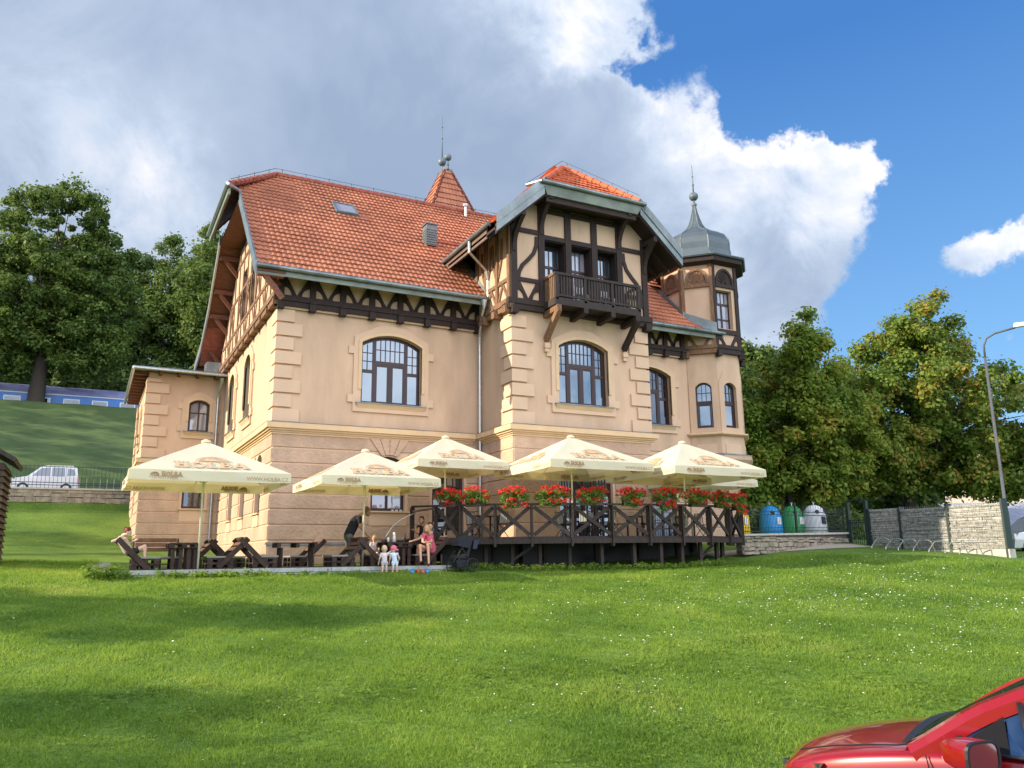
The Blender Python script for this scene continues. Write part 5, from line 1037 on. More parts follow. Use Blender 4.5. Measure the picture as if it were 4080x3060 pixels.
bp_, tp_ = bench_proto(), table_proto()
BN = [(.72, 25.05, 0, 'at the left end of the platform where the red haired woman sits'), (4.12, 25.05, 1, 'left half of the first back-to-back pair, nearest the left'), (3.88, 25.0, 0, 'right half of the first back-to-back pair near the left parasol pole'), (7.66, 25.05, 1, 'left half of the back-to-back pair by the second parasol pole'),
      (7.38, 25.0, 0, 'right half of the back-to-back pair by the second parasol pole'), (10.32, 25.05, 1, 'at the right end of the platform where the blonde woman sits'), (3.55, 27.3, 1, 'back row, left of the pair'), (3.35, 27.25, 0, 'back row, right of the pair'), (6.9, 27.2, 1, 'back row, by the low window')]
for i, (x, y, f, lb) in enumerate(BN):
    o = bp_ if i == 0 else copy_tree(bp_); o.location = (x, y, PZ); o.rotation_euler.z = math.pi if f else 0; tag(o, 'dark pallet bench '+lb, 'bench', 'pallet benches on the platform')
for i, (x, y, lb) in enumerate([(2.42, 25.15, 'leftmost'), (5.6, 25.15, 'middle'), (8.75, 25.15, 'rightmost')]):
    o = tp_ if i == 0 else copy_tree(tp_); o.location = (x, y, PZ); o.rotation_euler.z = 0 if i != 1 else R(90); tag(o, 'dark pallet table on the platform, %s of the three' % lb, 'table', 'pallet tables on the platform')
bb = copy_tree(bp_); bb.location = (1.8, 26.35, PZ); bb.rotation_euler.z = R(-90); tag(bb, 'dark pallet bench with its tall back behind the leftmost table', 'bench', 'pallet benches on the platform')
TZ = PZ+.722
def item(name, fn, m, label, cat, g='things on the rightmost pallet table'): b = MB(); fn(b); tag(b.build(name, M[m] if isinstance(m, str) else m, None, True), label, cat, g)
item('bottle', lambda b: b.lathe([(.001, 0), (.033, 0), (.033, .15), (.013, .21), (.012, .27), (.001, .27)], (8.98, 24.75, TZ), 12), mat('brown_glass', (.03, .015, .008), .1), 'dark brown bottle standing on the rightmost pallet table', 'bottle')
item('drinking_glass', lambda b: b.lathe([(.001, 0), (.03, 0), (.036, .15), (.034, .15), (.028, .01)], (8.40, 24.72, TZ), 12), 'clear_lamp', 'pale drink glass at the left corner of the table', 'glass')
item('thermos', lambda b: b.lathe([(.001, 0), (.05, 0), (.052, .16), (.04, .2), (.038, .3), (.001, .31)], (8.62, 24.8, TZ), 12), 'white', 'tall white thermos cup on the rightmost pallet table', 'thermos')
item('bag', lambda b: b.box(8.72, 8.92, 24.72, 24.84, TZ, TZ+.07), 'black', 'small flat black bag on the rightmost pallet table', 'bag')
for k in range(3): item('ashtray', lambda b, k=k: b.lathe([(.001, 0), (.05, 0), (.055, .05), (.001, .05)], (9.95+k*.16, 28.86, 3.33), 10), 'white', 'small white dish on the window sill, %s from left' % ORD[k], 'dish', 'white dishes on the window sill')
for k, (x, y, m, c) in enumerate([(8.78, 23.55, 'bin_b', 'blue'), (8.95, 23.5, 'red_lamp', 'orange red'), (9.08, 23.45, None, 'pink'), (9.25, 23.5, 'bin_b', 'light blue')]):
    z = terz(x, y)+.02; mm = M[m] if m else mat('pink_toy', (.75, .05, .22), .4)
    item('toy', lambda b: b.lathe([(.001, 0), (.05, 0), (.065, .09), (.05, .09), (.04, .02)], (x, y, z), 10).tube([(x-.06, y, z+.09), (x, y-.03, z+.14), (x+.06, y, z+.09)], .008, 5), mm, '%s plastic sand toy lying on the grass%s' % (c, ' beside the pink one' if k == 3 else ''), 'toy', 'sand toys on the grass')
# ---- terrace
DZ = 2.26; RZ = 3.33
rail = [(9.55, 25.7), (10.15, 25.1), (10.81, 24.56), (11.72, 23.84), (12.78, 23.30), (13.98, 22.80), (15.42, 22.58), (16.72, 22.30), (18.05, 22.24), (19.30, 22.28), (20.55, 22.72), (21.62, 23.22), (22.1, 24.3)]
tr = empty('terrace', (16, 26, 1.3), 'raised timber terrace on posts with crossed braces along its railing', 'terrace')
poly = [(x, y) for x, y in rail]+[(22.1, 28.86), (19.8, 28.86), (19.8, 25.92), (13.48, 25.92), (13.48, 28.86), (9.55, 28.86)]
b = MB(); b.prism(poly, [], lambda u, w, d: (u, w, d), DZ-.05, DZ, back=True); b.build('terrace_floor', M['deckwood'], tr)
for i in range(len(rail)-1):
    a, c = Vector((*rail[i], 0)), Vector((*rail[i+1], 0)); d = (c-a).normalized(); n = Vector((d.y, -d.x, 0)); V_ = lambda p, z, o=0: tuple(p+n*o+Vector((0, 0, z)))
    MB().beam(V_(a, DZ-.14, .02), V_(c, DZ-.14, .02), .05, .17).build('edge_beam', M['deckwood'], tr)
    MB().beam(V_(a, RZ-.03, .03), V_(c, RZ-.03, .03), .13, .06).build('handrail', M['deckwood'], tr)
    L = (c-a).length; a2, c2 = a+d*.07, c-d*.07
    if i > 0:
        MB().beam(V_(a2, RZ-.12, .035), V_(c2, DZ+.05, .035), .045, .12, up=(0, 0, 1)).build('cross_brace', M['deckwood'], tr); MB().beam(V_(a2, DZ+.05, -.02), V_(c2, RZ-.12, -.02), .045, .12).build('cross_brace', M['deckwood'], tr)
for i, (x, y) in enumerate(rail):
    o = MB(); a, c = Vector(rail[max(i-1, 0)]), Vector(rail[min(i+1, len(rail)-1)]); d = (c-a).normalized(); n = Vector((d.y, -d.x)); 
    for s in (-.05, .05): p = Vector((x, y))+n*.06*(1 if s > 0 else -.6); o.beam((p.x, p.y, DZ-.32), (p.x, p.y, RZ-.06), .06 if s > 0 else .09, .12, up=(n.x, n.y, 0))
    o.build('railing_post', M['deckwood'], tr)
low = [(10.9, 24.9), (11.7, 24.55), (12.5, 24.2), (13.3, 23.75), (14.2, 23.35), (15.2, 22.95), (16.3, 22.65), (17.3, 22.5), (18.2, 22.5), (19.1, 22.6), (20.2, 23.0), (20.9, 23.5), (12.5, 25.6), (14.3, 25.2), (16.2, 24.8), (18.1, 24.8), (20, 25), (21.2, 25.5)]
for x, y in low: z = terz(x, y)-.15; MB().box(x-.06, x+.06, y-.06, y+.06, z+.25, DZ-.2).box(x-.02, x+.02, y-.02, y+.02, z, z+.25).build('support_post', M['deckwood'], tr)
for (x, y), (x2, y2) in ((low[2], low[3]), (low[9], low[10]), (low[14], low[15])): MB().beam((x, y, 1.5), (x2, y2, 2.1), .05, .09).build('under_brace', M['deckwood'], tr)
MB().box(9.7, 22.0, 28.2, 28.8, .8, DZ-.1).box(13.5, 19.8, 25.3, 25.9, .8, DZ-.1).box(10.6, 21.5, 25.6, 25.75, .9, DZ-.12).build('foundation_shade', M['black'], tr)  # foundation and added blocks, black to put the under-deck shade into the colour
for i in range(5): MB().box(8.55+i*.22, 8.78+i*.22, 26.0, 27.4, PZ, PZ+.16*(i+1)).build('step', M['deckwood'], tr)
MB().tube([(8.45, 25.35, 2.12), (8.56, 25.35, 2.36), (8.75, 25.35, 2.63), (9.0, 25.35, 2.84), (9.3, 25.4, 2.98), (9.58, 25.45, 3.09)], .022, 8).build('metal_handrail', M['steel'], tr, True)
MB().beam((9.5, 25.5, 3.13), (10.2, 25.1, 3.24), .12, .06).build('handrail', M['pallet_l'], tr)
# terrace chairs and tables
def chair_proto():
    e = empty('bistro_chair', (0, 0, 0), 'x', 'chair'); b = MB()
    for x in (-.2, .2): b.tube([(x, -.2, 0), (x, .16, .45), (x, .22, .88)], .014, 5).tube([(x, .24, 0), (x, -.18, .45)], .014, 5)
    b.tube([(-.2, -.2, .02), (.2, -.2, .02)], .012, 5).tube([(-.2, .22, .86), (.2, .22, .86)], .014, 5); b.build('frame', M['black'], e, off=False)
    for k in range(6): MB().box(-.21, .21, -.2+k*.065, -.15+k*.065, .445, .462).build('seat_slat', M['deckwood'], e, off=False)
    for k in range(5): MB().box(-.16+k*.075, -.125+k*.075, .205, .222, .5, .84).build('back_slat', M['greyboard'], e, off=False)
    return e
cp = chair_proto(); C5 = [(14.6, 24.3, 20), (15.3, 24.0, -150), (15.0, 23.4, 100), (16.0, 23.7, 200), (16.7, 24.2, 30), (17.3, 23.3, -60), (18.1, 24.2, 170), (18.9, 23.5, 20), (19.7, 24.3, 200), (20.5, 24.0, 90), (11.6, 25.2, 20), (12.4, 24.9, 200)]
for i, (x, y, a) in enumerate(sorted(C5)):
    o = cp if i == 0 else copy_tree(cp); o.location = (x, y, DZ); o.rotation_euler.z = R(a); tag(o, 'dark slatted folding chair on the terrace, %s from the left' % ORD[i], 'chair', 'folding chairs on the terrace')
t0 = None
for i, (x, y) in enumerate([(12.0, 25.2), (15.6, 24.5), (17.6, 24.0), (19.4, 23.9)]):
    if t0 is None:
        t0 = empty('terrace_table', (0, 0, 0), 'x', 'table'); MB().box(-.4, .4, -.35, .35, .72, .75).build('table_top', M['pallet_l'], t0, off=False)
        for sx in (-.34, .34):
            for sy in (-.29, .29): MB().box(sx-.025, sx+.025, sy-.025, sy+.025, 0, .72).build('leg', M['black'], t0, off=False)
        o = t0
    else: o = copy_tree(t0)
    o.location = (x, y, DZ); tag(o, 'small wooden topped table on the terrace, %s from the left' % ORD[i], 'table', 'tables on the terrace')
# ---- geranium boxes
M['print_m'] = mat('tan_canvas_print', (.58, .40, .24), .9); M['ger_red'] = leafmat('geranium_petals', (.50, .02, .02), (.82, .07, .03), sc=6, fine=20, tr=.25); M['ger_leaf'] = leafmat('geranium_leaves', (.05, .12, .015), (.20, .30, .05), sc=5, fine=18, tr=.35); M['planter'] = mat('brown_planter', (.07, .035, .025), .6)
fl = [(10.5, 24.82, .75, 0), (11.22, 24.22, .85, .05), (12.25, 23.55, .85, .3), (13.42, 23.02, 1.1, .15), (14.66, 22.68, 1.0, .1), (16.1, 22.42, .9, .2), (17.38, 22.26, .95, .35), (18.72, 22.24, .95, .05), (19.95, 22.48, .95, .15), (21.2, 23.0, 1.0, .4)]
for i, (x, y, w, dr) in enumerate(fl):
    j = min(range(len(rail)-1), key=lambda k: (Vector(rail[k])/2+Vector(rail[k+1])/2-Vector((x, y))).length); d = (Vector(rail[j+1])-Vector(rail[j])).normalized(); n = Vector((d.y, -d.x)); rg = np.random.default_rng(100+i)
    e = empty('geranium_box', (x, y, RZ), 'box of red geraniums on the terrace railing, %s from the left' % ORD[i], 'flower box', 'geranium boxes along the railing')
    p = Vector((x, y))+n*.12; MB().beam((p.x-d.x*w*.38, p.y-d.y*w*.38, RZ+.0), (p.x+d.x*w*.38, p.y+d.y*w*.38, RZ+.0), .19, .17).build('planter', M['planter'], e)
    k = 34; u = rg.uniform(-w/2, w/2, k); o_ = rg.normal(size=k)*.09+.12; z = RZ+.17+rg.random(k)*.24-.5*(u/w)**2; c = np.stack([x+d.x*u+n.x*o_, y+d.y*u+n.y*o_, z], 1)
    if dr: m_ = 12; ud = rg.normal(size=m_)*w*.2-w*.1; zz = RZ+.1-rg.random(m_)*dr; c = np.concatenate([c, np.stack([x+d.x*ud+n.x*.24, y+d.y*ud+n.y*.24, zz], 1)])
    quadmesh('foliage', leafcloud(c, np.full(len(c), .13), 1900, .06, 200+i), M['ger_leaf'], e, (x, y, RZ))
    h = 50; u = rg.uniform(-w/2-.05, w/2+.05, h); o_ = rg.normal(size=h)*.12+.16; z = RZ+.30+rg.random(h)*.26-.45*(u/w)**2; c = np.stack([x+d.x*u+n.x*o_, y+d.y*u+n.y*o_, z], 1)
    m_ = 8+int(40*dr); ud = rg.normal(size=m_)*w*.22; zz = RZ+.14-rg.random(m_)*max(dr, .12); c = np.concatenate([c, np.stack([x+d.x*ud+n.x*.3, y+d.y*ud+n.y*.3, zz], 1)])
    quadmesh('flowers', leafcloud(c, np.full(len(c), .06), len(c)*24, .046, 300+i, up=.2), M['ger_red'], e, (x, y, RZ))
# ---- parasols
def letters(b, P, u, w, s, word='HOLBA', th=.004):
    k = [0]
    def rc(a, c, lo, hi): k[0] += 1; q = th+k[0]*.0003; b.pbox(P, u+a*s, u+c*s, w+lo*s, w+hi*s, -q, q)
    def st(pts, t): k[0] += 1; q = th+k[0]*.0003; b.strip(P, [(u+x*s, w+y*s) for x, y in pts], t*s, -q, q)
    for ch in word:
        if ch == 'H':
            rc(.10, .32, .1, .9); rc(.60, .82, .1, .9); rc(.32, .60, .42, .58)
            for x in (0, .5): rc(x, x+.42, 0, .1); rc(x, x+.42, .9, 1)
            u += .98*s
        elif ch == 'O': st([(.46+.36*math.cos(t*math.pi/10), .46+.40*math.sin(t*math.pi/10)) for t in range(21)], .2); u += .98*s
        elif ch == 'L': rc(.08, .30, .1, .9); rc(0, .40, .9, 1); rc(0, .72, 0, .1); rc(.60, .72, .1, .36); u += .78*s
        elif ch == 'B':
            rc(.08, .28, .1, .9); st([(.28, .92), (.5, .9), (.62, .76), (.5, .58), (.28, .54)], .15); st([(.28, .5), (.55, .46), (.72, .28), (.55, .1), (.28, .07)], .16); rc(0, .3, 0, .1); rc(0, .3, .9, 1); u += .84*s
        elif ch == 'A': st([(.06, .08), (.42, .98)], .13); st([(.42, .98), (.80, .08)], .21); rc(.22, .62, .3, .42); rc(-.06, .26, 0, .09); rc(.56, 1.0, 0, .09); u += 1.0*s
    return u
def emblem(b, P, u, w, s):
    q = .0042
    for r_, t in ((1.0, .05), (.84, .06)): b.strip(P, [(u+s*r_*math.cos(math.pi*i/16), w+s*r_*.78*math.sin(math.pi*i/16)) for i in range(17)], t*s, -q, q); q += .0003
    for i in range(1, 14): t = math.pi*i/14; q += .0001; b.strip(P, [(u+s*.25*math.cos(t), w+s*.18*math.sin(t)), (u+s*.78*math.cos(t), w+s*.6*math.sin(t))], .055*s, -q, q)
    b.prism([(u-s*.8, w-.0), (u+s*.8, w), (u+s*.4, w+s*.12), (u+s*.05, w+s*.32), (u-s*.3, w+s*.14)], [], P, -q-.0005, q+.0005, back=True)
def textmesh(b, P, txt, u, w, size, th=.003, sx=1.0):
    cu_ = bpy.data.curves.new('t', 'FONT'); cu_.body = txt; cu_.size = size; cu_.resolution_u = 2; cu_.offset = size*.012; o = bpy.data.objects.new('t', cu_); COL.objects.link(o); bpy.context.view_layer.update()
    me = bpy.data.meshes.new_from_object(o.evaluated_get(bpy.context.evaluated_depsgraph_get())); base = len(b.v)
    for s in (-1, 1): b.v.extend([tuple(P(u+v.co.x*sx, w+v.co.y, s*th)) for v in me.vertices]); b.f.extend([tuple(base+(0 if s < 0 else len(me.vertices))+i for i in p.vertices) for p in me.polygons])
    bpy.data.objects.remove(o); bpy.data.meshes.remove(me)
def parasol(x, y, zf, ze, zp, hs, label, rz=0, z0=None):
    e = empty('parasol', (x, y, zf), label, 'parasol', 'cream market parasols'); ca, sa = math.cos(rz), math.sin(rz); VH = .27
    Rt = lambda a, b_, c: (x+a*ca-b_*sa, y+a*sa+b_*ca, c)
    n = 8; b = MB()
    def edge(k, t):                                    # point on the rim, side k, t 0..1
        c = [(-hs, -hs), (hs, -hs), (hs, hs), (-hs, hs)]; p, q = c[k], c[(k+1) % 4]; bow = -.035*hs*math.sin(math.pi*t)**2*.5; u = p[0]+(q[0]-p[0])*t, p[1]+(q[1]-p[1])*t
        nx, ny = ((0, -1), (1, 0), (0, 1), (-1, 0))[k]; return u[0]+nx*bow, u[1]+ny*bow
    for k in range(4):
        for i in range(n):
            t0, t1 = i/n, (i+1)/n
            for j in range(6):
                s0, s1 = j/6, (j+1)/6; vs = []
                for t, s in ((t0, s0), (t1, s0), (t1, s1), (t0, s1)):
                    ex, ey = edge(k, t); sag = -.015*math.sin(math.pi*s)*math.sin(math.pi*((t*2) % 1 if t not in (0, .5, 1) else 0))
                    vs.append(Rt(ex*(1-s)+.06*np.sign(ex)*0, ey*(1-s), ze+(zp-ze)*s+sag))
                b.add(vs, [(0, 1, 2, 3)])
            (ax, ay), (cx, cy) = edge(k, t0), edge(k, t1); nx, ny = ((0, -1), (1, 0), (0, 1), (-1, 0))[k]
            h0, h1 = VH*(1 if 0 < t0 < 1 else .94), VH*(1 if 0 < t1 < 1 else .94); w0, w1 = .02*math.sin(t0*19+k), .02*math.sin(t1*19+k)
            b.add([Rt(ax, ay, ze), Rt(cx, cy, ze), Rt(cx+nx*w1, cy+ny*w1, ze-h1), Rt(ax+nx*w0, ay+ny*w0, ze-h0)], [(0, 1, 2, 3)])
    me_ = b.build('canopy', M['canvas'], e); 
    MB().lathe([(.14, 0), (.12, .06), (.05, .09), (.001, .1)], (x, y, zp-.03), 12).build('cap', M['canvas'], e)
    MB().tube([Rt(0, 0, zf), Rt(0, 0, zp-.05)], .032, 12).build('pole', M['pole'], e, True)
    MB().lathe([(.05, 0), (.055, .12), (.04, .14)], (x, y, ze-.22), 12).lathe([(.05, 0), (.055, .1), (.04, .12)], (x, y, zp-.35), 12).build('hub', M['pole'], e)
    for k in range(8):
        c = [(-hs, -hs), (0, -hs), (hs, -hs), (hs, 0), (hs, hs), (0, hs), (-hs, hs), (-hs, 0)][k]; r_ = MB().tube([Rt(c[0]*.03, c[1]*.03, zp-.1), Rt(c[0]*.97, c[1]*.97, ze-.0+.01)], .014, 6).build('rib', M['pole'], e)
        MB().tube([Rt(c[0]*.03, c[1]*.03, ze-.12), Rt(c[0]*.46, c[1]*.46, ze+(zp-ze)*.5-.06)], .012, 6).build('strut', M['pole'], r_)
    slope = math.hypot(hs, zp-ze); cz, sz = hs/slope, (zp-ze)/slope
    for k in range(4):
        nx, ny = ((0, -1), (1, 0), (0, 1), (-1, 0))[k]; tx_, ty_ = ((1, 0), (0, 1), (-1, 0), (0, -1))[k]
        def PF_(u, w, d, nx=nx, ny=ny, tx_=tx_, ty_=ty_):
            r_ = hs-w*cz+d*sz; return Rt(nx*r_+tx_*u, ny*r_+ty_*u, ze+w*sz+d*cz)
        def PV(u, w, d, nx=nx, ny=ny, tx_=tx_, ty_=ty_): r_ = hs-.018+d; return Rt(nx*r_+tx_*u, ny*r_+ty_*u, ze-VH+w)
        lg = MB(); l2 = MB(); tx = MB()
        if k in (0, 3):
            off = lambda u, w, d, PF_=PF_: PF_(u, w, d+.010)
            letters(lg, off, -.235*hs*2, .10*hs, .205*hs); emblem(lg, off, .02*hs, .34*hs, .21*hs)
        PV2 = lambda u, w, d, PV=PV: PV(u, w, d+.02 if d > 0 else d-.03)
        letters(l2, PV2, -.62*hs, .115, .055*hs, th=.002); emblem(l2, PV2, -.70*hs, .12, .055*hs)
        textmesh(tx, PV2, 'RYZÍ PIVO Z HOR', -.76*hs, .045, .045*hs, sx=.95); textmesh(tx, PV2, 'WWW.HOLBA.CZ', .42*hs, .055, .07*hs, sx=.95)
        if k in (0, 3): lg.build('printed_logo', M['print_m'], me_)
        l2.build('valance_logo', M['print'], me_); tx.build('valance_lettering', M['print'], me_)
parasol(2.80, 24.55, PZ, 3.93, 4.98, 2.03, 'cream parasol with lettering at the left end of the platform, nearest the annex')
parasol(7.72, 25.15, PZ, 4.02, 5.02, 1.86, 'cream parasol standing beside the leaning man, second from the left')
parasol(10.98, 26.3, DZ, 4.80, 5.80, 1.66, 'cream parasol nearest the villa wall, behind the second one')
parasol(14.62, 23.75, DZ, 4.62, 5.68, 2.0, 'cream parasol before the bay, fourth from the left')
parasol(18.85, 22.95, DZ, 4.50, 5.60, 2.0, 'cream parasol at the right end of the terrace')
parasol(21.3, 25.6, DZ, 4.45, 5.4, 1.85, 'cream parasol mostly hidden behind the rightmost one')
# ---- pushchair
pc = empty('pushchair', (10.55, 23.8, terz(10.5, 23.8)), 'black three-wheeled pushchair parked beside the terrace steps', 'pushchair'); z = terz(10.5, 23.8)
b = MB(); 
for dy in (-.22, .22): b.tube([(10.12, 23.8+dy, z+.28), (10.45, 23.8+dy, z+.75), (10.9, 23.8+dy, z+1.05), (10.97, 23.8+dy, z+1.15)], .014, 6).tube([(10.45, 23.8+dy, z+.72), (10.75, 23.8+dy, z+.2)], .014, 6)
b.tube([(10.97, 23.58, z+1.15), (10.97, 24.02, z+1.15)], .018, 6).build('frame', M['black'], pc)
for x, y, r_ in ((10.75, 23.5, .2), (10.75, 24.1, .2), (10.15, 23.8, .14)):
    w_ = MB(); w_.tube([(x+r_*math.cos(t*math.pi/10), y, z+r_+r_*math.sin(t*math.pi/10)) for t in range(21)], .022, 6, cap=False); w_.tube([(x, y-.03, z+r_), (x, y+.03, z+r_)], .03, 8)
    for t in range(6): w_.tube([(x, y, z+r_), (x+r_*math.cos(t*math.pi/3), y, z+r_+r_*math.sin(t*math.pi/3))], .005, 4, cap=False)
    w_.build('wheel', M['black'], pc)
MB().hexa([(10.2, 23.6, z+.42), (10.62, 23.6, z+.42), (10.62, 24, z+.42), (10.2, 24, z+.42), (10.22, 23.6, z+.50), (10.62, 23.6, z+.52), (10.62, 24, z+.52), (10.22, 24, z+.50)]).hexa([(10.58, 23.6, z+.45), (10.66, 23.6, z+.45), (10.66, 24, z+.45), (10.58, 24, z+.45), (10.74, 23.6, z+.98), (10.8, 23.6, z+.96), (10.8, 24, z+.96), (10.74, 24, z+.98)]).build('seat', M['blackf'], pc)
b = MB()
for i in range(6):
    t0, t1 = R(60+i*18), R(78+i*18); rr = .40
    b.add([(10.66+rr*math.cos(t0), 23.57, z+.72+rr*math.sin(t0)), (10.66+rr*math.cos(t1), 23.57, z+.72+rr*math.sin(t1)), (10.66+rr*math.cos(t1), 24.03, z+.72+rr*math.sin(t1)), (10.66+rr*math.cos(t0), 24.03, z+.72+rr*math.sin(t0)), (10.66, 23.57, z+.72), (10.66, 24.03, z+.72)], [(0, 1, 2, 3), (0, 1, 4), (3, 2, 5)])
b.build('hood', M['blackf'], pc); MB().hexa([(10.3, 23.62, z+.14), (10.7, 23.62, z+.14), (10.7, 23.98, z+.14), (10.3, 23.98, z+.14), (10.24, 23.6, z+.36), (10.74, 23.6, z+.36), (10.74, 24, z+.36), (10.24, 24, z+.36)]).build('basket', M['blackf'], pc)
MB().hexa([(10.82, 23.6, z+.7), (10.95, 23.6, z+.7), (10.95, 24, z+.7), (10.82, 24, z+.7), (10.84, 23.58, z+.98), (11.02, 23.58, z+.98), (11.02, 24.02, z+.98), (10.84, 24.02, z+.98)]).build('handle_bag', mat('navy_bag', (.03, .035, .07), .8), pc)

# ================================================================= people
def caps(b, p0, p1, r0, r1, n=10):
    p0, p1 = Vector(p0), Vector(p1); d = (p1-p0); 
    if d.length < 1e-4: d = Vector((0, 0, 1e-3))
    d = d.normalized(); b.tube([p0-d*r0, p0-d*r0*.7, p0, p1, p1+d*r1*.7, p1+d*r1], [r0*.05, r0*.72, r0, r1, r1*.72, r1*.05], n)
def fuse(b, name, m, parent, vox=.011):
    me = bpy.data.meshes.new('tmp'); me.from_pydata(b.v, [], b.f); o = bpy.data.objects.new('tmp', me); COL.objects.link(o)
    r_ = o.modifiers.new('r', 'REMESH'); r_.mode = 'VOXEL'; r_.voxel_size = vox; s = o.modifiers.new('s', 'SMOOTH'); s.factor = .5; s.iterations = 3
    bpy.context.view_layer.update(); ev = bpy.data.meshes.new_from_object(o.evaluated_get(bpy.context.evaluated_depsgraph_get())); bpy.data.objects.remove(o)
    off = worldoff(parent); ev.transform(Matrix.Translation(-off)); ev.materials.clear(); ev.materials.append(m); ev.polygons.foreach_set('use_smooth', [True]*len(ev.polygons)); ev.name = name
    q = bpy.data.objects.new(name, ev); COL.objects.link(q); q.parent = parent; return q
def skin(n, c): m = mat(n, c, .55, .05, 20); m.node_tree.nodes['Principled BSDF'].inputs['Subsurface Weight'].default_value = .1; return m
SK = skin('skin', (.62, .34, .22)); SKT = skin('tanned_skin', (.42, .20, .11)); SKP = skin('pale_skin', (.74, .48, .36))
def cloth(n, c): return mat(n, c, .9, .08, 12, .3, 30, bd=.01)
def hand(b, wr, d, r):                                 # palm, four curled fingers and a thumb
    wr, d = Vector(wr), Vector(d).normalized(); s = d.cross(Vector((0, 0, 1))); s = s.normalized() if s.length > .05 else Vector((1, 0, 0)); dn = s.cross(d).normalized(); dn = -dn if dn.z > 0 else dn
    pe = wr+d*.085*r; caps(b, wr, pe, .028*r, .034*r, 8)
    for i, l in enumerate((.062, .072, .067, .052)):
        q = pe+s*(i-1.5)*.0195*r; k = q+d*l*.55*r; caps(b, q, k, .0105*r, .0095*r, 6); caps(b, k, k+(d*.5+dn*.6)*l*.55*r, .0095*r, .0085*r, 6)
    q = wr+d*.03*r-s*.03*r; caps(b, q, q+(d*.6-s*.8)*.04*r, .0125*r, .0105*r, 6)
def person(label, base, J, S=1.0, sk=None, top=None, bot=None, hair=None, facing=(0, -1, 0), tops='short', bots='short', hairk='short', shoes=None, extra=None, group='guests on the platform and lawn', child=1.0, headr=.105):
    sk = sk or SK; e = empty('person', base, label, 'person', group); b = MB(); V3 = lambda k: Vector(J[k]); r = S; hd = V3('head'); f = Vector(facing).normalized()
    caps(b, V3('pelvis'), V3('chest'), .125*r, .135*r); caps(b, V3('shL'), V3('shR'), .062*r, .062*r); caps(b, V3('hipL'), V3('hipR'), .10*r, .10*r); caps(b, V3('chest'), V3('neck'), .10*r, .058*r); caps(b, V3('neck'), hd-Vector((0, 0, .04*r)), .052*r, .055*r)
    hr = headr*(r if child == 1 else child); b.ball(hd, hr, 14, 10, (.86, .95, 1.16)); sd = f.cross(Vector((0, 0, 1))).normalized(); b.ball(hd+f*hr*.35-Vector((0, 0, hr*.55)), hr*.62, 10, 8)
    b.ball(hd+f*hr*1.0-Vector((0, 0, hr*.12)), hr*.17, 8, 6, (1, 1, 1.3))
    for s in (-1, 1): b.ball(hd+sd*s*hr*.9-Vector((0, 0, hr*.1)), hr*.2, 8, 6, (.8, .8, 1.3))
    for s in 'LR':
        caps(b, V3('sh'+s), V3('el'+s), .050*r, .041*r); caps(b, V3('el'+s), V3('wr'+s), .041*r, .027*r); hand(b, V3('wr'+s), V3('wr'+s)-V3('el'+s) if 'hd'+s not in J else Vector(J['hd'+s]), r)
        caps(b, V3('hip'+s), V3('kn'+s), .083*r, .060*r); caps(b, V3('kn'+s), V3('an'+s), .060*r, .036*r); t = V3('toe'+s); caps(b, V3('an'+s)-Vector((0, 0, .02*r)), t, .038*r, .028*r)
    fuse(b, 'body', sk, e, .0105 if S > .7 else .009)
    if top:
        c = MB(); caps(c, V3('pelvis')+(V3('chest')-V3('pelvis'))*.02, V3('chest'), .142*r, .153*r); caps(c, V3('shL'), V3('shR'), .076*r, .076*r); caps(c, V3('chest'), V3('chest').lerp(V3('neck'), .45), .12*r, .08*r)
        if tops != 'none':
            for s in 'LR': caps(c, V3('sh'+s), V3('sh'+s).lerp(V3('el'+s), .5 if tops == 'short' else .18), .066*r, .06*r)
        fuse(c, 'shirt', top, e, .012)
    if bot:
        c = MB(); caps(c, V3('hipL'), V3('hipR'), .115*r, .115*r); caps(c, V3('pelvis'), V3('pelvis').lerp(V3('chest'), .18), .138*r, .134*r)
        for s in 'LR': caps(c, V3('hip'+s), V3('hip'+s).lerp(V3('kn'+s), .55 if bots == 'short' else 1), .102*r, .078*r)
        if bots == 'long':
            for s in 'LR': caps(c, V3('kn'+s), V3('an'+s), .078*r, .055*r)
        fuse(c, 'shorts' if bots == 'short' else 'trousers', bot, e, .012)
    if hair:
        c = MB(); up = Vector((0, 0, 1)); c.ball(hd-f*hr*.16+up*hr*.20, hr*1.03, 12, 9, (.9, 1, 1.08))
        if hairk == 'long':
            for s in (-1, 0, 1): caps(c, hd-f*hr*.5+sd*s*hr*.55, hd-f*hr*.6+sd*s*hr*.85-up*hr*2.0, hr*.5, hr*.32)
            for s in (-1, 1): caps(c, hd+sd*s*hr*.8+f*hr*.2+up*hr*.2, hd+sd*s*hr*.95+f*hr*.1-up*hr*1.5, hr*.26, hr*.2)
        if hairk == 'bun': c.ball(hd-f*hr*1.1+up*hr*.45, hr*.45, 10, 8); caps(c, hd-f*hr*1.2+up*hr*.3, hd-f*hr*1.45-up*hr*.6, hr*.25, hr*.1)
        if hairk == 'pony': caps(c, hd-f*hr*.9+up*hr*.3, hd-f*hr*1.4-up*hr*1.2, hr*.35, hr*.15)
        fuse(c, 'hair', hair, e, .011)
    ey = MB()
    for s in (-1, 1): ey.ball(hd+f*hr*.86+sd*s*hr*.34+Vector((0, 0, hr*.05)), hr*.11, 6, 5)
    ey.build('eyes', M['black'], e); MB().ball(hd+f*hr*.93-Vector((0, 0, hr*.55)), hr*.2, 8, 5, (1, 1, .35)).build('mouth', mat('lips', (.42, .12, .10), .5), e)
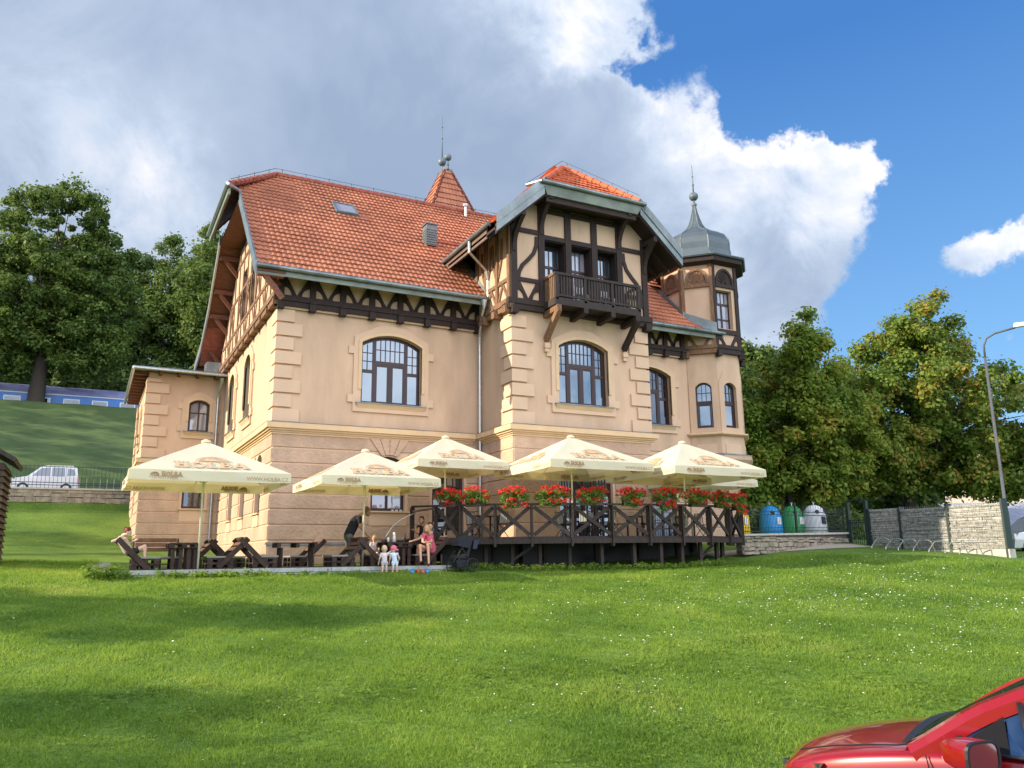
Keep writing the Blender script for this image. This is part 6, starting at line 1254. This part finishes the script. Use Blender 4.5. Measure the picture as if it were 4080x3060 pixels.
    if shoes:
        c = MB()
        for s in 'LR': caps(c, V3('an'+s)-Vector((0, 0, .035*r)), V3('toe'+s), .048*r, .038*r)
        fuse(c, 'shoes', shoes, e, .011)
    if extra: extra(e, hd, f, sd, hr)
    return e
BLK = cloth('black_shirt', (.010, .011, .014)); GRY = cloth('grey_trousers', (.10, .095, .08)); BEI = cloth('beige_top', (.62, .47, .38)); PNK = cloth('pink_shirt', (.55, .10, .15)); WHT = cloth('white_shirt', (.78, .78, .80)); LPK = cloth('pale_pink_shirt', (.72, .60, .62)); LBL = cloth('white_blue_bodysuit', (.62, .74, .90)); DRK = cloth('dark_shorts', (.03, .026, .03)); FLO = cloth('grey_patterned_shorts', (.45, .44, .48)); SND = cloth('dark_sandals', (.09, .02, .02))
Hred = mat('red_hair', (.14, .015, .012), .6, .3, 30); Hbl = mat('blonde_hair', (.45, .30, .13), .6, .3, 30); Hdk = mat('dark_hair', (.015, .010, .008), .55, .3, 30); Hpl = mat('pale_baby_hair', (.66, .50, .30), .7, .2, 30); Hsh = mat('shaved_hair', (.16, .075, .04), .8, .2, 40)
# red haired woman bent over, left end
person('woman with red hair bun in beige top bent over on the leftmost bench', (1.1, 24.9, PZ), dict(pelvis=(1.02, 24.95, 1.90), chest=(.86, 24.92, 2.18), neck=(.86, 24.88, 2.33), head=(.98, 24.8, 2.42), shL=(.80, 25.08, 2.25), shR=(.80, 24.76, 2.25), elL=(.92, 25.1, 2.05), wrL=(1.15, 24.95, 2.18), elR=(.60, 24.60, 2.16), wrR=(.84, 24.60, 2.22), hipL=(1.06, 25.04, 1.86), hipR=(1.06, 24.86, 1.86), knL=(1.45, 25.05, 1.95), anL=(1.42, 25.08, 1.50), toeL=(1.56, 25.08, 1.44), knR=(1.42, 24.82, 2.03), anR=(1.45, 24.84, 1.56), toeR=(1.60, 24.84, 1.46)), .92, SKP, BEI, DRK, Hred, (.75, -.25, -.55), 'none', hairk='bun')
# man in black leaning over the bench
person('man in black T-shirt and grey trousers leaning forward beside the second parasol pole', (7.5, 25.75, PZ), dict(pelvis=(7.42, 25.75, 2.36), chest=(7.62, 25.72, 2.80), neck=(7.80, 25.68, 3.02), head=(7.98, 25.64, 3.12), shL=(7.70, 25.92, 2.92), shR=(7.70, 25.52, 2.90), elL=(7.90, 25.95, 2.62), wrL=(8.05, 25.92, 2.36), elR=(7.70, 25.46, 2.62), wrR=(7.95, 25.5, 2.38), hipL=(7.42, 25.85, 2.30), hipR=(7.42, 25.65, 2.30), knL=(7.47, 25.88, 1.86), anL=(7.38, 25.9, 1.47), toeL=(7.58, 25.88, 1.43), knR=(7.50, 25.64, 1.86), anR=(7.42, 25.62, 1.47), toeR=(7.62, 25.62, 1.43)), 1.14, SKT, BLK, GRY, Hsh, (.85, -.1, -.45), 'short', 'long', 'short', shoes=DRK)
# small child behind
person('small child with blond hair seated behind the pallet table near the leaning man', (8.45, 26.3, PZ), dict(pelvis=(8.45, 26.35, 1.80), chest=(8.45, 26.33, 2.05), neck=(8.45, 26.32, 2.17), head=(8.46, 26.28, 2.27), shL=(8.35, 26.33, 2.11), shR=(8.55, 26.33, 2.11), elL=(8.30, 26.25, 1.95), wrL=(8.34, 26.12, 1.92), elR=(8.60, 26.25, 1.95), wrR=(8.56, 26.12, 1.92), hipL=(8.4, 26.35, 1.78), hipR=(8.5, 26.35, 1.78), knL=(8.38, 26.12, 1.8), anL=(8.38, 26.08, 1.55), toeL=(8.38, 26.0, 1.5), knR=(8.52, 26.12, 1.8), anR=(8.52, 26.08, 1.55), toeR=(8.52, 26.0, 1.5)), .6, SKP, LPK, DRK, Hbl, (.2, .9, -.2), child=.85)
def shades(e, hd, f, sd, hr):
    up = Vector((0, 0, 1)); b = MB()
    for s in (-1, 1): b.ball(hd+f*hr*.35+sd*s*hr*.42+up*hr*1.0, hr*.3, 8, 6, (1, 1, .6))
    b.build('sunglasses', M['black'], e)
person('dark haired woman in black with sunglasses on her head, behind the blonde woman', (9.85, 25.6, PZ), dict(pelvis=(9.95, 25.62, 2.1), chest=(9.86, 25.58, 2.52), neck=(9.84, 25.54, 2.72), head=(9.80, 25.48, 2.86), shL=(9.70, 25.50, 2.62), shR=(10.02, 25.62, 2.62), elL=(9.62, 25.32, 2.42), wrL=(9.44, 25.2, 2.50), elR=(10.05, 25.45, 2.38), wrR=(9.85, 25.25, 2.3), hipL=(9.88, 25.58, 2.0), hipR=(10.05, 25.64, 2.0), knL=(9.62, 25.3, 2.0), anL=(9.6, 25.3, 1.5), toeL=(9.5, 25.2, 1.44), knR=(9.85, 25.3, 2.0), anR=(9.85, 25.3, 1.5), toeR=(9.78, 25.2, 1.44)), .95, SKT, BLK, DRK, Hdk, (-.8, -.5, -.15), 'none', hairk='pony', extra=shades)
person('dark haired man in white T-shirt sitting behind the blonde woman, arm stretched out', (9.95, 25.15, PZ), dict(pelvis=(10.0, 25.15, 1.90), chest=(9.96, 25.15, 2.30), neck=(9.95, 25.13, 2.50), head=(9.95, 25.08, 2.64), shL=(9.78, 25.06, 2.40), shR=(10.14, 25.22, 2.42), elL=(9.52, 25.02, 2.22), wrL=(9.30, 24.98, 2.16), elR=(10.32, 25.15, 2.26), wrR=(10.46, 25.1, 2.30), hipL=(9.92, 25.1, 1.85), hipR=(10.08, 25.2, 1.85), knL=(9.55, 24.98, 1.88), anL=(9.5, 24.95, 1.5), toeL=(9.38, 24.9, 1.44), knR=(9.62, 25.3, 1.88), anR=(9.6, 25.3, 1.5), toeR=(9.5, 25.25, 1.44)), .98, SK, WHT, DRK, Hdk, (-.35, -.9, -.1), 'short', hairk='short')
person('blonde woman in pink T-shirt sitting on the right edge of the platform with bare legs', (9.75, 24.45, PZ), dict(pelvis=(9.80, 24.50, 1.90), chest=(9.66, 24.46, 2.24), neck=(9.60, 24.42, 2.42), head=(9.54, 24.36, 2.54), shL=(9.44, 24.36, 2.34), shR=(9.76, 24.50, 2.34), elL=(9.36, 24.22, 2.12), wrL=(9.50, 24.12, 2.07), elR=(9.68, 24.30, 2.12), wrR=(9.42, 24.10, 2.10), hipL=(9.74, 24.42, 1.84), hipR=(9.86, 24.56, 1.84), knL=(9.24, 24.14, 2.00), anL=(9.24, 24.04, 1.54), toeL=(9.14, 23.93, 1.48), knR=(9.50, 24.12, 2.00), anR=(9.48, 23.98, 1.46), toeR=(9.42, 23.86, 1.40)), .94, SK, PNK, PNK, Hbl, (-.75, -.65, -.25), 'short', 'short', 'long', shoes=SND)
zt = terz(7.98, 23.85)
def J_t(x, y, z, arm=0, lean=0): return dict(pelvis=(x, y, z+.34), chest=(x-.01+lean, y, z+.53), neck=(x+lean, y, z+.61), head=(x-.01+lean*1.3, y, z+.715), shL=(x-.10+lean, y, z+.57), shR=(x+.10+lean, y, z+.57), elL=(x-.15, y+.02, z+.43), wrL=(x-.15, y+.08, z+.32), elR=(x+.18, y+.05, z+.58+arm*.05) if arm else (x+.15, y+.02, z+.43), wrR=(x+.24, y+.06, z+.68) if arm else (x+.13, y+.1, z+.34), hipL=(x-.05, y, z+.31), hipR=(x+.05, y, z+.31), knL=(x-.055, y-.01, z+.18), anL=(x-.06, y, z+.05), toeL=(x-.06, y+.06, z+.025), knR=(x+.06, y-.01, z+.18), anR=(x+.07, y, z+.05), toeR=(x+.07, y+.06, z+.025))
person('toddler with bald pale head in light pink shirt standing at the platform edge', (8.0, 23.85, zt), J_t(8.0, 23.85, zt, 1), .58, SKP, LPK, FLO, Hpl, (.3, .9, 0), 'short', child=.88)
def cap_(e, hd, f, sd, hr):
    c = MB(); c.ball(hd+Vector((0, 0, hr*.25)), hr*1.1, 12, 9, (1, 1, .95)); c.ball(hd-f*hr*.3-Vector((0, 0, hr*.25))+Vector((.05, 0, 0)), hr*.75, 10, 7, (1.3, 1.2, .5)); c.build('sun_hat', mat('pink_sun_hat', (.72, .16, .24), .9), e, True)
z2 = terz(8.32, 23.85)
person('toddler in pink sun hat and white bodysuit standing at the platform edge', (8.33, 23.85, z2), J_t(8.33, 23.85, z2, 0, -.03), .56, SKP, LBL, LBL, None, (-.4, .8, .1), 'none', child=.88, extra=cap_)

# ================================================================= grass, flowers, red car
def inwedge(x, y): return (x > -4.5-.02*y)
rg = np.random.default_rng(77); NB = 560000
d_ = 6.0+28*rg.random(NB)**1.5; az = R(-9)+R(76)*rg.random(NB); gx, gy = d_*np.sin(az), d_*np.cos(az)
ok = (gy > 6.5) & ~((gx > .4) & (gx < 10.6) & (gy > 24.1)) & ~((gx > 10.2) & (gy > 22.2+.9*np.abs(gx-17)/6)) & (gy < 33) & ~((gx > 5) & (gy > 24.0)) & (gx < 30.6); gx, gy, d_ = gx[ok], gy[ok], d_[ok]; n = len(gx); gz = ter(gx, gy)
cl = np.clip(.5*np.sin(1.7*gx+1.3*gy)*np.sin(2.3*gy-.9*gx)+.45*np.sin(5.1*gx+2)*np.sin(4.7*gy+gx)+.35*np.sin(11.3*gx+gy)*np.sin(9.1*gy-2*gx), -1, 1)
h = (.028+.035*rg.random(n))*(.95+.85*np.clip(cl, -.6, 1))*(1+.02*(d_-8)); w = (.0035+.003*rg.random(n))*(.6+d_*.085); a = rg.random(n)*2*math.pi; ln = rg.normal(size=(n, 2))*.6*h[:, None]
v = np.empty((n, 3, 3)); v[:, 0] = np.stack([gx-np.cos(a)*w, gy-np.sin(a)*w, gz-.004], 1); v[:, 1] = np.stack([gx+np.cos(a)*w, gy+np.sin(a)*w, gz-.004], 1); v[:, 2] = np.stack([gx+ln[:, 0], gy+ln[:, 1], gz+h], 1)
me = bpy.data.meshes.new('grass'); me.vertices.add(n*3); me.vertices.foreach_set('co', v.astype(np.float32).ravel()); me.loops.add(n*3); me.loops.foreach_set('vertex_index', np.arange(n*3, dtype=np.int32)); me.polygons.add(n); me.polygons.foreach_set('loop_start', np.arange(0, n*3, 3, dtype=np.int32)); me.polygons.foreach_set('loop_total', np.full(n, 3, np.int32))
M['blade'] = leafmat('grass_blades', (.080, .17, .02), (.24, .36, .046), (.36, .36, .09), sc=.45, fine=26, tr=.45, c3w=.60); me.materials.append(M['blade']); me.update(calc_edges=True); go = bpy.data.objects.new('grass', me); COL.objects.link(go)
tag(go, 'short green lawn grass in front of the terrace', 'grass', kind='stuff')
def patches(name, cs, per, size, m, label, cat, hz=.05, spread=.35, seed=1, kf=1):
    rg = np.random.default_rng(seed); P = []
    for (x, y, r_, k) in cs:
        k = int(k*kf); q = rg.normal(size=(k, 2))*r_*np.array([1.5, .55]); P.append(np.stack([x+q[:, 0], y+q[:, 1]], 1))
    P = np.concatenate(P); z = ter(P[:, 0], P[:, 1])+hz*(.6+.6*rg.random(len(P))); c = np.stack([P[:, 0], P[:, 1], z], 1)
    s = size*(.6+.8*rg.random(len(c)))*(.5+np.hypot(P[:, 0], P[:, 1])*.05); a = rg.random(len(c))*6.28; u = np.stack([np.cos(a), np.sin(a), rg.normal(size=len(c))*.25], 1); w = np.stack([-np.sin(a), np.cos(a), rg.normal(size=len(c))*.25], 1)
    v = np.stack([c-u*s[:, None], c+w*s[:, None], c+u*s[:, None], c-w*s[:, None]], 1).reshape(-1, 3); tag(quadmesh(name, v, m), label, cat, kind='stuff')
rg = np.random.default_rng(9)
cs = [(16.5, 14.5, 1.1, 90), (18, 15.5, .9, 60), (14, 16.5, 1.2, 50), (19.5, 17, 1.6, 60), (23, 17, 1.5, 60), (12.5, 13.0, 1.0, 30), (15.5, 11, 1.0, 40), (17.5, 12, .9, 40), (9, 13.2, .5, 26), (9.3, 16, .8, 20), (13.5, 10.3, .5, 24), (6.5, 10.2, .7, 14), (25, 19.5, 1.6, 50), (20.5, 13.5, .9, 40), (13, 19.5, 1.6, 26), (5.6, 14.5, .9, 14), (8.2, 11, .7, 12)]+[(rg.uniform(2, 26), rg.uniform(8.5, 21), 1.6, 9) for _ in range(34)]
patches('daisies', cs, 0, .0105, mat('daisy_petals', (.80, .80, .72), .8), 'small white clover and daisy flowers scattered over the lawn', 'flowers', seed=4, kf=2.6)
cv = [(rg.uniform(0, 13), rg.uniform(6.8, 12.5), rg.uniform(.25, .6), int(rg.integers(60, 160))) for _ in range(90)]
patches('clover', cv, 0, .020, M['leaf_bright'], 'patches of broad clover and plantain leaves in the near lawn', 'clover', hz=.03, seed=12)
k = 200; wg = np.random.default_rng(31); wx = wg.uniform(10.8, 20, k); wy = np.interp(wx, [10.8, 13, 16, 20], [24.3, 23.3, 22.4, 22.4])-.1*wg.random(k); c = np.stack([wx, wy, ter(wx, wy)+.08+.1*wg.random(k)], 1)
tag(quadmesh('tall_grass', leafcloud(c, np.full(k, .12), 5000, .06, 4, up=0), M['blade']), 'uncut grass fringe under the terrace edge', 'grass', kind='stuff')
# ---- red car in the corner
M['red'] = mat('red_car_paint', (.27, .003, .006), .3, coat=1, metal=.12); M['chrome'] = mat('mirror_glass', (.35, .38, .42), .03, metal=1)
ph = R(-22.19); Hh = Vector((math.sin(ph), math.cos(ph), 0)); Rr = Vector((math.cos(ph), -math.sin(ph), 0)); O_ = Vector((4.97, 5.32, -.72))
CW = lambda s, t, h: tuple(O_-Hh*s+Rr*t+Vector((0, 0, h)))
car = empty('red_car', CW(2.1, .9, 0), 'glossy red car cut off by the lower right corner', 'car')
st = [0, .04, .14, .32, .6, .9, 1.15, 1.32, 1.7, 2.4, 3.2, 3.8, 4.1, 4.2]
sh_ = [.50, .62, .70, .775, .85, .905, .94, .96, .985, 1.0, 1.02, 1.0, .92, .8]
hc_ = [.60, .70, .775, .845, .915, .965, .995, 1.01, 1.02, 1.03, 1.05, 1.03, .96, .82]
inn = [.42, .30, .17, .10, .05, .025, .012, .01, 0, 0, 0, .03, .10, .2]
b = MB(); rows = []
for s, a_, c_, i_ in zip(st, sh_, hc_, inn):
    half = [(i_+.03, .20), (i_, .34), (i_-.0, .55 if a_ > .6 else a_*.85), (i_+.015, a_-.07), (i_+.05, a_), (i_+.13, min(c_-.02, a_+.025)), (i_+.30, c_-.015), (max(.62, i_+.2), c_+.012), (.9, c_+.02)]
    prof = half+[(1.8-t, h) for t, h in half[::-1][1:]]; rows.append(prof)
for s, pr_ in zip(st, rows): b.v.extend([CW(s, t, h) for t, h in pr_])
m_ = len(rows[0])
for i in range(len(st)-1):
    for j in range(m_-1): b.f.append((i*m_+j, i*m_+j+1, (i+1)*m_+j+1, (i+1)*m_+j))
b.f.append(tuple(range(m_))); b.f.append(tuple((len(st)-1)*m_+j for j in range(m_)))
bo_ = b.build('body', M['red'], car, True); ss = bo_.modifiers.new('s', 'SUBSURF'); ss.levels = 1; ss.render_levels = 3
# greenhouse
def gh(s): return float(np.interp(s, [1.25, 1.6, 2.05, 2.6, 3.3, 3.9, 4.1], [1.0, 1.24, 1.45, 1.50, 1.47, 1.18, 1.02])), float(np.interp(s, [1.2, 1.6, 2.05, 3.3, 4.1], [.07, .17, .27, .28, .15]))
ss_ = np.linspace(1.98, 3.5, 10); b = MB()
for s in ss_:
    h, t = gh(s); b.v.extend([CW(s, t, h-.06), CW(s, t+.02, h-.01), CW(s, t+.12, h+.02), CW(s, .9, h+.05), CW(s, 1.68-t, h+.02), CW(s, 1.78-t, h-.01), CW(s, 1.8-t, h-.06)])
for i in range(len(ss_)-1):
    for j in range(6): b.f.append((i*7+j, i*7+j+1, (i+1)*7+j+1, (i+1)*7+j))
rf = b.build('roof', M['red'], car, True); q = rf.modifiers.new('s', 'SUBSURF'); q.levels = 1; q.render_levels = 2
for sd_ in (0, 1):
    X = (lambda t: t) if sd_ == 0 else (lambda t: 1.8-t)
    b = MB(); pa = []
    for s in np.linspace(1.16, 2.25, 10):
        h, t = gh(max(s, 1.25)); h -= (max(0, 1.25-s))*.6; t -= max(0, 1.25-s)*.3; pa.append((s, t, h))
    for s, t, h in pa: b.v.extend([CW(s+.04, X(t-.015), h-.075), CW(s-.0, X(t-.02), h-.01), CW(s-.03, X(t+.015), h+.035), CW(s-.06, X(t+.09), h+.035), CW(s-.04, X(t+.10), h-.02)])
    for i in range(len(pa)-1):
        for j in range(5): b.f.append((i*5+j, i*5+(j+1) % 5, (i+1)*5+(j+1) % 5, (i+1)*5+j))
    b.build('a_pillar', M['red'], car)
    b = MB(); top = [gh(s) for s in np.linspace(1.5, 3.75, 12)]; ssx = np.linspace(1.5, 3.75, 12)
    pt = [CW(1.38, X(.035), .985)]+[CW(s, X(t+.0), h-.075) for s, (h, t) in zip(ssx, top)]+[CW(3.9, X(.07), 1.02)]
    bt_ = [CW(1.38, X(.03), .985)]+[CW(s, X(.03), 1.0) for s in ssx]+[CW(3.9, X(.06), 1.01)]
    for i in range(len(pt)-1): b.add([pt[i], pt[i+1], bt_[i+1], bt_[i]], [(0, 1, 2, 3)])
    b.build('side_window', M['glass_d'] if sd_ else glass('car_glass', (.008, .014, .022), .2, (.35, .62, 1)), car)
    b = MB()
    for i in range(len(pt)-1): b.tube([pt[i], pt[i+1]], .016, 6)
    for i in range(len(pt)-1): b.tube([bt_[i], bt_[i+1]], .014, 6)
    b.tube([CW(1.93, X(.03), .99), CW(1.86, X(.2), 1.33)], .02, 6).tube([CW(2.75, X(.03), .99), CW(2.78, X(.26), 1.42)], .03, 6); b.build('window_trim', M['black'], car, True)
    tri = MB().add([CW(1.42, X(.022), .99), CW(1.80, X(.020), .995), CW(1.76, X(.165), 1.235)], [(0, 1, 2)]); tri.build('corner_panel', mat('matt_black', (.012, .012, .014), .9, spec=.1), car)
b = MB(); L1 = [CW(1.12+.15*0, t, .985+.035*math.sin(math.pi*t/1.8)) for t in np.linspace(.12, 1.68, 9)]; L2 = [CW(2.0+.06*0-.06*math.sin(math.pi*(t-.28)/1.24), t, 1.44+.05*math.sin(math.pi*(t-.28)/1.24)) for t in np.linspace(.30, 1.5, 9)]
L0 = [CW(1.08-.03*math.sin(math.pi*(t-.1)/1.6), t, .975+.05*math.sin(math.pi*t/1.8)) for t in np.linspace(.12, 1.68, 9)]
for i in range(8): b.add([L1[i], L1[i+1], L2[i+1], L2[i]], [(0, 1, 2, 3)])
b.build('windscreen', M['glass_d'], car, True); b = MB()
for i in range(8): b.add([L0[i], L0[i+1], L1[i+1], L1[i]], [(0, 1, 2, 3)])
b.build('cowl_panel', M['black'], car)
b = MB().tube([CW(.30, .14, .832), CW(.55, .12, .895), CW(.85, .105, .945), CW(1.05, .10, .968), CW(1.18, .13, .992)], .006, 5).tube([CW(1.26, .03, .94), CW(1.28, .0, .88), CW(1.30, -.005, .7), CW(1.32, -.004, .4)], .006, 5); b.build('panel_gaps', M['black'], car)
for sd_ in (0, 1):
    X = (lambda t: t) if sd_ == 0 else (lambda t: 1.8-t)
    hl = MB(); hl.hexa([CW(.06, X(.36), .57), CW(.40, X(.065), .62), CW(.42, X(.12), .62), CW(.10, X(.40), .57), CW(.05, X(.34), .69), CW(.50, X(.05), .765), CW(.50, X(.12), .765), CW(.10, X(.40), .70)]); hl.build('headlight', mat('smoked_lens', (.06, .06, .06), .08, coat=1, var=.6, vs=20), car)
    def ring(sv, k, n=20):
        o = []
        for a in range(n):
            t = 2*math.pi*a/n; ct, st_ = math.cos(t), math.sin(t); dt = .145*k*math.copysign(abs(ct)**.55, ct); dv = sv-1.6; o.append(CW(1.6+dv*.85+dt*.53, X(-.15-dv*.53+dt*.85), 1.02+.105*k*math.copysign(abs(st_)**.55, st_)))
        return o
    q = MB(); rr = [(1.40, .25), (1.42, .62), (1.47, .82), (1.55, .95), (1.66, 1.0), (1.69, .97)]
    for sv, k in rr: q.v.extend(ring(sv, k))
    for a in range(len(rr)-1):
        for c in range(20): q.f.append((a*20+c, a*20+(c+1) % 20, (a+1)*20+(c+1) % 20, (a+1)*20+c))
    q.f.append(tuple(range(20))); mo = q.build('mirror', M['red'], car, True)
    q = MB(); q.v.extend(ring(1.685, 1.02)+ring(1.705, .98)+ring(1.705, .86)+ring(1.692, .84)); q.f = [(a*20+c, a*20+(c+1) % 20, (a+1)*20+(c+1) % 20, (a+1)*20+c) for a in range(3) for c in range(20)]; q.build('mirror_rim', M['black'], mo)
    q = MB(); q.v.extend(ring(1.698, .86)); q.f = [tuple(range(20))]; q.build('mirror_glass', M['chrome'], mo)
    MB().tube([CW(1.58, X(-.10), .93), CW(1.52, X(.04), .95)], .045, 8).build('mirror_base', M['black'], mo)
    for sx in (.78, 3.3):
        w_ = MB().tube([CW(sx, X(.04), .32), CW(sx, X(.24), .32)], .32, 24).build('wheel', M['black'], car); MB().tube([CW(sx, X(.03), .32), CW(sx, X(.1), .32)], .21, 16).build('rim', M['steel'], w_)
